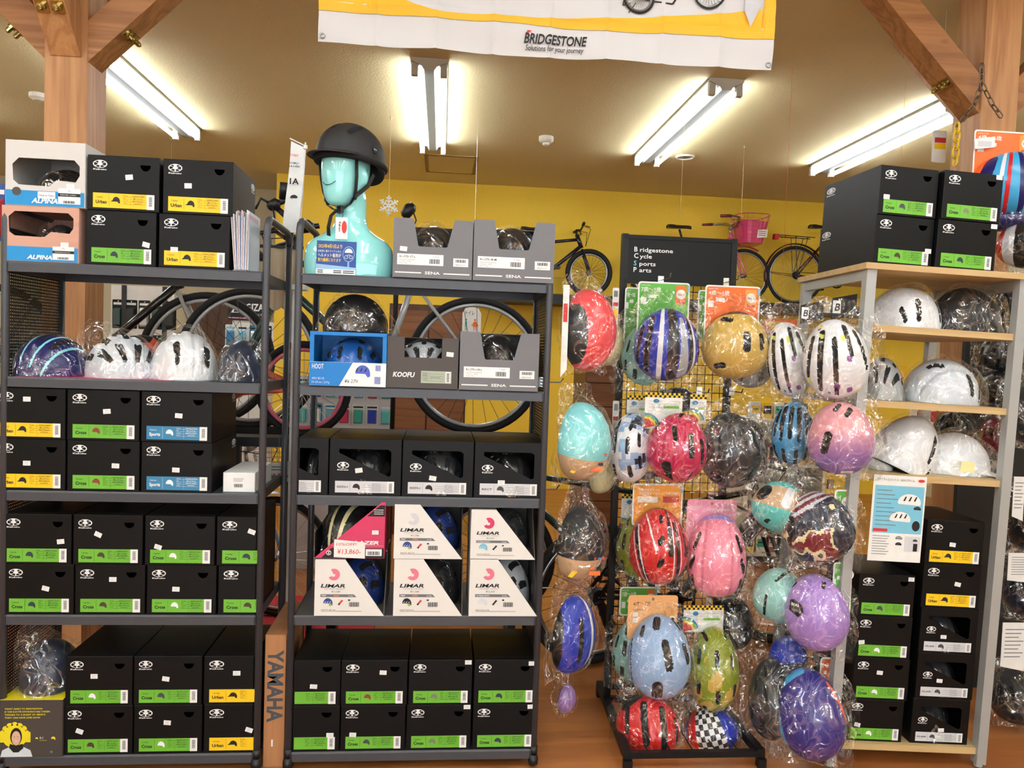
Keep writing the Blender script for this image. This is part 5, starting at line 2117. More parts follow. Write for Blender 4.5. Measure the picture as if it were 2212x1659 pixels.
# helmet on its head: matte black urban shell with a soft peak
hm = helmet_mb(0.114, 0.140, 0.150, [('v', 0.0, 0.2, 0.0, 0.46, 0.06, 0.05, 1, False), ('v', 0.36, 0.14, 0.38, 0.42, 0.06, 0.05, 1, True), ('v', 0.3, -0.55, 0.28, -0.4, 0.04, 0.04, 1, True)], n=60, egg=0.04, thmax=104, depth=0.016, back=0.03)
HH = T(bc.x - 0.012, YM - 0.01, ZB) @ R(-122 - 90, 'Z')
Mh = T(bc.x - 0.004, YM - 0.004, ZB + 0.405) @ R(-122 - 90, 'Z') @ R(3, 'X')
ho = tag(link('urban_helmet', hm.mesh('urban_helmet', ['matte_black', 'foam'], True), M=Mh), 'matte black peaked helmet worn by the turquoise bust', 'helmet')
visor_mb(0.112, 0.142, 0.16, reach=0.055, wid=0.86, droop=0.25).build('peak', ['matte_black'], ho, smooth=True)
b = MB()
n = 40
for r_, z_ in ((0.0, 0),):
    b.tube([(0.112 * math.cos(2 * PI * i / n) * (1 - 0.04 * math.sin(2 * PI * i / n)), 0.140 * math.sin(2 * PI * i / n), 0.006) for i in range(n)], 0.010, 8, 0, closed=True)
b.build('rim_padding', ['foam'], ho, smooth=True)
b = MB()
b.rect(-0.012, -0.010, 0.012, 0.012, -0.001, 0)
b.text('BERN', -0.008, 0.0, 0.006, -0.0016, 1, w=0.016, res=1)
Mp = T(-0.1135, 0.01, 0.045) @ R(-90, 'Z') @ R(-10, 'X')
b.build('badge', ['ink', 'white_print'], ho, M=Mp)
b = MB()
b.strap([(0.0, 0.0, 0.0), (0.03, 0.001, 0.002), (0.055, 0.0, -0.002)], 0.02, 0.002, (0, 1, 0))
b.build('gold_tag', ['brass'], ho, M=T(-0.01, -0.02, 0.153))
# straps: two side loops meeting under the chin, in head coordinates
b = MB()
HMi = Mh.inverted() @ T(bc.x, YM, ZB) @ HM


def hd(x, y, z):
    return HMi @ Vector((x, y, z))


for s in (-1, 1):
    b.strap([hd(0.045, s * 0.082, 0.155), hd(0.042, s * 0.079, 0.10), hd(0.040, s * 0.072, 0.055), hd(0.036, s * 0.063, 0.032)], 0.015, 0.003, hd(1, 0, 0) - hd(0, 0, 0))
    b.strap([hd(-0.055, s * 0.080, 0.12), hd(-0.02, s * 0.080, 0.075), hd(0.015, s * 0.074, 0.05), hd(0.036, s * 0.063, 0.032)], 0.015, 0.003, hd(0, 0, 1) - hd(0, 0, 0))
    b.strap([hd(0.036, s * 0.063, 0.032), hd(0.045, s * 0.05, 0.008), hd(0.050, s * 0.02, -0.010), hd(0.05, 0, -0.013)], 0.015, 0.003, hd(1, 0, 0) - hd(0, 0, 0))
st_ = b.build('chin_strap', ['black_plastic'], ho)
for s in (-1, 1):
    b = MB()
    q = hd(0.036, s * 0.065, 0.033)
    b.lathe([(0.004, -0.005), (0.013, -0.004), (0.013, 0.004), (0.004, 0.005)], 10, 0, Matrix.Translation(q) @ R(-32, 'Z') @ R(90, 'X'))
    b.build('strap_slider', ['black_plastic'], st_)
b = MB()
b.box(-0.014, 0.014, -0.006, 0.006, -0.012, 0.012, 0, Matrix.Translation(hd(0.053, 0.012, -0.013)) @ R(-20, 'Z'))
b.build('buckle', ['black_plastic'], st_)
b = MB()
b.strap([hd(0.055, 0.0, -0.012), hd(0.075, -0.012, -0.035), hd(0.078, -0.022, -0.075), hd(0.074, -0.025, -0.11)], 0.015, 0.002, hd(0, 1, 0) - hd(0, 0, 0))
b.build('strap_end', ['black_plastic'], st_)

# hang tag on the neck and the blue notice
p0 = at(738, 493, YM - 0.09)
b = MB()
b.slab([(-0.021, -0.038), (0.021, -0.038), (0.021, 0.038), (-0.021, 0.038)], 0, 0.001, 0)
b.ell(0.009, 0.004, 0.009, 0.022, -0.0006, 1, 20)
b.text('Kabuto', 0, 0, 0.008, -0.0006, 2, w=0.035, bold=0.02, res=1, M=T(-0.010, 0, 0.022) @ R(90, 'Y'))
b.tube([(0, 0.0, 0.034), (0.004, 0.002, 0.045), (0, 0.006, 0.055)], 0.0008, 4, 2)
tg = tag(b.build('hang_tag', ['white_print', 'red_print', 'ink'], None, p0), 'white hang tag with red oval logo at the bust neck', 'tag')
pa, pb = at(684, 524, YM - 0.088), at(770, 524, YM - 0.088)
w, h = pb.x - pa.x, 0.119
mat('notice_blue', (30, 74, 150), 0.45)
mat('notice_light', (150, 190, 224), 0.45)
b = MB()
b.slab([(0, 0), (w, 0), (w, h), (0, h)], 0, 0.0015, 0)
b.rect(0, 0, w, 0.15 * h, -0.0006, 1)
b.poly([(0, 0.15 * h), (w, 0.15 * h), (w, 0.22 * h), (0, 0.3 * h)], -0.0006, 2)
b.text('2023年4月1日より', 0.04 * w, 0.79 * h, 0.095 * h, -0.001, 3, w=0.6 * w, bold=0.015)
b.text('自転車に乗るすべての人の', 0.04 * w, 0.66 * h, 0.055 * h, -0.001, 1, w=0.58 * w, res=1)
b.text('ヘルメット着用が', 0.04 * w, 0.52 * h, 0.09 * h, -0.001, 1, w=0.58 * w, bold=0.01)
b.text('努力義務になります', 0.04 * w, 0.38 * h, 0.085 * h, -0.001, 3, w=0.58 * w, bold=0.01)
b.ell(0.81 * w, 0.62 * h, 0.15 * w, 0.235 * h, -0.001, 2, 28)
b.ell(0.81 * w, 0.62 * h, 0.138 * w, 0.215 * h, -0.0014, 0, 28)
b.ell(0.81 * w, 0.66 * h, 0.1 * w, 0.13 * h, -0.0018, 4, 20, 0.0, PI)
for cx in (0.75, 0.87):
    for r_, m_, yv in ((0.046, 1, -0.0018), (0.036, 0, -0.0022)):
        b.ell(cx * w, 0.53 * h, r_ * w, r_ * w, yv, m_, 16)
b.poly([(0.75 * w, 0.53 * h), (0.79 * w, 0.6 * h), (0.85 * w, 0.6 * h), (0.87 * w, 0.53 * h), (0.845 * w, 0.585 * h), (0.795 * w, 0.585 * h)], -0.0026, 1)
b.rect(0.79 * w, 0.22 * h, 0.83 * w, 0.38 * h, -0.001, 2)
for x_, w_ in ((0.04, 0.14), (0.44, 0.2), (0.68, 0.28)):
    for k in range(2):
        b.rect(x_ * w, (0.04 + 0.055 * k) * h, (x_ + w_) * w, (0.065 + 0.055 * k) * h, -0.001, 5)
o = b.build('notice_card', ['notice_blue', 'white_print', 'notice_light', 'yellow_label', 'cream_print' if 'cream_print' in MATS else 'white_paper', 'ink'], None, M=T(pa.x, YM - 0.095, ZB + 0.006) @ R(-7, 'X'))
tag(o, 'blue helmet notice card standing against the turquoise bust', 'card')

# ---------------------------------------------------------------- vertical pennant behind the bust
YF_ = 3.25
q0, q1 = at(632, 305, YF_), at(658, 312, YF_)
zb_ = at(640, 490, YF_).z
b = MB()
hh = q0.z - zb_
n = 14
vs = []
for j in range(n + 1):
    f = j / n
    for i in range(5):
        u = i / 4
        x = -0.006 + (0.052 + 0.012 * math.sin(f * 2)) * u - 0.024 * f
        zoff = 0.02 * u
        if f > 0.93:
            zoff += 0.015 * math.sin(u * PI)
        vs.append((x, 0.012 * math.sin(f * 5 + u), -hh * f - zoff))
b.add(vs, [(j * 5 + i, (j + 1) * 5 + i, (j + 1) * 5 + i + 1, j * 5 + i + 1) for j in range(n) for i in range(4)], 0)
pe = b.build('pennant', ['white_print'], None, (q0.x, YF_, q0.z), smooth=True)
tag(pe, 'narrow white advertising pennant on a thin pole behind the bust', 'banner')
b = MB()
b.text('KABUTO', 0.004, -0.065, 0.010, -0.016, 1, w=0.035, bold=0.02, res=1)
b.text('CLIMATE', 0.0, -0.095, 0.008, -0.014, 0, w=0.036, bold=0.02, res=1)
b.text('AERO-R1', -0.004, -0.108, 0.008, -0.014, 0, w=0.042, bold=0.02, res=1)
b.text('A1', 0.0, -0.175, 0.024, -0.010, 0, w=0.036, bold=0.03)
b.ell(0.012, -0.245, 0.018, 0.022, -0.006, 2, 18)
b.ell(0.018, -0.232, 0.016, 0.014, -0.0075, 0, 16, 0, PI)
b.poly([(-0.004, -0.285), (0.028, -0.285), (0.026, -0.262), (0.004, -0.26)], -0.007, 3)
b.build('pennant_print', ['ink', 'red_print', 'skin_print', 'hoot_dark'], pe, M=T(0.030, 0, 0) @ Matrix.Diagonal((-1, 1, 1, 1)))
b = MB()
b.tube([(-0.012, 0.006, 0.012), (0.05, 0.006, -0.015)], 0.003, 6)
b.tube([(0.05, 0.010, 0.0), (0.042, 0.012, -hh * 0.6), (0.02, 0.02, ZB - q0.z - 0.0)], 0.0035, 6)
b.lathe([(0.002, 0), (0.009, 0.004), (0.009, 0.018), (0.002, 0.022)], 10, 0, T(0.05, 0.010, -0.03))
b.box(-0.03, 0.07, -0.03, 0.05, ZB - q0.z - 0.02, ZB - q0.z, 0)
b.tube([(0.02, 0.02, ZB - q0.z - 0.02), (0.02, 0.02, -q0.z)], 0.012, 8)
b.lathe([(0.14, 0), (0.14, 0.015), (0.02, 0.03)], 20, 0, T(0.02, 0.02, -q0.z))
b.build('pole', ['white_print'], pe)

# ---------------------------------------------------------------- brown carton with the rotated lettering, between the racks
mat('letter_slate', (74, 76, 82), 0.7)
wood_mat('kraft_board', (186, 132, 88), (172, 118, 76), 10, 0.75, 'Z')
YK = Y0 + 0.03
xa, xb = -0.588, -0.515
zk = at(595, 1372, YK).z
b = carton_mb(xb - xa, zk, 0.36)
kb = tag(b.build('tall_carton', ['kraft_board'], None, (xa, YK, 0)), 'tall brown carton with sideways grey lettering between the two racks', 'box')
w = xb - xa
b = MB()
z1_, z0_ = at(595, 1404, YK).z, at(595, 1560, YK).z
b.text('YAMAHA', 0, 0, 0.055, 0, 0, w=z1_ - z0_, bold=0.035, fit='box', M=T(w * 0.14, -0.0008, z1_) @ R(90, 'Y'))
b.rect(w * 0.38, 0.075, w * 0.46, 0.10, -0.0008, 1)
b.build('lettering', ['letter_slate', 'white_print'], kb)

# ================================================================ wire display stand with header
YS = 3.12
mat('stand_black', (15, 15, 16), 0.45, spec=0.3)
mat('sign_black', (12, 11, 10), 0.3, spec=0.2)
sx0, sx1 = at(1350, 560, YS).x, at(1586, 560, YS).x
zh0, zh1 = at(1468, 612, YS).z, at(1468, 516, YS).z
root = bpy.data.objects.new('display_stand', None)
COL.objects.link(root)
root.location = ((sx0 + sx1) / 2, YS, 0)
tag(root, 'black wire display stand with header sign holding helmets', 'display stand')
hw = (sx1 - sx0) / 2
for s in (-1, 1):
    b = MB()
    b.box(s * hw - 0.0125, s * hw + 0.0125, 0, 0.03, 0.03, zh1 + 0.012)
    b.build('post', ['stand_black'], root)
    b = MB()
    b.box(s * hw - 0.03, s * hw - 0.002 if s > 0 else s * hw + 0.03, 0, 0.03, 0, 0) if False else None
    b.bar((s * (hw + 0.0), 0.16, 0.05), (s * (hw + 0.02), -0.44, 0.05), 0.03, 0.03)
    b.bar((s * (hw + 0.02), -0.44, 0.035), (s * (hw + 0.02), -0.44, 0.0), 0.03, 0.03, up=(0, 1, 0))
    b.bar((s * (hw + 0.0), 0.15, 0.035), (s * (hw + 0.0), 0.15, 0.0), 0.03, 0.03, up=(0, 1, 0))
    b.build('base_rail', ['stand_black'], root)
for x_, y_, z_ in ((hw + 0.02, -0.43, 0.048), (hw, 0.14, 0.05), (hw, 0.015, 0.05)):
    b = MB()
    b.bar((-x_, y_, z_), (x_, y_, z_), 0.022, 0.022)
    b.build('cross_rail', ['stand_black'], root)
for i in range(5):
    b = MB()
    x = -hw + 0.06 + i * (2 * hw - 0.12) / 4
    b.tube([(x, -0.43, 0.052), (x, 0.14, 0.052)], 0.003, 5)
    b.build('base_wire', ['stand_black'], root)
b = MB()
z = 0.15
for i in range(15):
    x = -hw + 2 * hw * i / 14
    b.tube([(x, 0.012, 0.12), (x, 0.012, zh0 - 0.01)], 0.0017, 4)
z = 0.14
while z < zh0:
    b.tube([(-hw, 0.015, z), (hw, 0.015, z)], 0.0017, 4)
    z += 0.038
b.build('wire_grid', ['stand_black'], root)
b = MB()
b.box(-hw - 0.0, hw + 0.0, 0.004, 0.026, zh0, zh1)
for z in (zh0, zh1):
    b.box(-hw, hw, -0.002, 0.03, z - 0.008, z + 0.008)
hd_ = b.build('header_sign', ['sign_black'], root)
b = MB()
for i, s in enumerate(('Bridgestone', 'Cycle', 'Sports', 'Parts')):
    z = at(1400, (540, 554, 570, 584)[i], YS).z - 0.008
    wd_ = (0.163, 0.075, 0.092, 0.075)[i]
    b.text(s[0], -hw + 0.038, z, 0.020, 0.002, 0 if i != 2 else 1, bold=0.015)
    b.text(s[1:], -hw + 0.062, z, 0.017, 0.002, 0, w=wd_ - 0.024, bold=0.012)
b.build('header_lettering', ['white_print', 'cyan_print'], hd_)


def hook(parent, x, y, z, L, dirv=(0, -1, 0)):
    d = Vector(dirv)
    b = MB()
    p = Vector((x, y, z))
    b.tube([p, p + d * L, p + d * (L + 0.012) + Vector((0, 0, 0.016))], 0.0028, 6)
    b.box(-0.012, 0.012, -0.004, 0.004, -0.018, 0.018, 0, Matrix.Translation(p))
    return b.build('hook', ['chrome'], parent, smooth=False)


# ---------------------------------------------------------------- header cards
mat('card_green', (92, 172, 64), 0.5, var=0.1, scale=40)
mat('card_orange', (240, 112, 40), 0.5, var=0.1, scale=40)
mat('card_tan', (230, 170, 110), 0.5, var=0.06)
mat('card_pink', (240, 158, 182), 0.5, var=0.05)
mat('card_amber', (240, 158, 52), 0.5, var=0.06)
mat('card_kraft', (206, 172, 136), 0.7, var=0.06)


def header_card(parent, x0, z0, x1, z1, y, style):
    """hanging header card in the parent's XZ plane"""
    b = MB()
    w, h = x1 - x0, z1 - z0
    hole = [(x0 + w * 0.5 + 0.006 * math.cos(A), z1 - 0.016 + 0.006 * math.sin(A)) for A in [2 * PI * i / 10 for i in range(10)]]
    if style == 'rainbow':
        b.slab([(x0, z0), (x1, z0), (x1, z1), (x0, z1)], y, y + 0.001, 0, [hole])
        n = max(6, int(w / 0.009))
        for i in range(n):
            for j in range(2):
                if (i + j) % 2 == 0:
                    b.rect(x0 + w * i / n, z1 - 0.009 * (j + 1), x0 + w * (i + 1) / n, z1 - 0.009 * j, y - 0.0006, 1)
                else:
                    b.rect(x0 + w * i / n, z1 - 0.009 * (j + 1), x0 + w * (i + 1) / n, z1 - 0.009 * j, y - 0.0006, 2)
        for k, m_ in enumerate((3, 4, 1, 5)):
            pts = []
            for i in range(9):
                A = math.radians(95 - 80 * i / 8)
                pts.append((x0 + w * 0.02 + (0.062 - 0.008 * k) * math.cos(A), z0 + 0.0 + (0.062 - 0.008 * k) * math.sin(A)))
            pts.append((x0 + 0.002, z0 + 0.001))
            b.poly([(max(x0, p[0]), p[1]) for p in pts], y - 0.0008 - 0.0003 * k, m_)
        for k in range(3):
            b.rect(x0 + 0.1 * w, z1 - 0.034 - 0.012 * k, x0 + 0.9 * w, z1 - 0.031 - 0.012 * k, y - 0.0006, 6)
        b.ell(x0 + 0.3 * w, z1 - 0.033, 0.012, 0.009, y - 0.001, 3, 14)
        b.rect(x0 + 0.5 * w, z1 - 0.06, x0 + 0.92 * w, z1 - 0.05, y - 0.001, 4)
        mats = ['white_paper', 'yellow_label', 'ink', 'blue_label', 'green_label', 'red_print', 'grey_label']
        return b.build('header_card', mats, parent)
    if style == 'kraft':
        b.slab([(x0, z0 + 0.2 * h), (x0 + 0.5 * w, z0 + 0.25 * h), (x1, z0), (x1, z1), (x0, z1)], y, y + 0.001, 0)
        return b.build('header_card', ['card_kraft'], parent)
    base = {'green': 'card_green', 'orange': 'card_orange', 'tan': 'card_tan', 'pink': 'card_pink', 'amber': 'card_amber'}[style]
    b.slab(rrect(x0, z0, x1, z1, 0.012), y, y + 0.001, 0 if style not in ('pink', 'tan') else 1, [hole])
    if style == 'pink':
        b.text('MEZZO PIANO', x0 + 0.35 * w, z1 - 0.045, 0.009, y - 0.0006, 0, w=0.5 * w, bold=0.01)
        b.text('\u265b', x0 + 0.55 * w, z1 - 0.022, 0.008, y - 0.0006, 0, res=1)
        for k in range(3):
            b.rect(x0 + 0.06 * w, z1 - 0.03 - 0.006 * k, x0 + (0.28 - 0.04 * k) * w, z1 - 0.028 - 0.006 * k, y - 0.0006, 0)
    elif style == 'tan':
        b.text('4才〜6才', x0 + 0.1 * w, z1 - 0.042, 0.015, y - 0.0006, 2, w=0.36 * w)
        b.text('48-54cm', x0 + 0.1 * w, z1 - 0.062, 0.008, y - 0.0006, 2, w=0.2 * w, res=1)
        b.rect(x0 + 0.72 * w, z1 - 0.075, x1 - 0.004, z1 - 0.062, y - 0.0006, 3)
        b.text('SG', x0 + 0.78 * w, z1 - 0.05, 0.008, y - 0.0006, 4, res=1)
        for k in range(2):
            b.rect(x0 + 0.1 * w, z1 - 0.085 - 0.024 * k, x0 + 0.2 * w, z1 - 0.068 - 0.024 * k, y - 0.0006, 0)
        b.rect(x1 - 0.03, z1 - 0.105, x1 - 0.006, z1 - 0.085, y - 0.0006, 0)
        b.ell(x1 - 0.018, z1 - 0.095, 0.007, 0.007, y - 0.001, 2, 14)
    else:
        m_ = 0.006
        b.poly(rrect(x0 + m_, z0 + m_, x1 - m_, z1 - m_, 0.009), y - 0.0004, 1)
        if style == 'amber':
            for k in range(2):
                b.text('頭囲調整ダイヤル', x0 + 0.12 * w, z1 - 0.03 - 0.014 * k, 0.009, y - 0.0008, 0, w=0.42 * w, res=1)
            b.rect(x0 + 0.1 * w, z1 - 0.075, x0 + 0.5 * w, z1 - 0.052, y - 0.0008, 0)
            b.rect(x0 + 0.6 * w, z1 - 0.075, x0 + 0.92 * w, z1 - 0.05, y - 0.0008, 4)
            b.text('ONETAP', x0 + 0.6 * w, z1 - 0.042, 0.010, y - 0.0008, 0, w=0.3 * w, bold=0.01, shear=0.2, res=1)
        else:
            t1 = '7歳〜9歳' if style == 'green' else '4歳〜6歳'
            b.text('HAUTE', x0 + 0.06 * w, z1 - 0.017, 0.005, y - 0.0008, 0, w=0.17 * w, res=1)
            b.text(t1, x0 + 0.06 * w, z1 - 0.038, 0.015, y - 0.0008, 0, w=0.38 * w, bold=0.012)
            b.text('50〜56cm', x0 + 0.06 * w, z1 - 0.054, 0.008, y - 0.0008, 2, w=0.2 * w, res=1)
            b.rect(x0 + 0.06 * w, z1 - 0.088, x0 + 0.16 * w, z1 - 0.062, y - 0.0008, 0)
            b.rect(x0 + 0.2 * w, z1 - 0.064, x0 + 0.36 * w, z1 - 0.050, y - 0.0008, 0)
            b.poly(rrect(x0 + 0.73 * w, z1 - 0.085, x0 + 0.93 * w, z1 - 0.012, 0.006), y - 0.0008, 3)
            b.ell(x0 + 0.83 * w, z1 - 0.046, 0.019, 0.019, y - 0.0012, 0, 20)
            b.text('No.1', x0 + 0.83 * w, z1 - 0.051, 0.009, y - 0.0016, 4, w=0.024, bold=0.015, center=True, res=1)
            b.rect(x0 + 0.76 * w, z1 - 0.082, x0 + 0.9 * w, z1 - 0.072, y - 0.0012, 4)
        b.poly(rrect(x1 - 0.010, z1 - 0.036, x1 - 0.0015, z1 - 0.008, 0.003), y - 0.0012, 5)
    return b.build('header_card', ['white_paper', base, 'ink', 'card_orange' if style == 'green' else 'card_amber', 'red_print', 'cyan_print'], parent)


def hang(rect, Y, label, mats, feats=(), pitch=0.0, yaw=0.0, roll=0.0, dome=0.125, seed=1, bag=(1.25, 1.35, 0.10), card=None, flip=False, group='hanging helmets', kw=None, bagm='clear_bag', name='hanging_helmet', fullbag=True, sides=None):
    """helmet hung with its crown towards the viewer; rect = pixel box of the shell"""
    x0, y0, x1, y1 = rect
    c = at((x0 + x1) / 2, (y0 + y1) / 2, Y)
    a, b_ = [q / 2 for q in size_at(x0, y0, x1, y1, Y)]
    yaw = yaw - 0.85 * math.degrees(math.atan2(c.x, c.y))
    pitch = 0.6 * pitch - 0.75 * math.degrees(math.atan2(CAMZ - c.z, c.y))
    Mh = T(*c) @ R(yaw, 'Z') @ R(90 + pitch, 'X') @ R(roll + (180 if flip else 0), 'Z')
    me = helmet_mb(a, b_, dome, feats, **dict(dict(n=84), **(kw or {}))).mesh(name, mats, True)
    o = link(name, me, M=Mh)
    tag(o, label, 'helmet', group)
    # children that hang straight: express them in the world and bring back into the helmet frame
    Mi = Mh.inverted() @ T(*c)
    if bag:
        bw, bh, up = bag
        Z = b_ * bh
        bg = pillow_bag(a * bw * 1.16, Z * 1.07, 0, -up * 0.6, a * 1.17, b_ * 1.13, dome * 1.10, 0.02, seed)
        bo = bg.build('plastic_bag', [bagm], o)
        bo.matrix_basis = Mi @ T(0, 0, up * 0.6) @ R(yaw, 'Z') @ R(pitch * 0.5, 'X')
    if card:
        cx0, cy0, cx1, cy1, style = card
        q0, q1 = at(cx0, cy1, Y + 0.03), at(cx1, cy0, Y + 0.03)
        co = header_card(o, q0.x - c.x, q0.z - c.z, q1.x - c.x, q1.z - c.z, 0.03, style)
        co.matrix_basis = Mi
    return o


def on_shell(o, b, name, mats, p, q, lift, spin=0.0):
    """lay a flat print (built in XZ) on the crown at flattened position p, q"""
    me = o.data
    mxx = max(v.co.x for v in me.vertices)
    myy = max(v.co.y for v in me.vertices)
    mzz = max(v.co.z for v in me.vertices)
    r = math.hypot(p, q)
    th = r * math.radians(98)
    d = Vector((mxx * math.sin(th) * p / max(r, 1e-6), myy * math.sin(th) * q / max(r, 1e-6), 0))
    best = min((v for v in me.vertices if v.co.z > 0.01), key=lambda v: (v.co.x - d.x) ** 2 + (v.co.y - d.y) ** 2)
    n = Vector((best.co.x / mxx ** 2, best.co.y / myy ** 2, best.co.z / mzz ** 2)).normalized()
    yv = Vector((0, 1, 0))
    up = (yv - n * yv.dot(n)).normalized()
    xr = up.cross(n)
    M = Matrix((xr, -n, up)).transposed().to_4x4()
    M.translation = best.co + n * lift
    return b.build(name, mats, o, M=M @ R(spin, 'Y'))


YA = 2.96
STRIPB = [('b', -0.16, -0.75, -0.16, 0.9, 0.05, 0.04, 3, False), ('b', 0.30, -0.55, 0.26, 0.5, 0.11, 0.05, 4, False), ('b', 0.08, -0.6, 0.06, 0.8, 0.10, 0.10, 2, False), ('b', 0.56, -0.55, 0.5, 0.65, 0.035, 0.03, 3, False), ('b', 0.46, -0.45, 0.42, 0.75, 0.05, 0.05, 2, False),
          ('v', -0.42, -0.5, -0.40, 0.55, 0.06, 0.07, 1, False), ('v', -0.66, -0.35, -0.62, 0.35, 0.04, 0.06, 1, False), ('v', 0.72, -0.3, 0.66, 0.35, 0.04, 0.06, 1, False)]
hang((1371, 666, 1506, 822), YA, 'blue, black and white striped helmet on green card, stand top left', ['shell_royal', 'foam', 'shell_black', 'shell_white', 'shell_silver'], STRIPB, 8, 4, 0, 0.125, 101, (1.16, 1.22, 0.05), (1374, 612, 1491, 735, 'green'))
hang((1519, 672, 1655, 818), YA, 'gold round helmet on orange card, stand top right', ['shell_gold', 'foam', 'shell_black'], [('v', f[1] + 0.05 if len(f) else 0, f[2], f[3] + 0.05, f[4], f[5], f[6], 1, False) for f in [('v', 0.1, -0.02, 0.1, 0.2, 0.07, 0.07), ('v', 0.42, 0.0, 0.42, 0.2, 0.065, 0.065), ('v', -0.42, -0.42, -0.3, -0.36, 0.065, 0.065), ('v', 0.72, -0.4, 0.66, -0.3, 0.05, 0.06), ('v', 0.12, -0.8, 0.28, -0.8, 0.035, 0.035), ('v', -0.38, 0.55, -0.22, 0.5, 0.06, 0.06)]] + [('b', -0.55, 0.78, 0.55, 0.78, 0.09, 0.09, 2, False)], 5, 3, 0, 0.13, 102, (1.12, 1.28, 0.03), (1519, 620, 1643, 735, 'orange'))


def camo(cols, sc, seed):
    def f(p, q):
        P = np.stack([p, q, 0 * p], 1)
        v = vnoise(np.round(P * sc) / sc, seed, 5.5)
        out = np.zeros(len(p), int)
        for lim, m_ in cols:
            out = np.where(v > lim, m_, out)
        return out
    return f


hang((1322, 892, 1408, 1042), YA + 0.02, 'white and blue pixel camouflage helmet at the stand left edge', ['shell_white', 'foam', 'shell_paleblue', 'shell_dkblue'], KIDS, 4, -24, 0, 0.12, 103, (1.2, 1.18, 0.03), (1352, 855, 1408, 925, 'rainbow'), kw=dict(paint=camo(((0.05, 2), (0.32, 3)), 9, 4)))
hang((1400, 892, 1524, 1040), YA - 0.06, 'glossy magenta helmet on rainbow card, stand second row', ['shell_magenta', 'foam'], [('v', -0.62, 0.42, -0.62, 0.52, 0.05, 0.05, 1, False), ('v', -0.1, 0.2, -0.16, 0.4, 0.05, 0.06, 1, False), ('v', 0.25, -0.05, 0.22, 0.28, 0.06, 0.06, 1, False), ('v', 0.55, -0.2, 0.5, 0.2, 0.05, 0.06, 1, False), ('v', 0.8, -0.1, 0.74, 0.2, 0.035, 0.05, 1, False), ('v', -0.1, -0.62, -0.22, -0.3, 0.06, 0.09, 1, False), ('v', 0.3, -0.75, 0.34, -0.45, 0.05, 0.05, 1, False), ('v', -0.05, 0.7, 0.05, 0.9, 0.05, 0.06, 1, False)] + RIDGES, 8, 2, -4, 0.125, 104, (1.16, 1.16, 0.02), (1391, 850, 1475, 925, 'rainbow'))
hang((1512, 890, 1638, 1052), YA - 0.03, 'matte black helmet in crinkled bag, stand second row right', ['shell_charcoal', 'foam'], [('g', 0.3, -0.7, 0.3, 0.7, 0.02, 0.02, 0, True)] + SLOTS[3:], 6, 6, 8, 0.125, 105, (1.12, 1.2, 0.02), (1489, 853, 1527, 915, 'rainbow'))
FL = [('b', -0.62, 0.35, -0.15, -0.85, 0.035, 0.05, 2, False), ('b', -0.56, 0.42, -0.2, -0.8, 0.014, 0.014, 3, False), ('b', -0.68, 0.3, -0.25, -0.9, 0.012, 0.012, 3, False),
      ('b', 0.32, 0.45, 0.42, -0.75, 0.04, 0.05, 2, False), ('b', 0.24, 0.5, 0.30, -0.7, 0.012, 0.012, 3, False), ('b', 0.4, 0.5, 0.5, -0.75, 0.012, 0.012, 3, False), ('b', -0.4, 0.7, -0.1, 0.0, 0.012, 0.02, 3, False), ('b', 0.55, 0.5, 0.6, -0.1, 0.03, 0.05, 2, False), ('b', 0.16, 0.8, 0.2, -0.05, 0.02, 0.06, 2, False),
      ('v', 0.0, 0.45, 0.0, 0.55, 0.045, 0.045, 1, False), ('v', -0.02, 0.1, 0.02, 0.16, 0.05, 0.05, 1, False), ('v', -0.02, -0.25, 0.02, -0.18, 0.05, 0.05, 1, False), ('v', 0.2, -0.78, 0.45, -0.74, 0.03, 0.03, 1, False), ('v', 0.72, -0.2, 0.7, 0.0, 0.05, 0.05, 1, False), ('b', -0.3, 0.9, 0.3, 0.9, 0.08, 0.08, 2, False)]
hang((1359, 1098, 1482, 1258), YA - 0.02, 'red helmet with black and white flame lines on amber card', ['shell_red', 'foam', 'shell_black', 'shell_white'], FL, 6, 4, 0, 0.125, 106, (1.2, 1.2, 0.03), (1364, 1046, 1476, 1135, 'amber'))
hang((1488, 1112, 1607, 1285), YA - 0.03, 'pink helmet with lilac brow on pink card', ['shell_pink', 'foam', 'shell_periwinkle'], [('b', -0.6, 0.75, 0.6, 0.75, 0.10, 0.10, 2, False), ('v', 0.52, 0.12, 0.42, 0.32, 0.055, 0.05, 1, True), ('v', 0.62, -0.18, 0.52, -0.04, 0.07, 0.05, 1, True), ('v', 0.56, -0.58, 0.54, -0.38, 0.07, 0.06, 1, True), ('b', -0.2, -0.83, 0.2, -0.83, 0.02, 0.02, 1, False), ('g', 0.32, -0.7, 0.3, 0.6, 0.02, 0.02, 0, True)], 4, 0, 0, 0.125, 107, (1.16, 1.16, 0.03), (1480, 1080, 1592, 1200, 'pink'), kw=dict(boxy=0.12))
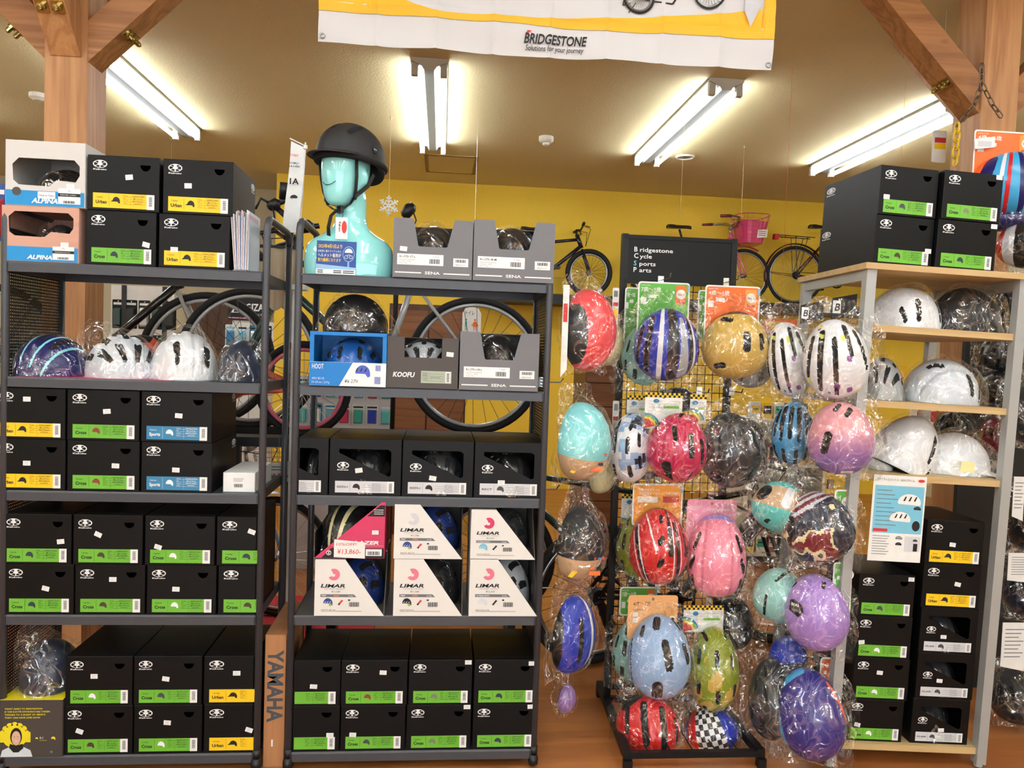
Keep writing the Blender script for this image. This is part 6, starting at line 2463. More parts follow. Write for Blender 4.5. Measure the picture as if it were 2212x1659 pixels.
hob = hang((1357, 1330, 1488, 1502), YA - 0.08, 'pale blue helmet with dark oval vents on tan card', ['shell_paleblue', 'foam', 'shell_white'], [('v', -0.12, 0.52, -0.10, 0.66, 0.09, 0.09, 1, False), ('v', -0.45, 0.38, -0.43, 0.5, 0.055, 0.055, 1, False), ('v', 0.14, -0.08, 0.06, 0.22, 0.075, 0.075, 1, False), ('v', 0.60, 0.0, 0.52, 0.22, 0.07, 0.07, 1, False), ('v', -0.06, -0.6, -0.06, -0.4, 0.11, 0.10, 1, False), ('v', 0.66, -0.6, 0.72, -0.35, 0.06, 0.06, 1, False), ('v', 0.2, -0.9, 0.28, -0.82, 0.04, 0.04, 1, False), ('v', 0.5, 0.55, 0.36, 0.75, 0.04, 0.05, 1, False), ('v', -0.62, -0.45, -0.72, 0.3, 0.014, 0.014, 1, False)], 6, 4, 0, 0.125, 108, (1.14, 1.16, 0.02), (1354, 1286, 1465, 1380, 'tan'))
b = MB()
b.text('pal', 0, 0, 0.026, 0, 0, w=0.05, bold=0.015)
on_shell(hob, b, 'lettering', ['white_print'], -0.42, 0.12, 0.002, 90)
hang((1489, 1357, 1592, 1528), YA - 0.05, 'olive green camouflage helmet with many small vents', ['shell_olive', 'foam', 'shell_gold'], [('v', x, z - 0.07, x, z + 0.07, 0.05, 0.06, 1, False) for x, z in ((-0.45, 0.2), (0.0, 0.18), (0.42, 0.16), (-0.42, -0.28), (0.05, -0.38), (0.5, -0.3), (-0.25, -0.75), (0.35, -0.75))] + [('v', -0.5, 0.8, -0.28, 0.5, 0.05, 0.05, 1, False), ('v', 0.3, 0.55, 0.38, 0.8, 0.05, 0.05, 1, False)], 6, 4, 0, 0.125, 109, (1.2, 1.2, 0.02), (1475, 1308, 1564, 1365, 'rainbow'), kw=dict(paint=camo(((0.25, 2),), 30, 8)))
hang((1334, 1502, 1466, 1622), YA - 0.10, 'red and black helmet in the stand base, left one', ['shell_red', 'foam', 'shell_black'], [('b', -0.8, 0.5, -0.55, 0.85, 0.25, 0.2, 2, False), ('v', 0.0, -0.2, -0.25, 0.6, 0.06, 0.08, 1, False), ('v', 0.35, -0.3, 0.2, 0.6, 0.06, 0.08, 1, False), ('v', 0.68, -0.15, 0.6, 0.4, 0.05, 0.07, 1, False), ('v', -0.4, -0.1, -0.6, 0.35, 0.05, 0.07, 1, False)], 28, 0, -10, 0.115, 110, (1.1, 1.12, 0.01))


def checker(p, q):
    out = np.where(p < -0.32, 2, np.where(p > 0.34, 3, 0))
    ck = (np.floor(p / 0.11) + np.floor(q / 0.14)) % 2
    out = np.where((np.abs(p) < 0.33) & (ck > 0.5), 4, out)
    out = np.where(p < -0.62, 3, out)
    return out


hang((1480, 1528, 1590, 1622), YA - 0.08, 'black and white chequered helmet with red and blue sides in the stand base', ['shell_black', 'foam', 'shell_red', 'shell_royal', 'shell_white'], (), 30, 0, 18, 0.11, 111, (1.12, 1.2, 0.01), kw=dict(paint=checker))
# helmets half hidden behind the first ones
hang((1336, 1108, 1420, 1245), YA + 0.10, 'dark green helmet half hidden behind the red flame helmet', ['shell_olive', 'foam'], KIDS, 4, -20, 0, 0.11, 112, None, (1340, 1068, 1400, 1150, 'rainbow'))
hang((1325, 1340, 1420, 1470), YA + 0.06, 'pale mint helmet half hidden behind the pale blue helmet', ['shell_mint', 'foam'], KIDS, 4, -10, 0, 0.11, 113, (1.25, 1.3, 0.02), (1337, 1268, 1420, 1330, 'green'))
hang((1344, 700, 1440, 832), YS - 0.05, 'pale mint helmet edge behind the blue striped helmet', ['shell_mint', 'foam'], KIDS, 4, 0, 0, 0.07, 114, (1.35, 1.3, 0.02), (1346, 622, 1402, 740, 'green'))
hang((1572, 705, 1672, 838), YS - 0.05, 'silver helmet edge behind the gold helmet', ['shell_silver', 'foam'], KIDS, 4, 0, 0, 0.07, 115, (1.35, 1.3, 0.02), (1504, 628, 1560, 735, 'green'))
hang((1575, 905, 1655, 1040), YS - 0.05, 'dark helmet edge behind the matte black helmet', ['shell_charcoal', 'foam'], KIDS, 4, 0, 0, 0.07, 116, (1.4, 1.3, 0.02))
hang((1430, 835, 1500, 890), YS - 0.05, 'small black helmet part hanging between first and second stand row', ['shell_black', 'foam'], (), 4, 0, 0, 0.06, 117, (1.7, 1.5, 0.02))
hang((1545, 1290, 1625, 1400), YS - 0.05, 'black helmet edge behind the olive helmet', ['shell_black', 'foam'], (), 4, 0, 0, 0.06, 118, (1.5, 1.4, 0.02), (1560, 1282, 1590, 1330, 'green'))
for px, py in ((1427, 606), (1568, 610)):
    p = at(px, py, YS)
    hook(root, p.x - root.location.x, 0.0, p.z, 0.13)
for px, py in ((1432, 845), (1510, 845), (1580, 845), (1420, 1040), (1535, 1075), (1420, 1270), (1530, 1300)):
    p = at(px, py, YS)
    hook(root, p.x - root.location.x, 0.0, p.z, 0.11)
# white back-tags hanging on the left edge of the stand
for py0, py1 in ((622, 700), (866, 950)):
    q0, q1 = at(1321, py1, YA + 0.12), at(1338, py0, YA + 0.12)
    b = MB()
    w, h = q1.x - q0.x, q1.z - q0.z
    b.slab(rrect(0, 0, w, h, 0.005), 0, 0.001, 0)
    b.rect(0.1 * w, 0.5 * h, 0.9 * w, 0.6 * h, -0.0006, 1)
    b.rect(0.15 * w, 0.15 * h, 0.85 * w, 0.42 * h, -0.0006, 2)
    barcode(b, 0.2 * w, 0.75 * h, 0.8 * w, 0.92 * h, -0.0006, 3)
    o = b.build('back_tag', ['white_paper', 'red_print', 'yellow_label' if py0 < 700 else 'grey_label', 'ink'], None, q0)
    tag(o, 'white paper tag beside the stand post, ' + ('upper one below the header' if py0 < 700 else 'lower one beside the camouflage helmet'), 'tag')

# ================================================================ helmets hanging on the right end of the right rack
rr = [o for o in COL.objects if o.name.startswith('steel_rack')][-1]
YE = Y0 + 0.14


def side_hang(rect, Y, label, mats, feats, seed, bag=(1.3, 1.3, 0.05), yaw=46, dome=0.11, pitch=0, card=None, kw=None, roll=0, bagm='clear_bag', wide=1.5, group='helmets on the rack end'):
    x0, y0, x1, y1 = rect
    c = at((x0 * 0.62 + x1 * 0.38), (y0 + y1) / 2, Y)
    sw, sh_ = size_at(x0, y0, x1, y1, Y)
    b_ = sh_ / 2
    dome = sw * 0.9
    a = b_ * 0.8
    Mh = T(*c) @ R(yaw, 'Z') @ R(90 + pitch, 'X') @ R(roll, 'Z')
    me = helmet_mb(a, b_, dome, feats, **(kw or {})).mesh('hanging_helmet', mats, True)
    o = link('hanging_helmet', me, M=Mh)
    tag(o, label, 'helmet', group)
    Mi = Mh.inverted() @ T(*c)
    bg = pillow_bag(a * bag[0], b_ * bag[1], 0, -bag[2] * 0.6, a * 1.1, b_ * 1.1, dome * 1.08, 0.03, seed)
    bo = bg.build('plastic_bag', [bagm], o)
    bo.matrix_basis = Mi @ T(0, 0, bag[2] * 0.6) @ R(yaw, 'Z')
    return o, Mi, c, a, b_, dome


side_hang((1228, 625, 1308, 800), YE, 'coral red and black helmet hanging on the right rack end, topmost', ['shell_coral', 'foam', 'shell_charcoal'], [('b', -0.85, -0.6, -0.8, 0.3, 0.42, 0.25, 2, False)], 121)
o, Mi, c, a, b_, dm = side_hang((1212, 868, 1296, 1035), YE, 'aqua helmet with bee-print paper sleeve on the right rack end', ['shell_aqua', 'foam', 'card_kraft'], [('b', -0.9, -0.62, 0.9, -0.62, 0.36, 0.36, 2, False)], 122)
o2, Mi2, c2, a2, b2, dm2 = side_hang((1212, 1092, 1285, 1248), YE, 'black peaked helmet with bee-print paper sleeve on the right rack end', ['matte_black', 'foam', 'card_kraft'], [('b', -0.9, -0.5, 0.9, -0.5, 0.30, 0.30, 2, False)], 123, bag=(1.1, 1.3, 0.06))
for o_, Mi_, c_, a_, b__, dm_ in ((o, Mi, c, a, b_, dm), (o2, Mi2, c2, a2, b2, dm2)):
    b = MB()
    # bunting, bee and panels printed on the sleeve, laid over the curved front
    for i in range(5):
        x = -0.03 + i * 0.016
        b.poly([(x, 0.0), (x + 0.013, 0.001), (x + 0.007, -0.012)], 0, i % 2)
    b.poly([(-0.075, -0.075), (-0.05, -0.05), (-0.045, -0.02), (-0.062, -0.01), (-0.072, -0.045), (-0.09, -0.07)], 0, 2)
    b.ell(-0.06, -0.004, 0.012, 0.012, 0, 3, 14)
    b.poly(rrect(-0.01, -0.045, 0.008, -0.034, 0.003), 0, 3)
    b.poly(rrect(0.014, -0.045, 0.032, -0.034, 0.003), 0, 4)
    b.poly(rrect(-0.012, -0.066, 0.03, -0.05, 0.003), 0, 3)
    b.build('sleeve_print', ['red_print', 'blue_label', 'yellow_label', 'card_orange', 'ink'], o_, M=Mi_ @ T(0.055, -0.095, -0.035))
side_hang((1210, 1285, 1264, 1450), YE, 'royal blue helmet with white stripe low on the right rack end', ['shell_royal', 'foam', 'shell_white', 'shell_black'], [('b', 0.15, -0.9, 0.15, 0.9, 0.05, 0.05, 2, False), ('b', -0.95, -0.6, -0.95, 0.8, 0.3, 0.3, 3, False), ('v', -0.2, -0.3, -0.2, 0.3, 0.06, 0.06, 1, False)], 124)
side_hang((1210, 1478, 1236, 1538), YE, 'small purple helmet straps in clear bag below the blue helmet', ['shell_lilac', 'foam'], [('g', 0.2, -0.8, 0.2, 0.8, 0.05, 0.05, 0, True)], 125, bag=(1.6, 1.5, 0.02))
# bagged goods hanging behind them
side_hang((1275, 985, 1318, 1065), YE + 0.28, 'clear bagged accessory hanging behind the aqua helmet', ['shell_cream', 'foam'], (), 126, bagm='clear_bag_hazy')
side_hang((1290, 690, 1335, 790), YE + 0.3, 'clear bagged pale accessory hanging behind the coral helmet', ['shell_cream', 'foam'], (), 127, bagm='clear_bag_hazy')
for py in (600, 826, 1056, 1270):
    p = at(1200, py, YE)
    hook(rr, RX1 - rr.location.x, YE - Y0, p.z, 0.07, (1, 0, 0))
# wrapped printed cards hanging on the front of the rack end
for k, (py0, py1) in enumerate(((615, 815),)):
    q0, q1 = at(1203, py1, Y0 + 0.02), at(1212, py0, Y0 + 0.02)
    b = MB()
    b.slab([(0, 0), (0.022, 0.03), (0.022, q1.z - q0.z), (0, q1.z - q0.z)], 0, 0.001, 0)
    b.rect(0.003, (q1.z - q0.z) * 0.6, 0.018, (q1.z - q0.z) * 0.8, -0.0006, 1)
    o = b.build('hanging_leaflet', ['white_paper', 'red_print'], None, q0 + Vector((0.012, 0, 0)))
    tag(o, 'narrow printed leaflet at the right rack end, ' + ('beside the coral helmet' if k == 0 else 'beside the aqua helmet'), 'leaflet')

# ================================================================ light wood shelf unit with grey steel legs
GM = T(1.500, 2.66, 0) @ R(-2.6, 'Z') @ R(1.75, 'Y')
mat('perforated_back', (22, 22, 24), 0.6)
mat('grey_leg', (168, 170, 168), 0.4, 0.25, var=0.05)


def g(px, py, y=0.0):
    return atf(px, py, y, GM)


top_z = g(1885, 568).z
gx0 = g(1871, 620).x
gx1 = g(2222, 640).x
GD = 0.57
GS = [top_z, g(2000, 708).z, g(2000, 872).z, g(2000, 1030).z, g(1960, 1613).z]
root = bpy.data.objects.new('shelf_unit', None)
COL.objects.link(root)
root.matrix_basis = GM
tag(root, 'open shelf unit with light wood boards and grey steel legs', 'shelf unit')
for i, z in enumerate(GS):
    b = MB()
    if i == 0:
        b.box(gx0 - 0.012, gx1 + 0.012, -0.012, GD + 0.012, z - 0.022, z)
    else:
        b.box(gx0 + 0.02, gx1 - 0.02, 0.012, GD, z - 0.024, z)
    b.build('board', ['shelf_board'], root)
for x in (gx0, gx1 - 0.036):
    for y in (0.0, GD - 0.036):
        b = MB()
        b.box(x, x + 0.036, y, y + 0.036, 0.035 if x > gx0 + 0.1 else 0.022, top_z - 0.022)
        b.lathe([(0.012, 0.0), (0.016, 0.004), (0.012, 0.02), (0.009, 0.04)], 10, 0, T(x + 0.018, y + 0.018, 0.0 if x < gx0 + 0.1 else 0.02))
        b.build('leg', ['grey_leg'], root)
for x in (gx0 + 0.004, gx1 - 0.024):
    b = MB()
    b.box(x, x + 0.02, 0.036, GD - 0.036, top_z - 0.06, top_z - 0.022)
    b.build('side_rail', ['grey_leg'], root)

# boxes on top
for (pa, pb, py0, py1, row, i, kind, icon, stk, yaw, side) in (
        (1891, 2025, 460, 572, 'lower', 'left', 'Cross', 'brown', (0.92, 0.335, 0), 3.0, -1), (2027, 2163, 464, 575, 'lower', 'right', 'Cross', 'navy', (0.93, 0.94, 0), 3.0, 0),
        (1903, 2035, 346, 460, 'upper', 'left', 'Cross', 'slate', (0.12, 0.36, 0), 3.0, -1), (2041, 2176, 352, 466, 'upper', 'right', 'Cross', 'grey', (0.92, 0.945, 0), 3.0, 0)):
    pm = (py0 + py1) / 2
    xa, xb = g(pa, pm).x, g(pb, pm).x
    zb = top_z + G + (0.1772 if row == 'upper' else 0)
    kabuto_box(xa, xb, zb, 0.176, f'black box, green label, {row} {i} one on top of the light wood shelf unit', kind, icon, stk, Y=0.006, Mf=GM, side=side, yaw=yaw + 1.5, d=0.385)
# boxes at the bottom
zc = GS[4] + G
hB = 0.1575
for k, (pa, pb, py, icon, stk) in enumerate(((1838, 1974, 1560, 'white', (0.19, 0.39, 12)), (1851, 1982, 1465, 'white', (0.47, 0.66, 4)), (1857, 1990, 1365, 'white', (0.12, 0.37, -6)), (1864, 1998, 1265, 'slate', (0.92, 0.92, 0)))):
    xa = g(pa, py).x
    kabuto_box(xa, xa + 0.215, zc + k * (hB + G), hB, f'black box, green label, {("bottom", "third", "second", "top")[k]} one of the left stack inside the light wood unit', 'Cross', icon, stk, Y=0.03, Mf=GM, d=0.3)
hW = 0.172
for k, (pa, py, hl) in enumerate(((1980, 1555, 'bottom'), (1992, 1445, 'middle'), (2001, 1330, 'top'))):
    xa = g(pa, py).x
    window_box(xa, xa + 0.222, zc + k * (hW + G), hW, f'black window box, {hl} one of the right stack inside the light wood unit', f'dark helmet inside the {hl} window box of the light wood unit', 'FLAIR', ['shell_charcoal', 'foam'], 140 + k, ((0.52, 0.31, -4), (0.40, 0.40, 3), (0.41, 0.37, 0))[k], Y=0.03, Mf=GM, d=0.30)
zk = zc + 3 * (hW + G)
for k, (pa, py, stk) in enumerate(((2007, 1225, (0.60, 0.56, 10)), (2015, 1122, (0.46, 0.46, 5)))):
    xa = g(pa, py).x
    kabuto_box(xa, xa + 0.222, zk + k * 0.1645, 0.164, f'black box, yellow label, {("lower", "upper")[k]} of two above the window boxes in the light wood unit', 'Urban', 'black', stk, Y=0.03, Mf=GM, d=0.3)


# bagged helmets on its shelves
def gsh(px0, px1, py0, shelf, feats, mats, label, seed, yaw, tails=(), b_=0.13, yl=0.17, **kw):
    pm = (px0 + px1) / 2
    z = GS[shelf] + G
    xm = g(pm, py0 + 40, yl).x
    a = (g(px1, py0 + 40, yl).x - g(px0, py0 + 40, yl).x) / 2
    top = g(pm, py0, yl).z
    return shelf_helmet(xm, yl, z, a, b_, top - z, yaw, label, mats, feats, tails, seed, M=GM, **kw)


TALL = [('v', -0.34, -0.78, -0.22, -0.52, 0.06, 0.06, 1, False), ('v', 0.3, -0.78, 0.24, -0.52, 0.06, 0.06, 1, False), ('v', -0.66, -0.6, -0.6, -0.4, 0.05, 0.05, 1, False)]
SIDEV = [('v', 0.52, 0.22, 0.76, 0.30, 0.055, 0.055, 1, False), ('v', 0.48, 0.56, 0.66, 0.62, 0.05, 0.05, 1, False), ('v', 0.2, -0.35, 0.3, -0.2, 0.05, 0.05, 1, False), ('g', 0.4, -0.8, 0.4, 0.7, 0.02, 0.02, 0, False)]
gsh(1892, 2012, 622, 1, TALL, ['shell_white', 'foam'], 'white helmet with two upright slots on the unit top shelf', 151, 20, (((0.5, -0.2, 0.9), 0.12),), boxy=0.2)
gsh(2012, 2150, 622, 1, (), ['matte_black', 'foam'], 'black helmet in clear bag on the unit top shelf', 152, 0, (((0.6, -0.5, 0.6), 0.2), ((1, -0.2, -0.1), 0.15)))
gsh(1862, 1948, 772, 2, ROAD, ['shell_silver', 'foam'], 'silver and black road helmet partly behind the unit front leg', 153, 150, (((0.8, -0.3, 0.1), 0.3),), 0.13)
gsh(1950, 2116, 775, 2, SIDEV, ['shell_pearl', 'foam'], 'large white helmet with side vents lying lengthwise in printed bag', 154, -95, (((-1, 0.2, 0.2), 0.12), ((0.1, 1, 0.3), 0.2)), 0.13, egg=0.0)
gsh(1872, 2008, 888, 3, [('v', 0.42, 0.25, 0.68, 0.32, 0.06, 0.06, 1, False), ('v', 0.7, 0.52, 0.84, 0.5, 0.04, 0.04, 1, False)], ['shell_white', 'foam'], 'white helmet tipped forward on the unit third shelf', 155, -95, (((0.5, -0.3, 0.8), 0.1),), 0.12, tilt=-24)
gsh(2006, 2118, 934, 3, (), ['shell_white', 'foam'], 'smooth white helmet with pale yellow note, beside the tipped one', 156, -100, (((0.3, 0.9, 0.2), 0.25), ((0.6, 0, 0.8), 0.15)), 0.13, visor='shell_white')
p = g(2090, 1008, 0.02)
b = MB()
b.slab([(-0.028, -0.018), (0.026, -0.022), (0.028, 0.016), (-0.022, 0.02)], 0, 0.001, 0)
mat('sticky_note', (232, 226, 160), 0.7)
tag(b.build('sticky_note', ['sticky_note'], None, M=GM @ T(*p)), 'pale yellow sticky note on the smooth white helmet', 'note')
gsh(1862, 1915, 965, 3, (), ['shell_white', 'foam'], 'white helmet edge behind the gradient helmet on the third shelf', 157, 0, (), 0.1, yl=0.2)

# helmet leaflet hanging from the third board
q0, q1 = g(1873, 1210, -0.012), g(2003, 1031, -0.012)
w, h = q1.x - q0.x, q1.z - q0.z
b = MB()
b.slab([(0, 0), (w, 0), (w, h), (0, h)], 0, 0.001, 0)
b.rect(0.04 * w, 0.33 * h, 0.97 * w, 0.88 * h, -0.0006, 1)
b.text('プチプラヘルメットの、NEWスタイル。', 0.06 * w, 0.935 * h, 0.026 * h, -0.0006, 2, w=0.72 * w, res=1)
b.ell(0.9 * w, 0.95 * h, 0.065 * w, 0.018 * h, -0.0006, 3, 18)
for i in range(9):
    b.rect(0.08 * w, (0.82 - 0.05 * i) * h, (0.36 + 0.06 * (i % 3)) * w, (0.828 - 0.05 * i) * h, -0.001, 4)
b.rect(0.06 * w, 0.345 * h, 0.33 * w, 0.38 * h, -0.001, 3)


def pic(cx, cz, s, m1, m2):
    pts = [(cx + s * math.cos(A) * 1.0, cz + s * 0.75 * math.sin(A)) for A in [PI * i / 12 for i in range(13)]]
    b.poly(pts + [(cx - s * 0.9, cz - 0.12 * s), (cx + s * 0.95, cz - 0.2 * s)], -0.0012, m1)
    for k in (-0.55, -0.1, 0.35):
        b.poly([(cx + s * k, cz + 0.15 * s), (cx + s * (k + 0.16), cz + 0.15 * s), (cx + s * (k + 0.3), cz + 0.5 * s), (cx + s * (k + 0.2), cz + 0.55 * s)], -0.0016, m2)


pic(0.70 * w, 0.69 * h, 0.22 * w, 0, 2)
pic(0.55 * w, 0.49 * h, 0.20 * w, 0, 2)
pic(0.86 * w, 0.62 * h, 0.07 * w, 2, 4)
b.ell(0.86 * w, 0.425 * h, 0.075 * w, 0.06 * h, -0.0012, 2, 16)
pic(0.56 * w, 0.27 * h, 0.065 * w, 4, 0)
pic(0.56 * w, 0.20 * h, 0.06 * w, 2, 4)
b.rect(0.68 * w, 0.13 * h, 0.97 * w, 0.30 * h, -0.001, 5)
pic(0.87 * w, 0.25 * h, 0.045 * w, 2, 4)
b.rect(0.84 * w, 0.13 * h, 0.92 * w, 0.22 * h, -0.0014, 2)
for i in range(8):
    b.rect(0.06 * w, (0.29 - 0.03 * i) * h, (0.38 - 0.03 * (i % 3)) * w, (0.296 - 0.03 * i) * h, -0.001, 4)
o = b.build('helmet_poster', ['white_paper', 'cyan_print', 'ink', 'red_print', 'limar_print_grey', 'grey_label'], None, M=GM @ T(*q0))
tag(o, 'printed helmet leaflet with blue panel hanging in the light wood unit', 'poster')

# wire hooks along the left side
for px, py in ((1800, 655), (1740, 655), (1790, 860), (1770, 1045), (1770, 1230), (1770, 1420)):
    p = g(px, py, 0.14)
    hook(root, gx0 - 0.005, 0.14 + (0 if px > 1760 else 0.15), p.z, 0.10, (-1, 0, 0))

# helmets hanging there
YG = 2.74
DOTS = []
rs = random.Random(5)
for i in range(16):
    DOTS.append(('b', *(lambda x, z: (x, z, x + 0.001, z))(rs.uniform(-0.7, 0.75), rs.uniform(-0.8, 0.7)), *((lambda r: (r, r))(rs.choice((0.03, 0.045, 0.06)))), rs.choice((2, 3, 4)), False))
LONG = [('v', -0.62, -0.35, -0.45, 0.4, 0.045, 0.06, 1, False), ('v', -0.34, -0.5, -0.22, 0.45, 0.045, 0.065, 1, False), ('v', -0.04, -0.6, 0.02, 0.3, 0.04, 0.05, 1, False), ('v', 0.3, 0.05, 0.26, 0.55, 0.04, 0.06, 1, False), ('v', 0.62, -0.2, 0.5, 0.45, 0.04, 0.06, 1, False)]
mat('shell_dotviolet', (150, 80, 150), 0.3)
mat('shell_dotblue', (40, 130, 190), 0.3)
mat('shell_dotyellow', (220, 220, 90), 0.3)
dm = ['shell_white', 'foam', 'shell_dotviolet', 'shell_dotblue', 'shell_dotyellow']
hang((1660, 695, 1752, 858), YG + 0.16, 'white long-vent helmet with coloured dots, rear one of the pair', dm, LONG + DOTS, 2, -14, 12, 0.12, 161, (1.3, 1.15, 0.05))
hang((1741, 690, 1868, 862), YG - 0.02, 'white long-vent helmet with coloured dots, front one of the pair', dm, LONG + DOTS, 2, -4, 8, 0.125, 162, (1.2, 1.2, 0.06))
hang((1672, 868, 1756, 1002), YG + 0.14, 'sky blue helmet with dark vents behind the gradient helmet', ['shell_skyblue', 'foam'], RACER, 2, -10, 0, 0.12, 163, (1.25, 1.2, 0.02))


def gradient(p, q):
    return np.where(q < -0.08, 2, 0)


def grad_mat():
    m = bpy.data.materials.new('shell_sunset')
    m.use_nodes = True
    nt = m.node_tree
    bs = nt.nodes['Principled BSDF']
    bs.inputs['Roughness'].default_value = 0.3
    bs.inputs['Coat Weight'].default_value = 0.4
    tc = nt.nodes.new('ShaderNodeTexCoord')
    sp = nt.nodes.new('ShaderNodeSeparateXYZ')
    mr = nt.nodes.new('ShaderNodeMapRange')
    mr.inputs['From Min'].default_value = -0.07
    mr.inputs['From Max'].default_value = 0.04
    mx = nt.nodes.new('ShaderNodeMix')
    mx.data_type = 'RGBA'
    mx.inputs['A'].default_value = rgb((132, 100, 172))
    mx.inputs['B'].default_value = rgb((226, 156, 164))
    nt.links.new(tc.outputs['Object'], sp.inputs[0])
    nt.links.new(sp.outputs['Y'], mr.inputs['Value'])
    nt.links.new(mr.outputs['Result'], mx.inputs['Factor'])
    nt.links.new(mx.outputs['Result'], bs.inputs['Base Color'])
    MATS['shell_sunset'] = m


grad_mat()
o = hang((1750, 868, 1880, 1024), YG - 0.05, 'helmet fading from pink to purple, hanging at the unit left side', ['shell_sunset', 'foam'], [('v', -0.15, 0.55, -0.05, 0.68, 0.05, 0.06, 1, False), ('v', 0.08, 0.42, 0.18, 0.55, 0.05, 0.06, 1, False), ('v', -0.35, -0.18, -0.28, 0.06, 0.07, 0.08, 1, False), ('v', -0.82, 0.2, -0.78, 0.4, 0.03, 0.04, 1, False), ('v', -0.55, -0.72, -0.3, -0.72, 0.04, 0.04, 1, False)], 4, 2, 4, 0.125, 164, (1.14, 1.2, 0.04))
pc = at(1822, 1002, YG - 0.13)
b = MB()
b.rect(-0.021, -0.008, 0.021, 0.008, 0, 0)
b.rect(-0.012, -0.003, 0.01, -0.001, -0.0006, 1)
on_shell(o, b, 'size_sticker', ['white_paper', 'limar_print_grey'], 0.08, -0.62, 0.003)
hang((1628, 1040, 1740, 1148), YG + 0.08, 'turquoise helmet with animal-face card sleeve', ['matte_turquoise', 'foam', 'card_kraft', 'shell_black', 'shell_white', 'card_green'], [('b', -0.7, 0.2, 0.8, 0.34, 0.27, 0.30, 2, False), ('b', -0.52, 0.22, -0.50, 0.30, 0.20, 0.20, 3, False), ('b', 0.08, 0.12, 0.14, 0.5, 0.10, 0.10, 4, False), ('b', 0.42, 0.2, 0.5, 0.3, 0.12, 0.12, 5, False), ('v', -0.2, -0.45, -0.16, -0.4, 0.05, 0.05, 1, False)], 0, -2, -14, 0.12, 165, (1.2, 1.3, 0.03))


def stars(p, q):
    P = np.stack([p, q, 0 * p], 1)
    v = vnoise(P, 31, 7)
    out = np.zeros(len(p), int)
    st_ = np.floor((q * 0.85 - p * 0.35 - 0.35) / 0.075) % 2
    out = np.where(q - 0.55 * p > 0.42, np.where(st_ > 0.5, 2, 3), out)
    out = np.where((v > 0.22) & (q < 0.0) & (p < 0.25), 4, out)
    out = np.where((v > 0.42) & (q < 0.0) & (p < 0.25), 2, out)
    return out


mat('shell_maroon', (120, 30, 44), 0.3, coat=0.4)
hang((1697, 1062, 1836, 1212), YG - 0.02, 'navy helmet with stars, stripes and flame print', ['shell_dkblue', 'foam', 'shell_maroon', 'shell_pearl', 'shell_cream'], [('v', -0.62, -0.3, -0.5, 0.2, 0.05, 0.08, 1, False), ('b', 0.3, 0.36, 0.301, 0.36, 0.06, 0.06, 4, False), ('g', 0.5, -0.6, -0.1, 0.4, 0.03, 0.03, 0, False)], 4, 0, 12, 0.125, 166, (1.14, 1.2, 0.02), kw=dict(paint=stars, n=80))
hang((1630, 1228, 1735, 1342), YG + 0.10, 'pale mint helmet with thin dark vents behind the lavender one', ['shell_mint', 'foam'], [('v', -0.1, 0.35, 0.3, 0.75, 0.03, 0.05, 1, False), ('v', -0.35, -0.5, -0.3, 0.0, 0.035, 0.03, 1, False), ('v', 0.25, -0.6, 0.3, -0.4, 0.06, 0.06, 1, False), ('v', 0.5, 0.0, 0.7, 0.3, 0.04, 0.05, 1, False)], 2, -2, 0, 0.12, 167, (1.25, 1.3, 0.03))
o = hang((1700, 1242, 1826, 1400), YG - 0.03, 'lavender helmet with dark size sticker at the unit left side', ['shell_lavender', 'foam'], [('v', 0.15, 0.45, 0.2, 0.55, 0.04, 0.05, 1, False), ('v', -0.62, 0.55, -0.5, 0.62, 0.03, 0.04, 1, False), ('v', -0.4, -0.7, -0.3, -0.68, 0.03, 0.03, 1, False)], 4, 0, 6, 0.13, 168, (1.12, 1.2, 0.02))
b = MB()
b.poly([(-0.03, -0.012), (0.014, -0.03), (0.034, -0.012), (0.026, 0.014), (-0.012, 0.03), (-0.032, 0.024)], 0, 0)
b.text('BEAR', -0.022, 0.006, 0.010, -0.001, 1, w=0.036, bold=0.02, res=1)
b.rect(-0.02, -0.012, 0.014, -0.004, -0.001, 2)
pc = at(1722, 1322, YG - 0.12)
on_shell(o, b, 'size_sticker', ['ink', 'white_print', 'limar_print_grey'], -0.40, 0.10, 0.004, 8)
hang((1620, 1425, 1712, 1590), YG + 0.06, 'charcoal helmet in crinkled bag low at the unit left side', ['shell_charcoal', 'foam'], KIDS, 2, 0, 0, 0.115, 169, (1.2, 1.12, 0.01))
hang((1664, 1375, 1740, 1455), YG + 0.14, 'blue helmet with card tags above the charcoal helmet', ['shell_royal', 'foam', 'shell_black'], [('b', -0.5, -0.6, 0.5, -0.4, 0.3, 0.3, 2, False)], 2, 0, 0, 0.1, 170, None, (1712, 1395, 1740, 1450, 'amber'))
SW = [('b', -0.78, 0.35, -0.6, -0.8, 0.10, 0.08, 2, False), ('b', -0.72, 0.5, -0.1, 0.75, 0.10, 0.10, 2, False), ('b', -0.95, 0.3, -0.7, -0.9, 0.04, 0.04, 3, False), ('b', 0.5, 0.5, 0.78, -0.1, 0.05, 0.05, 4, False)]
hang((1682, 1448, 1817, 1632), YG - 0.04, 'purple helmet with light blue band at the unit left side, lowest', ['shell_purple', 'foam', 'shell_cyan', 'shell_pearl', 'shell_orange'], SW, 8, 0, 10, 0.13, 171, (1.14, 1.16, 0.01), (1768, 1420, 1812, 1510, 'orange'))
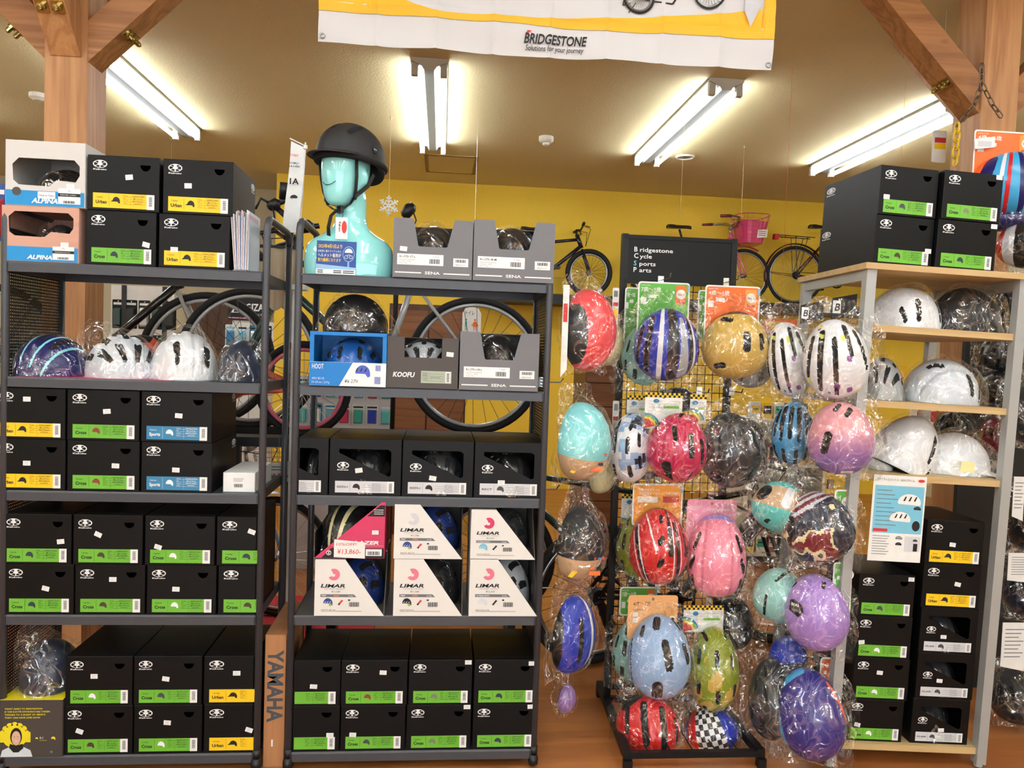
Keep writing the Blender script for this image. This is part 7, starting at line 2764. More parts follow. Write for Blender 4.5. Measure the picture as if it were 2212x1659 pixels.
# header cards seen behind the upper ones
for k, (x0, y0, x1, y1, nm) in enumerate(((1728, 660, 1752, 700, 'left of the dotted helmets'), (1795, 645, 1822, 690, 'right of the dotted helmets'))):
    q0, q1 = at(x0, y1, YG + 0.05), at(x1, y0, YG + 0.05)
    b = MB()
    w, h = q1.x - q0.x, q1.z - q0.z
    b.slab([(0, 0), (w * 2.2, 0.02), (w * 2.2, h + 0.02), (0, h)], 0, 0.001, 0)
    b.rect(0.1 * w, 0.3 * h, 0.8 * w, 0.9 * h, -0.0006, 1)
    b.text('B', 0.25 * w, 0.42 * h, 0.35 * h, -0.001, 0, bold=0.02, shear=0.2)
    tag(b.build('tag_card', ['ink', 'white_print'], None, q0), 'black tag card with white B logo, ' + nm, 'tag')
# cards behind the lower ones, on the unit's leg
for k, (x0, y0, x1, y1, st_) in enumerate(((1800, 1058, 1835, 1130, 'green'), (1795, 1215, 1842, 1330, 'green'))):
    q0, q1 = at(x0, y1, YG - 0.06), at(x1, y0, YG - 0.06)
    rt_ = bpy.data.objects.new('hanging_card', None)
    COL.objects.link(rt_)
    rt_.location = q0
    tag(rt_, 'green helmet card hanging at the grey leg, ' + ('beside the star helmet' if k == 0 else 'beside the lavender helmet'), 'card')
    header_card(rt_, 0, 0, q1.x - q0.x, q1.z - q0.z, 0, st_)

# ---------------------------------------------------------------- helmets and packs right of the unit
YR = 2.95
hang((2105, 330, 2262, 468), YR, 'colourful striped helmet on orange card at the right edge', ['shell_cyan', 'foam', 'shell_orange', 'shell_navy', 'shell_white', 'shell_red'], [('b', -0.75, -0.5, -0.55, 0.75, 0.12, 0.14, 2, False), ('b', -0.45, -0.7, -0.4, 0.6, 0.12, 0.12, 3, False), ('b', -0.2, -0.9, -0.16, 0.8, 0.03, 0.03, 4, False), ('b', -0.1, -0.9, -0.06, 0.8, 0.03, 0.03, 5, False), ('b', 0.12, -0.9, 0.1, 0.9, 0.04, 0.04, 3, False)], 0, 0, 0, 0.12, 181, None, (2098, 288, 2240, 410, 'orange'))
b = MB()
q0 = at(2106, 322, YR + 0.01)
b.slab([(0, 0), (0.085, 0.012), (0.083, 0.055), (-0.004, 0.04)], 0, 0.001, 0)
b.rect(0.012, 0.012, 0.07, 0.034, -0.0006, 1)
tag(b.build('price_label', ['white_paper', 'grey_label'], None, q0), 'white price label on the orange helmet card', 'label')
hang((2095, 445, 2250, 500), YR + 0.05, 'dark blue helmet rim under the striped helmet at the right edge', ['shell_navy', 'foam'], (), 0, 0, 0, 0.11, 182, (1.1, 1.3, 0.0))
hang((2165, 470, 2290, 580), YR - 0.02, 'red, white and black helmet at the right edge beside the boxes', ['shell_red', 'foam', 'shell_white', 'shell_black'], [('b', -0.5, 0.7, -0.42, -0.7, 0.12, 0.12, 2, False), ('b', -0.1, 0.8, -0.05, -0.8, 0.26, 0.26, 3, False)], 0, 0, 0, 0.11, 183, (1.15, 1.2, 0.0))
for k, (r, nm, ms) in enumerate((((2150, 605, 2215, 690), 'black glossy helmet hanging inside the unit, top right', ['shell_black', 'foam']), ((2120, 720, 2200, 800), 'black bagged helmet inside the unit, second gap', ['shell_charcoal', 'foam']), ((2120, 800, 2200, 875), 'black bagged helmet inside the unit above the lower board', ['shell_black', 'foam']),
                                   ((2020, 890, 2090, 960), 'black helmet standing behind the smooth white helmet', ['shell_black', 'foam']), ((2120, 900, 2175, 980), 'dark red helmet in bag at the unit right side', ['shell_maroon', 'foam']))):
    hang(r, 3.16, nm, ms, ROAD if k % 2 else SLOTS, 0, 10, 0, 0.09, 190 + k, (1.15, 1.2, 0.02))
for k, (r, nm, ms) in enumerate((((2178, 830, 2275, 960), 'black bagged helmet outside the right leg, upper', ['shell_charcoal', 'foam']), ((2170, 1210, 2270, 1330), 'dark helmet in bag outside the right leg, middle', ['shell_dkblue', 'foam']), ((2142, 1450, 2250, 1560), 'black fabric helmet outside the right leg, low', ['matte_black', 'foam']), ((2180, 1060, 2270, 1190), 'black strapped helmet outside the right leg, beside the yellow labels', ['shell_black', 'foam']))):
    hang(r, 2.95, nm, ms, SLOTS, 0, 20, 0, 0.11, 200 + k, (1.15, 1.2, 0.02))
for k, (x0, y0, x1, y1, nm) in enumerate(((2185, 1030, 2215, 1125, 'printed tag beside the right leg, upper'), (2175, 1195, 2240, 1260, 'white carton flap tag beside the right leg'), (2160, 1345, 2218, 1450, 'grey printed sheet beside the right leg'))):
    q0, q1 = at(x0, y1, 2.80), at(x1, y0, 2.80)
    w, h = q1.x - q0.x, q1.z - q0.z
    b = MB()
    b.slab([(0, 0.1 * h), (w, 0), (w, h), (0, h)], 0, 0.001, 0)
    for i in range(8):
        b.rect(0.12 * w, (0.85 - 0.08 * i) * h, (0.9 - 0.1 * (i % 3)) * w, (0.868 - 0.08 * i) * h, -0.0006, 1)
    tag(b.build('printed_sheet', ['white_paper', 'limar_print_grey'], None, q0), nm, 'paper')
# a poster on the column and a hanging cap near it
q0, q1 = at(2012, 350, 3.75), at(2046, 283, 3.75)
b = MB()
w, h = q1.x - q0.x, q1.z - q0.z
b.slab(rrect(0, 0, w, h, 0.008), 0, 0.003, 0)
b.rect(0.15 * w, 0.62 * h, 0.95 * w, 0.78 * h, -0.0006, 1)
b.rect(0.15 * w, 0.42 * h, 0.95 * w, 0.6 * h, -0.0006, 2)
b.tube([(w / 2, 0.002, h), (w / 2, 0.002, CEIL - q0.z)], 0.001, 4)
tag(b.build('hanging_notice', ['white_paper', 'red_print', 'yellow_label'], None, q0), 'small notice with red and yellow bars left of the right column', 'sign')

# dark mesh panel standing behind the unit
q0, q1 = at(2075, 1010, 3.33), at(2260, 600, 3.33)
b = MB()
b.box(0, q1.x - q0.x, 0, 0.004, 0, q1.z)
for x in (0, q1.x - q0.x):
    b.box(x - 0.012, x + 0.012, -0.004, 0.02, 0, q1.z + 0.01)
b.box(0, q1.x - q0.x, -0.004, 0.02, q1.z, q1.z + 0.015)
tag(b.build('mesh_panel', ['perforated_back'], None, (q0.x, 3.33, 0)), 'dark standing panel behind the right half of the light wood unit', 'panel')

# ================================================================ bicycles
mat('spoke', (190, 190, 188), 0.3, 0.8)
mat('spoke_dark', (40, 40, 42), 0.4, 0.6)
WHEELS = {}


def wheel_meshes(r, tw, tyre, rim, spoke, wall=None):
    key = (round(r, 3), tw, tyre, rim, spoke)
    if key in WHEELS:
        return WHEELS[key]
    M = R(90, 'X')
    t = MB()
    t.torus(r - tw / 2, tw / 2, 56, 8, 0, M)
    ri = MB()
    ri.torus(r - tw - 0.008, 0.010, 56, 6, 0, M, sx=0.7)
    sp = MB()
    R1 = r - tw - 0.012
    for i in range(28):
        A = 2 * PI * i / 28
        B = A + (0.55 if i % 2 else -0.55)
        yo = 0.022 if (i // 2) % 2 else -0.022
        sp.tube([(0.018 * math.cos(B), yo, 0.018 * math.sin(B)), (R1 * math.cos(A), 0, R1 * math.sin(A))], 0.0014, 3, caps=False)
    h = MB()
    h.lathe([(0.006, -0.06), (0.006, -0.04), (0.022, -0.036), (0.022, -0.028), (0.013, -0.024), (0.013, 0.024), (0.022, 0.028), (0.022, 0.036), (0.006, 0.04), (0.006, 0.06)], 12, 0, M)
    WHEELS[key] = (t.mesh('tyre', [tyre], True), ri.mesh('rim', [rim], True), sp.mesh('spokes', [spoke]), h.mesh('hub', ['steel'], True))
    return WHEELS[key]


def bike(M, label, r=0.34, wb=1.03, frame='frame_green', tyre='rubber', rim='steel', spoke='spoke', tw=0.032, step=False, fender=None, basket=None, grips='black_plastic', saddle='black_plastic', bars='flat', second=None, group=None, bscale=1.0, carrier=False, derailleur=False, guard=None, fork=None, bare=False):
    root = bpy.data.objects.new('bicycle', None)
    COL.objects.link(root)
    root.matrix_basis = M
    tag(root, label, 'bicycle', group)
    s = r / 0.34
    s2 = max(0.75, s) if not bare else 0.34
    H0 = Vector((0, 0, r))
    H1 = Vector((wb, 0, r))
    bb = Vector((0.42 * wb, 0, r - 0.05 * s))
    seat = bb + Vector((-0.15 * s2, 0, 0.47 * s2))
    ht = Vector((wb - 0.19 * s2, 0, r + 0.50 * s2))
    hb = ht + Vector((0.045, 0, -0.13 * s2))
    second = second or frame
    for nm, c in (('rear_wheel', H0), ('front_wheel', H1)):
        t, ri, sp, hu = wheel_meshes(r, tw, tyre, rim, spoke)
        w = link(nm, t, root, c)
        link('rim', ri, w)
        link('spokes', sp, w)
        link('hub', hu, w)
    b = MB()
    tr = 0.017
    if step:
        b.tube([hb + Vector((0, 0, 0.03)), hb.lerp(bb, 0.55) + Vector((-0.02, 0, -0.03)), bb], 0.021, 10)
        b.tube([ht - Vector((-0.01, 0, 0.02)), ht.lerp(bb, 0.5) + Vector((0.0, 0, 0.02)), bb.lerp(seat, 0.35)], 0.017, 10)
    else:
        b.tube([hb, bb], 0.021, 10)
        b.tube([ht - Vector((-0.01, 0, 0.03)), seat - Vector((0, 0, 0.03))], tr, 10)
    b.tube([hb - Vector((-0.008, 0, 0.02)), ht + Vector((-0.004, 0, 0.02))], 0.023, 10)
    for sy in (-1, 1):
        b.tube([bb + Vector((0, 0.02 * sy, 0)), H0 + Vector((0, 0.06 * sy, 0))], 0.010, 6)
    b.tube([bb - Vector((0, 0.04, 0)), bb + Vector((0, 0.04, 0))], 0.022, 10)
    b.build('frame', [frame], root, smooth=True)
    b = MB()
    b.tube([bb, seat], 0.016, 10)
    for sy in (-1, 1):
        b.tube([seat + Vector((0, 0.014 * sy, -0.03)), H0 + Vector((0, 0.06 * sy, 0))], 0.009, 6)
    b.build('seat_tube', [second], root, smooth=True)
    b = MB()
    cr = hb + Vector((0.012, 0, -0.045))
    for sy in (-1, 1):
        b.tube([cr + Vector((0, 0.03 * sy, 0)), H1 + Vector((-0.02, 0.05 * sy, 0.08)), H1 + Vector((0, 0.055 * sy, 0))], 0.011, 6)
    b.tube([cr - Vector((0, 0.035, 0)), cr + Vector((0, 0.035, 0))], 0.015, 6)
    b.build('fork', [fork or frame], root, smooth=True)
    if bare:
        return root
    # handlebar
    st = ht + Vector((-0.015, 0, 0.09 * s2))
    b = MB()
    b.tube([ht, st], 0.012, 8)
    if bars == 'city':
        pts = [st + Vector((0.03, 0, 0)), st + Vector((0.05, 0.06, 0.03)), st + Vector((0.03, 0.2, 0.08)), st + Vector((-0.06, 0.27, 0.08)), st + Vector((-0.2, 0.29, 0.07))]
    elif bars == 'drop':
        pts = [st + Vector((0.06, 0, 0)), st + Vector((0.06, 0.18, 0)), st + Vector((0.13, 0.21, -0.02)), st + Vector((0.15, 0.21, -0.08)), st + Vector((0.1, 0.21, -0.13)), st + Vector((0.02, 0.21, -0.13))]
    else:
        pts = [st + Vector((0.05, 0, 0)), st + Vector((0.05, 0.1, 0.02)), st + Vector((0.03, 0.30, 0.025))]
    b.tube([st, pts[0]], 0.012, 8)
    for sy in (1, -1):
        b.tube([Vector((p.x, p.y * sy, p.z)) for p in pts], 0.011, 8)
    hbar = b.build('handlebar', ['steel' if bars == 'city' else 'black_plastic'], root, smooth=True)
    for sy in (1, -1):
        e0, e1 = pts[-2], pts[-1]
        d = (e1 - e0).normalized()
        g0 = e1 - d * 0.11
        c = MB()
        c.tube([Vector((g0.x, g0.y * sy, g0.z)), Vector((e1.x + d.x * 0.01, (e1.y + d.y * 0.01) * sy, e1.z + d.z * 0.01))], 0.0165, 8)
        c.tube([Vector((g0.x + 0.03, (g0.y - 0.01) * sy, g0.z)), Vector((g0.x + 0.06, (g0.y + 0.04) * sy, g0.z - 0.02)), Vector((g0.x + 0.055, (g0.y + 0.09) * sy, g0.z - 0.03))], 0.005, 5)
        c.build('grip', [grips], hbar, smooth=True)
    c = MB()
    for sy in (1, -1):
        c.tube([st + Vector((0.05, 0.18 * sy, 0.02)), st + Vector((0.14, 0.1 * sy, 0.0)), st + Vector((0.12, 0.02 * sy, -0.12)), hb + Vector((0.05, 0.01 * sy, 0))], 0.003, 5)
    c.build('cable', ['black_plastic'], hbar, smooth=True)
    # saddle
    sp = seat + Vector((-0.035, 0, 0.12 * s2))
    b = MB()
    b.tube([seat, sp], 0.0125, 8)
    pr = [(0.13, 0.008, 0.0), (0.1, 0.02, 0.006), (0.03, 0.03, 0.006), (-0.04, 0.055, 0.004), (-0.1, 0.075, 0.008), (-0.13, 0.06, 0.008)]
    vs, fs = [], []
    for x, w_, z_ in pr:
        for yy, zz in ((-w_, -0.012), (-w_ * 0.8, 0.014), (0, 0.02), (w_ * 0.8, 0.014), (w_, -0.012)):
            vs.append(sp + Vector((x, yy, z_ + zz + 0.02)))
    for i in range(5):
        for j in range(4):
            fs.append((i * 5 + j, i * 5 + j + 1, i * 5 + j + 6, i * 5 + j + 5))
    fs += [(0, 1, 2, 3, 4), (29, 28, 27, 26, 25)]
    fs += [(i * 5, i * 5 + 5, i * 5 + 9, i * 5 + 4) for i in range(5)]
    b.add(vs, fs, 0)
    b.build('saddle', [saddle], root, smooth=True)
    # drive train
    b = MB()
    MM = T(bb.x, -0.05, bb.z) @ R(90, 'X')
    b.torus(0.075 * s, 0.008, 28, 5, 0, MM)
    for i in range(5):
        A = 2 * PI * i / 5
        b.bar((bb.x, -0.05, bb.z), (bb.x + 0.072 * s * math.cos(A), -0.05, bb.z + 0.072 * s * math.sin(A)), 0.014, 0.005, up=(0, 1, 0))
    for sy, A in ((-1, 0.6), (1, 0.6 + PI)):
        e = Vector((bb.x + 0.15 * s * math.cos(A), sy * 0.07, bb.z + 0.15 * s * math.sin(A)))
        b.tube([(bb.x, sy * 0.06, bb.z), e], 0.011, 6)
        b.box(-0.04, 0.04, -0.045, 0.045, -0.012, 0.012, 0, T(e.x, sy * 0.12, e.z))
    for dz in (0.07 * s, -0.07 * s):
        b.tube([(bb.x, -0.05, bb.z + dz), (0.0, -0.045, r + dz * 0.5)], 0.0035, 4)
    b.lathe([(0.045, -0.01), (0.035, 0.012)], 16, 0, T(0, -0.045, r) @ R(90, 'X'))
    if derailleur:
        b.box(-0.018, 0.02, -0.008, 0.008, -0.10, 0.01, 0, T(0.01, -0.06, r - 0.04) @ R(-20, 'Y'))
        b.torus(0.024, 0.008, 14, 5, 0, T(0.03, -0.06, r - 0.07) @ R(90, 'X'))
        b.torus(0.024, 0.008, 14, 5, 0, T(0.06, -0.06, r - 0.14) @ R(90, 'X'))
        b.tube([(0.01, -0.06, r - 0.02), (-0.05, -0.07, r - 0.03), (-0.09, -0.07, r - 0.07)], 0.010, 6)
    b.build('crankset', ['black_plastic' if not guard else guard], root)
    if fender:
        for nm, c, a0, a1 in (('rear_fender', H0, 20, 205), ('front_fender', H1, 60, 190)):
            b = MB()
            n = 26
            vs = []
            for i in range(n + 1):
                A = math.radians(a0 + (a1 - a0) * i / n)
                for yy, k in ((-0.026, 0.0), (-0.013, 0.010), (0.013, 0.010), (0.026, 0.0)):
                    q = r + 0.018 + k
                    vs.append(c + Vector((q * math.cos(A), yy, q * math.sin(A))))
            b.add(vs, [(i * 4 + j, i * 4 + j + 1, i * 4 + j + 5, i * 4 + j + 4) for i in range(n) for j in range(3)], 0)
            for sy in (-1, 1):
                A = math.radians(a1 - 30)
                b.tube([c + Vector((0, 0.06 * sy, 0)), c + Vector(((r + 0.02) * math.cos(A), 0.026 * sy, (r + 0.02) * math.sin(A)))], 0.003, 4)
            b.build(nm, [fender], root, smooth=True)
    if carrier:
        b = MB()
        zc_ = 2 * r + 0.09
        for sy in (-0.055, 0.055):
            b.tube([(0.18, sy, zc_), (-0.2, sy, zc_ + 0.01), (-0.22, sy * 0.4, zc_ + 0.01)], 0.005, 5)
            b.tube([(-0.04, sy, zc_), (0, sy, r)], 0.004, 5)
            b.tube([(0.1, sy, zc_), (0, sy, r)], 0.004, 5)
        for x in (-0.15, -0.02, 0.12):
            b.tube([(x, -0.055, zc_), (x, 0.055, zc_)], 0.004, 5)
        ca = b.build('carrier', ['black_plastic'], root)
        b = MB()
        b.box(-0.26, -0.215, -0.035, 0.035, zc_ - 0.03, zc_ + 0.025)
        b.build('reflector', ['red_print'], ca)
    if basket:
        b = MB()
        c = ht + Vector((0.10 * s2 + 0.08 * bscale, 0, 0.06))
        bw0, bw1, bl0, bl1, hh = [q * bscale for q in (0.10, 0.14, 0.08, 0.12, 0.20)]
        N = 22
        def bp(u, f):
            A = 2 * PI * u
            return c + Vector(((bl0 + (bl1 - bl0) * f) * math.copysign(abs(math.cos(A)) ** 0.6, math.cos(A)), (bw0 + (bw1 - bw0) * f) * math.copysign(abs(math.sin(A)) ** 0.6, math.sin(A)), -0.10 * bscale + hh * f))
        for i in range(N):
            b.tube([bp(i / N, 0), bp(i / N, 1)], 0.0018, 4, caps=False)
        for f in (0, 0.14, 0.28, 0.42, 0.56, 0.7, 0.85, 1.0):
            b.tube([bp(i / N, f) for i in range(N)], 0.0045 if f == 1 else 0.0018, 4, 0, closed=True)
        if basket == 'solid':
            pass
        bo = b.build('basket', [basket if isinstance(basket, str) else 'steel'], root)
        if basket != 'spoke':
            q = MB()
            q.add([bp(i / N, f) for f in (0, 0.75) for i in range(N)], [(i, (i + 1) % N, (i + 1) % N + N, i + N) for i in range(N)] + [tuple(range(N))], 0)
            q.build('basket_wall', [basket], bo)
    return root


for nm, c in dict(frame_green=(14, 60, 58), frame_silver=(170, 172, 172), frame_navy=(22, 22, 44), frame_pink=(226, 110, 130), frame_maroon=(70, 16, 24), frame_blue=(120, 160, 186), frame_coral=(230, 96, 76), frame_black=(24, 24, 26), basket_pink=(206, 60, 110)).items():
    mat(nm, c, 0.25, 0.1, coat=0.5)
mat('cream_tyre', (206, 196, 170), 0.7)

# display ledge on the yellow wall with three bicycles
YL = 8.12
lz_ = at(1510, 651, YL).z
b = MB()
b.box(0.3, XR - 0.02, 7.9, YB, lz_ - 0.10, lz_)
tag(b.build('wall_ledge', ['ledge_black']), 'black display ledge running along the yellow wall', 'shelf')
x1 = at(1272, 592, YL).x
r1 = 52 * YL / F
bike(T(x1 - 0.80, YL, lz_) , 'navy mountain bicycle on the wall ledge, left of the header sign', r=r1, wb=0.80, frame='frame_navy', tw=0.05, spoke='spoke_dark', fork='frame_navy')
r2 = 60 * YL / F
x2 = at(1606, 594, YL).x
bk = bike(T(x2 - 0.98, YL, lz_), 'pink bicycle with pink basket on the wall ledge', r=r2, wb=0.98, frame='frame_pink', step=True, fender='frame_pink', basket='basket_pink', bscale=1.5, bars='city', grips='shell_maroon', tw=0.034)
q = at(1645, 505, YL - 0.18)
b = MB()
b.slab([(-0.05, -0.045), (0.06, -0.035), (0.07, 0.05), (-0.04, 0.04)], 0, 0.001, 0)
for k in range(3):
    b.rect(-0.03, 0.02 - 0.02 * k, 0.045, 0.028 - 0.02 * k, -0.0006, 1)
tag(b.build('price_card', ['white_paper', 'red_print'], None, q), 'price card on the pink bicycle basket', 'card')
r3 = 66 * YL / F
x3 = at(1717, 597, YL).x
bike(T(x3, YL, lz_), 'maroon city bicycle with carrier on the wall ledge at the right', r=r3, wb=1.08, frame='frame_maroon', step=True, fender='frame_maroon', bars='city', carrier=True, tw=0.034)

# two-tier bicycle rail behind the racks
YBK = 3.85
zr_ = at(1026, 790, YBK).z - 0.345
rail = bpy.data.objects.new('bicycle_rail', None)
COL.objects.link(rail)
rail.location = (-0.6, YBK, 0)
tag(rail, 'raised steel rail carrying bicycles behind the two racks', 'bicycle rack')
for dy in (-0.03, 0.03):
    b = MB()
    b.box(-1.25, 1.1, dy - 0.008, dy + 0.008, zr_ - 0.02, zr_ + 0.012)
    b.build('rail_bar', ['rack_dark'], rail)
b = MB()
b.box(-1.25, 1.1, -0.02, 0.02, zr_ - 0.03, zr_)
b.build('rail_channel', ['rack_dark'], rail)
for x in (-1.15, 1.0):
    b = MB()
    b.box(x - 0.02, x + 0.02, 0.045, 0.085, 0, zr_)
    b.box(x - 0.02, x + 0.02, -0.3, 0.35, 0, 0.03)
    b.build('upright', ['rack_dark'], rail)
xr_ = at(1026, 790, YBK).x
bike(T(xr_, YBK, zr_) @ R(180, 'Z'), 'dark green road bicycle with silver stays on the raised rail behind the right rack', r=0.345, wb=1.10, frame='frame_green', second='frame_silver', tw=0.034, spoke='spoke_dark', bars='drop', derailleur=True, rim='frame_silver')
xl_ = at(447, 775, 4.1).x
rail2 = MB()
rail2.box(-1.6, 0.3, -0.02, 0.02, -0.03, 0)
for x in (-1.5, 0.15):
    rail2.box(x - 0.02, x + 0.02, 0.02, 0.06, -at(447, 775, 4.1).z + 0.345, 0)
zr2 = at(447, 775, 4.1).z - 0.345
tag(rail2.build('bicycle_rail', ['rack_dark'], None, (xl_, 4.1, zr2)), 'second raised steel rail carrying a bicycle behind the left rack', 'bicycle rack')
bike(T(xl_ - 1.05, 4.1, zr2), 'black road bicycle with grey rims on the raised rail behind the left rack', r=0.345, wb=1.05, frame='frame_black', second='frame_silver', tw=0.036, spoke='spoke_dark', bars='flat', rim='frame_silver', fork='frame_silver')
# bicycles on the floor seen through the gap between the racks
YD = 4.25
x4 = at(597, 1210, YD).x
bike(T(x4, YD, 0.012) @ R(-16, 'Z') @ T(-1.05, 0, 0), 'pale blue city bicycle with wire basket seen in the gap between racks', r=0.33, wb=1.05, frame='frame_blue', step=True, fender='steel', bars='city', tw=0.034, rim='steel', basket='spoke')
b = MB()
b.box(-0.55, 0.55, -0.45, 0.35, 0, 0.012)
mat('red_mat', (176, 26, 34), 0.8)
tag(b.build('red_mat', ['red_mat'], None, (x4, YD, 0)), 'red mat under the bicycle seen between the racks', 'mat')
q = at(602, 1022, 3.25)
b = MB()
b.slab([(-0.045, -0.04), (0.045, -0.035), (0.048, 0.05), (-0.045, 0.04)], 0, 0.001, 0)
b.text('93,500', -0.04, -0.022, 0.020, -0.0006, 1, w=0.08, bold=0.02, res=1)
for k in range(2):
    b.rect(-0.035, 0.012 + 0.012 * k, 0.035, 0.016 + 0.012 * k, -0.0006, 2)
b.tube([(0, 0.001, 0.045), (0.0, 0.001, 0.16)], 0.0012, 4, 2)
tag(b.build('price_card', ['white_paper', 'red_print', 'limar_print_grey'], None, q), 'price card with red figures hanging in the gap between racks', 'card')
YC = 3.42
xc_ = at(655, 840, YC).x
zc_ = at(655, 840, YC).z - 0.21
bike(T(xc_, YC, zc_) @ R(176, 'Z'), 'coral red small-wheel bicycle frame with wheels on a stand seen between racks', r=0.21, wb=0.70, frame='frame_coral', rim='frame_pink', tw=0.03, step=True, bare=True)
b = MB()
b.box(-0.85, 0.2, -0.06, 0.06, zc_ - 0.04, zc_)
for x in (-0.78, 0.15):
    b.box(x - 0.02, x + 0.02, -0.05, 0.05, 0, zc_ - 0.04)
tag(b.build('bicycle_stand', ['rack_dark'], None, (xc_, YC, 0)), 'dark stand under the coral red bicycle', 'stand')
# bicycles behind the display stand
xf = at(1283, 1303, 3.62).x
bike(T(xf, 3.62, 0) @ R(14, 'Z'), 'black bicycle on the floor behind the display stand, rear wheel at its left', r=0.345, wb=1.08, frame='frame_black', spoke='spoke_dark', tw=0.045, derailleur=True)
xg = at(1480, 1300, 4.05).x
bike(T(xg + 0.03, 4.15, 0) @ R(176, 'Z'), 'black bicycle further back, its wheel showing right of the olive helmet', r=0.345, wb=1.08, frame='frame_green', spoke='spoke_dark', tw=0.04, derailleur=True)

# ================================================================ shop fittings far behind
# pegboard of packaged parts left of the door
def pack(x, y, z, w, h, mts, label, group, yaw=0, name='packaged_part'):
    b = MB()
    b.slab(rrect(0, 0, w, h, 0.006), 0, 0.002, 0, [[(w / 2 + 0.005 * math.cos(A), h - 0.012 + 0.005 * math.sin(A)) for A in [2 * PI * i / 8 for i in range(8)]]])
    b.rect(0.1 * w, 0.82 * h, 0.9 * w, 0.9 * h, -0.0006, 2)
    # the part inside a shallow blister
    b.add([(0.12 * w, -0.001, 0.08 * h), (0.88 * w, -0.001, 0.08 * h), (0.88 * w, -0.001, 0.74 * h), (0.12 * w, -0.001, 0.74 * h), (0.2 * w, -0.03, 0.14 * h), (0.8 * w, -0.03, 0.14 * h), (0.8 * w, -0.03, 0.66 * h), (0.2 * w, -0.03, 0.66 * h)],
          [(4, 5, 6, 7), (0, 1, 5, 4), (1, 2, 6, 5), (2, 3, 7, 6), (3, 0, 4, 7)], 1)
    o = b.build(name, mts, None, M=T(x, y, z) @ R(yaw, 'Z'))
    return tag(o, label, 'package', group)


YP = 5.6
p0, p1 = at(240, 640, YP), at(372, 720, YP)
b = MB()
b.box(p0.x, p1.x, YP, YP + 0.03, 0.0, p0.z + 0.08)
pb_ = tag(b.build('pegboard_stand', ['white_paper'], None), 'white pegboard stand with hanging parts seen over the left rack', 'display stand')
b = MB()
for i in range(2):
    b.box(p0.x + (p1.x - p0.x) * (0.18 + 0.66 * i), p0.x + (p1.x - p0.x) * (0.18 + 0.66 * i) + 0.03, YP - 0.012, YP, 0, p0.z + 0.08)
b.build('upright', ['rack_dark'], pb_)
rs = random.Random(3)
pk = [('black_card', 'frame_green', 'white_print'), ('ink', 'green_print', 'green_print'), ('black_card', 'black_plastic', 'white_print'), ('white_paper', 'yellow_label', 'ink'), ('ink', 'grey_label', 'white_print'), ('black_card', 'steel', 'grey_label')]
for rw in range(3):
    for i in range(5):
        ms = pk[(i * 2 + rw) % 6]
        pack(p0.x + 0.01 + i * 0.088, YP - 0.0022, p0.z - 0.22 - rw * 0.24, 0.078, 0.2, ms, f'packaged part on the white pegboard, {("upper", "middle", "lowest")[rw]} row, {ORD[i]} from left', 'parts on the white pegboard')
# sign and packets near the door
q0, q1 = at(492, 690, 6.4), at(585, 642, 6.4)
b = MB()
w, h = q1.x - q0.x, q1.z - q0.z
b.slab(rrect(0, 0, w, h, 0.012), 0, 0.01, 0)
b.poly([(0.08 * w, 0.3 * h), (0.2 * w, 0.75 * h), (0.32 * w, 0.3 * h)], -0.001, 1)
b.poly([(0.13 * w, 0.33 * h), (0.2 * w, 0.55 * h), (0.27 * w, 0.33 * h)], -0.002, 0)
b.text('GIZA', 0.42 * w, 0.4 * h, 0.3 * h, -0.001, 1, w=0.42 * w, bold=0.03)
b.text('PRODUCTS', 0.42 * w, 0.2 * h, 0.08 * h, -0.001, 1, w=0.42 * w, res=1)
b.rect(0.02 * w, 0.06 * h, 0.98 * w, 0.1 * h, -0.001, 2)
gz = tag(b.build('shop_sign', ['ink', 'white_print', 'card_pink'], None, q0), 'black sign with white triangle logo and letters behind the left rack', 'sign')
b = MB()
b.box(w * 0.1, w * 0.9, 0.012, 0.3, -q0.z, -0.005)
b.build('cabinet', ['white_paper'], gz)
for i, ms in enumerate((('white_paper', 'blue_label', 'cyan_print'), ('white_paper', 'cyan_print', 'ink'), ('blue_label', 'white_print', 'ink'), ('black_card', 'blue_label', 'white_print'))):
    pack(q0.x - 0.02 + i * 0.095, 6.4095, q0.z - 0.22, 0.08, 0.18, ms, f'blue and white packet below the black triangle-logo sign, {ORD[i]} from left', 'packets below the black sign')

# parts wall seen below the second shelf of the right rack
YQ = 5.2
c0, c1 = at(640, 850, YQ), at(830, 930, YQ)
b = MB()
b.box(c0.x - 0.05, c1.x + 0.05, YQ, YQ + 0.03, 0, c0.z + 0.12)
tag(b.build('pegboard_stand', ['grey_label']), 'grey pegboard stand with small parts behind the green bicycle', 'display stand')
pq = [('white_paper', 'teal_print', 'ink'), ('white_paper', 'shell_royal', 'ink'), ('grey_label', 'matte_turquoise', 'white_print'), ('blue_label', 'white_print', 'ink'), ('white_paper', 'cyan_print', 'blue_label'), ('white_paper', 'lazer_pink', 'ink')]
mat('teal_print', (60, 170, 150), 0.5)
for rw in range(3):
    for i in range(7):
        pack(c0.x + i * 0.092, YQ - 0.0022, c0.z - 0.03 - rw * 0.17, 0.08, 0.14, pq[(i + rw * 2) % 6], f'small packaged part on the grey pegboard, {("upper", "middle", "lowest")[rw]} row, {(ORD + ["seventh"])[i]} from left', 'parts on the grey pegboard')
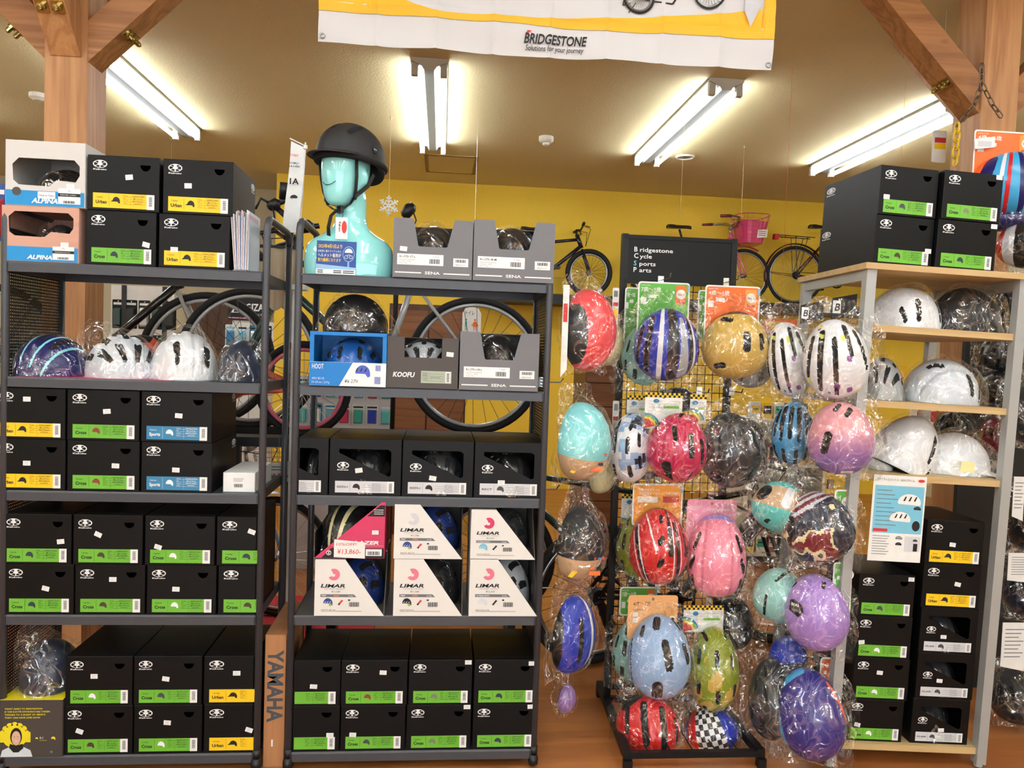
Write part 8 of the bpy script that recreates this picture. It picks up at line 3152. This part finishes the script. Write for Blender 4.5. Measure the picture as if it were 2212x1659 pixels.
# brown cabinet wall behind the right rack, top part with clutter
p0, p1 = at(842, 655, 6.2), at(1012, 655, 6.2)
b = MB()
b.box(p0.x, p1.x, 6.2, 6.7, 0, p0.z)
cb = tag(b.build('wooden_cabinet', ['door_wood']), 'brown wooden cabinet behind the green bicycle', 'cabinet')
b = MB()
for i in range(2):
    xx = p0.x + (p1.x - p0.x) * (0.02 + 0.49 * i)
    b.box(xx, xx + (p1.x - p0.x) * 0.47, 6.185, 6.2, 0.1, p0.z - 0.05)
b.build('door', ['cabinet_wood'], cb)
# toilet sign
q0, q1 = at(998, 716, 6.1), at(1040, 664, 6.1)
w, h = q1.x - q0.x, q1.z - q0.z
b = MB()
b.slab([(0, 0), (w, 0), (w, h * 0.75), (w * 0.85, h * 0.95), (w * 0.5, h), (w * 0.15, h * 0.95), (0, h * 0.75)], 0, 0.004, 0)
b.text('トイレ', 0.15 * w, 0.68 * h, 0.16 * h, -0.001, 1, w=0.5 * w, shear=0.1)
for cx, m_, sk in ((0.2, 2, 0), (0.68, 3, 1)):
    b.ell(cx * w, 0.48 * h, 0.06 * w, 0.045 * h, -0.001, m_, 12)
    if sk:
        b.poly([(cx * w - 0.05 * w, 0.42 * h), (cx * w + 0.05 * w, 0.42 * h), (cx * w + 0.13 * w, 0.2 * h), (cx * w - 0.13 * w, 0.2 * h)], -0.001, m_)
        for d in (-1, 1):
            b.rect(cx * w + d * 0.05 * w - 0.02 * w, 0.06 * h, cx * w + d * 0.05 * w + 0.02 * w, 0.2 * h, -0.001, m_)
            b.poly([(cx * w + d * 0.05 * w, 0.41 * h), (cx * w + d * 0.2 * w, 0.25 * h), (cx * w + d * 0.16 * w, 0.23 * h), (cx * w + d * 0.04 * w, 0.37 * h)], -0.001, m_)
    else:
        b.rect(cx * w - 0.05 * w, 0.2 * h, cx * w + 0.05 * w, 0.42 * h, -0.001, m_)
        for d in (-1, 1):
            b.rect(cx * w + d * 0.03 * w - 0.015 * w, 0.06 * h, cx * w + d * 0.03 * w + 0.015 * w, 0.2 * h, -0.001, m_)
o = b.build('toilet_sign', ['white_paper', 'ink', 'teal_print', 'card_orange'], None, q0)
tag(o, 'white hand-drawn toilet sign with red and green figures', 'sign')
b = MB()
b.tube([(w / 2, 0.005, h * 0.98), (w / 2, 0.005, CEIL - q0.z)], 0.0012, 4)
b.build('string', ['white_print'], o)
# plank cabinet beyond the rack end
p0, p1 = at(1268, 775, 5.2), at(1336, 775, 5.2)
pc_ = bpy.data.objects.new('plank_cabinet', None)
COL.objects.link(pc_)
pc_.location = (p0.x, 5.2, 0)
tag(pc_, 'brown plank-fronted cabinet seen between rack end and display stand', 'cabinet')
b = MB()
b.box(0, p1.x - p0.x, 0.02, 0.5, 0, p0.z)
b.build('body', ['door_wood'], pc_)
npl = 9
for i in range(npl):
    b = MB()
    b.box(0.004, p1.x - p0.x - 0.004, 0, 0.02, p0.z * i / npl + 0.003, p0.z * (i + 1) / npl - 0.003)
    b.build('plank', ['cabinet_wood'], pc_)

# white shelf with goods seen right of the stand
p0, p1 = at(1618, 905, 5.4), at(1690, 905, 5.4)
ws = bpy.data.objects.new('goods_shelf', None)
COL.objects.link(ws)
ws.location = (p0.x, 5.4, 0)
tag(ws, 'white goods shelf seen between display stand and light wood unit', 'shelf unit')
mat('shelf_white', (226, 220, 200), 0.6)
W_ = p1.x - p0.x + 0.35
for i in range(4):
    b = MB()
    b.box(0, W_, 0, 0.35, p0.z - i * 0.33 - 0.02, p0.z - i * 0.33)
    b.build('board', ['shelf_white'], ws)
for x in (0.0, W_ - 0.02):
    b = MB()
    b.box(x, x + 0.02, 0, 0.35, 0, p0.z)
    b.build('side_panel', ['shelf_white'], ws)
b = MB()
b.box(0, W_, 0.34, 0.35, 0, p0.z)
b.build('back_panel', ['shelf_white'], ws)
goods = [('white_paper', 'yellow_label', 'ink'), ('yellow_label', 'ink', 'white_print'), ('white_paper', 'teal_print', 'ink'), ('shell_maroon', 'white_paper', 'ink'), ('ink', 'grey_label', 'white_print')]
for rw in range(4):
    for i in range(5):
        zz = p0.z - rw * 0.33 + 0.001
        b = MB()
        hh = 0.12 + 0.03 * ((i * 3 + rw) % 3)
        b.box(0, 0.075, 0, 0.05, 0, hh, 0)
        b.rect(0.008, hh * 0.3, 0.067, hh * 0.8, -0.0008, 1)
        b.rect(0.015, hh * 0.55, 0.06, hh * 0.62, -0.0014, 2)
        o = b.build('goods_carton', goods[(i + rw * 2) % 5], None, (p0.x + 0.03 + i * 0.09, 5.45, zz))
        tag(o, f'small goods carton on the white goods shelf, {ORD[rw]} board from top, {ORD[i]} from left', 'box', 'cartons on the white goods shelf')
# orange and yellow notices on the wall behind the light wood unit
for k, (x0, y0, x1, y1, ms, nm) in enumerate(((1648, 690, 1722, 752, ('card_orange', 'yellow_label', 'white_print'), 'orange notice with yellow top on the yellow wall, right of the gold helmet'), (1885, 790, 1960, 850, ('yellow_label', 'white_paper', 'red_print'), 'yellow and white notice seen through the light wood unit'),
                                               (1960, 880, 2150, 1000, ('white_paper', 'red_print', 'ink'), 'white notice with red bars behind the light wood unit'))):
    q0, q1 = at(x0, y1, 4.6), at(x1, y0, 4.6)
    w, h = q1.x - q0.x, q1.z - q0.z
    b = MB()
    b.slab(rrect(0, 0, w, h, 0.01), 0, 0.004, 0)
    b.rect(0.08 * w, 0.72 * h, 0.6 * w, 0.9 * h, -0.001, 1)
    for i in range(3):
        b.rect(0.1 * w, (0.2 + 0.16 * i) * h, (0.9 - 0.15 * (i % 2)) * w, (0.28 + 0.16 * i) * h, -0.001, 2)
    b.tube([(w * 0.5, 0.006, h), (w * 0.5, 0.006, CEIL - q0.z)], 0.001, 4, 0)
    tag(b.build('notice_board', list(ms), None, q0), nm, 'sign')
# bicycle handlebars peeking between the racks
for k, (x, y, Yv, nm) in enumerate(((612, 420, 3.6, 'black handlebar grip and brake lever left of the white pennant'), (880, 455, 4.3, 'black upright phone-mount like handlebar end right of the snowflake'))):
    p = at(x, y, Yv)
    b = MB()
    if k == 0:
        b.tube([(0, 0, -0.02), (0.005, -0.02, 0.05)], 0.019, 10)
        b.tube([(-0.05, 0, -0.05), (0.0, 0, -0.03), (0.0, 0, -0.02)], 0.014, 8)
        b.lathe([(0.01, -0.03), (0.025, -0.02), (0.025, 0.02), (0.01, 0.03)], 10, 0, T(-0.04, -0.01, -0.05) @ R(60, 'Y'))
        b.tube([(-0.045, -0.02, -0.05), (-0.09, -0.04, -0.03), (-0.11, -0.05, -0.08)], 0.006, 6)
        b.tube([(-0.03, 0, -0.06), (0.04, 0.02, -0.12), (0.11, 0.02, -0.14), (0.16, 0.02, -0.13)], 0.013, 8)
        b.lathe([(0.012, -0.04), (0.03, -0.02), (0.03, 0.02), (0.012, 0.04)], 10, 0, T(0.10, 0.0, -0.14) @ R(80, 'Y'))
        b.tube([(-0.04, -0.03, -0.06), (-0.02, -0.06, -0.14), (0.05, -0.05, -0.18)], 0.004, 5)
        b.tube([(0.03, 0.02, -0.12), (0.03, 0.02, -p.z)], 0.016, 8)
    else:
        b.tube([(-0.02, 0, -0.08), (0.0, 0, -0.01)], 0.015, 8)
        b.lathe([(0.012, -0.045), (0.03, -0.03), (0.034, 0.02), (0.02, 0.045)], 10, 0, T(0.005, 0, 0.0) @ R(35, 'Y'))
        b.tube([(0.03, 0, 0.0), (0.05, 0, -0.05), (0.03, 0, -0.1)], 0.004, 5)
        b.tube([(-0.02, 0, -0.08), (-0.05, 0, -0.2), (-0.05, 0, -p.z)], 0.014, 8)
    tag(b.build('handlebar_display', ['black_plastic'], None, p, smooth=True), nm, 'handlebar')
# beige cover sheet hanging behind the gap
q0, q1 = at(566, 665, 3.32), at(640, 538, 3.32)
b = MB()
n = 12
w, h = q1.x - q0.x, q1.z - q0.z
vs = []
for i in range(n + 1):
    yy = 0.010 * math.sin(i * 1.3) + 0.004 * math.sin(i * 3.1)
    vs += [(w * i / n, yy, 0.01 * math.sin(i)), (w * i / n, yy * 0.4, h), (w * i / n, yy * 0.4 + 0.003, h), (w * i / n, yy + 0.003, 0.01 * math.sin(i))]
b.add(vs, [(i * 4 + k, i * 4 + 4 + k, i * 4 + 4 + (k + 1) % 4, i * 4 + (k + 1) % 4) for i in range(n) for k in range(4)], 0)
mat('beige_sheet', (190, 170, 142), 0.8)
b.box(-0.03, w + 0.03, -0.004, 0.008, h, h + 0.012, 1)
o = tag(b.build('cover_sheet', ['beige_sheet', 'rack_dark'], None, q0), 'beige cover sheet hanging behind the gap between the racks', 'cover')
# colourful pack at the far left edge
q0, q1 = at(-20, 520, 3.2), at(13, 398, 3.2)
pk_ = pack(q0.x, 3.2, q0.z, q1.x - q0.x, q1.z - q0.z, ('notice_blue', 'red_print', 'white_print'), 'blue and red package hanging at the far left edge', None)
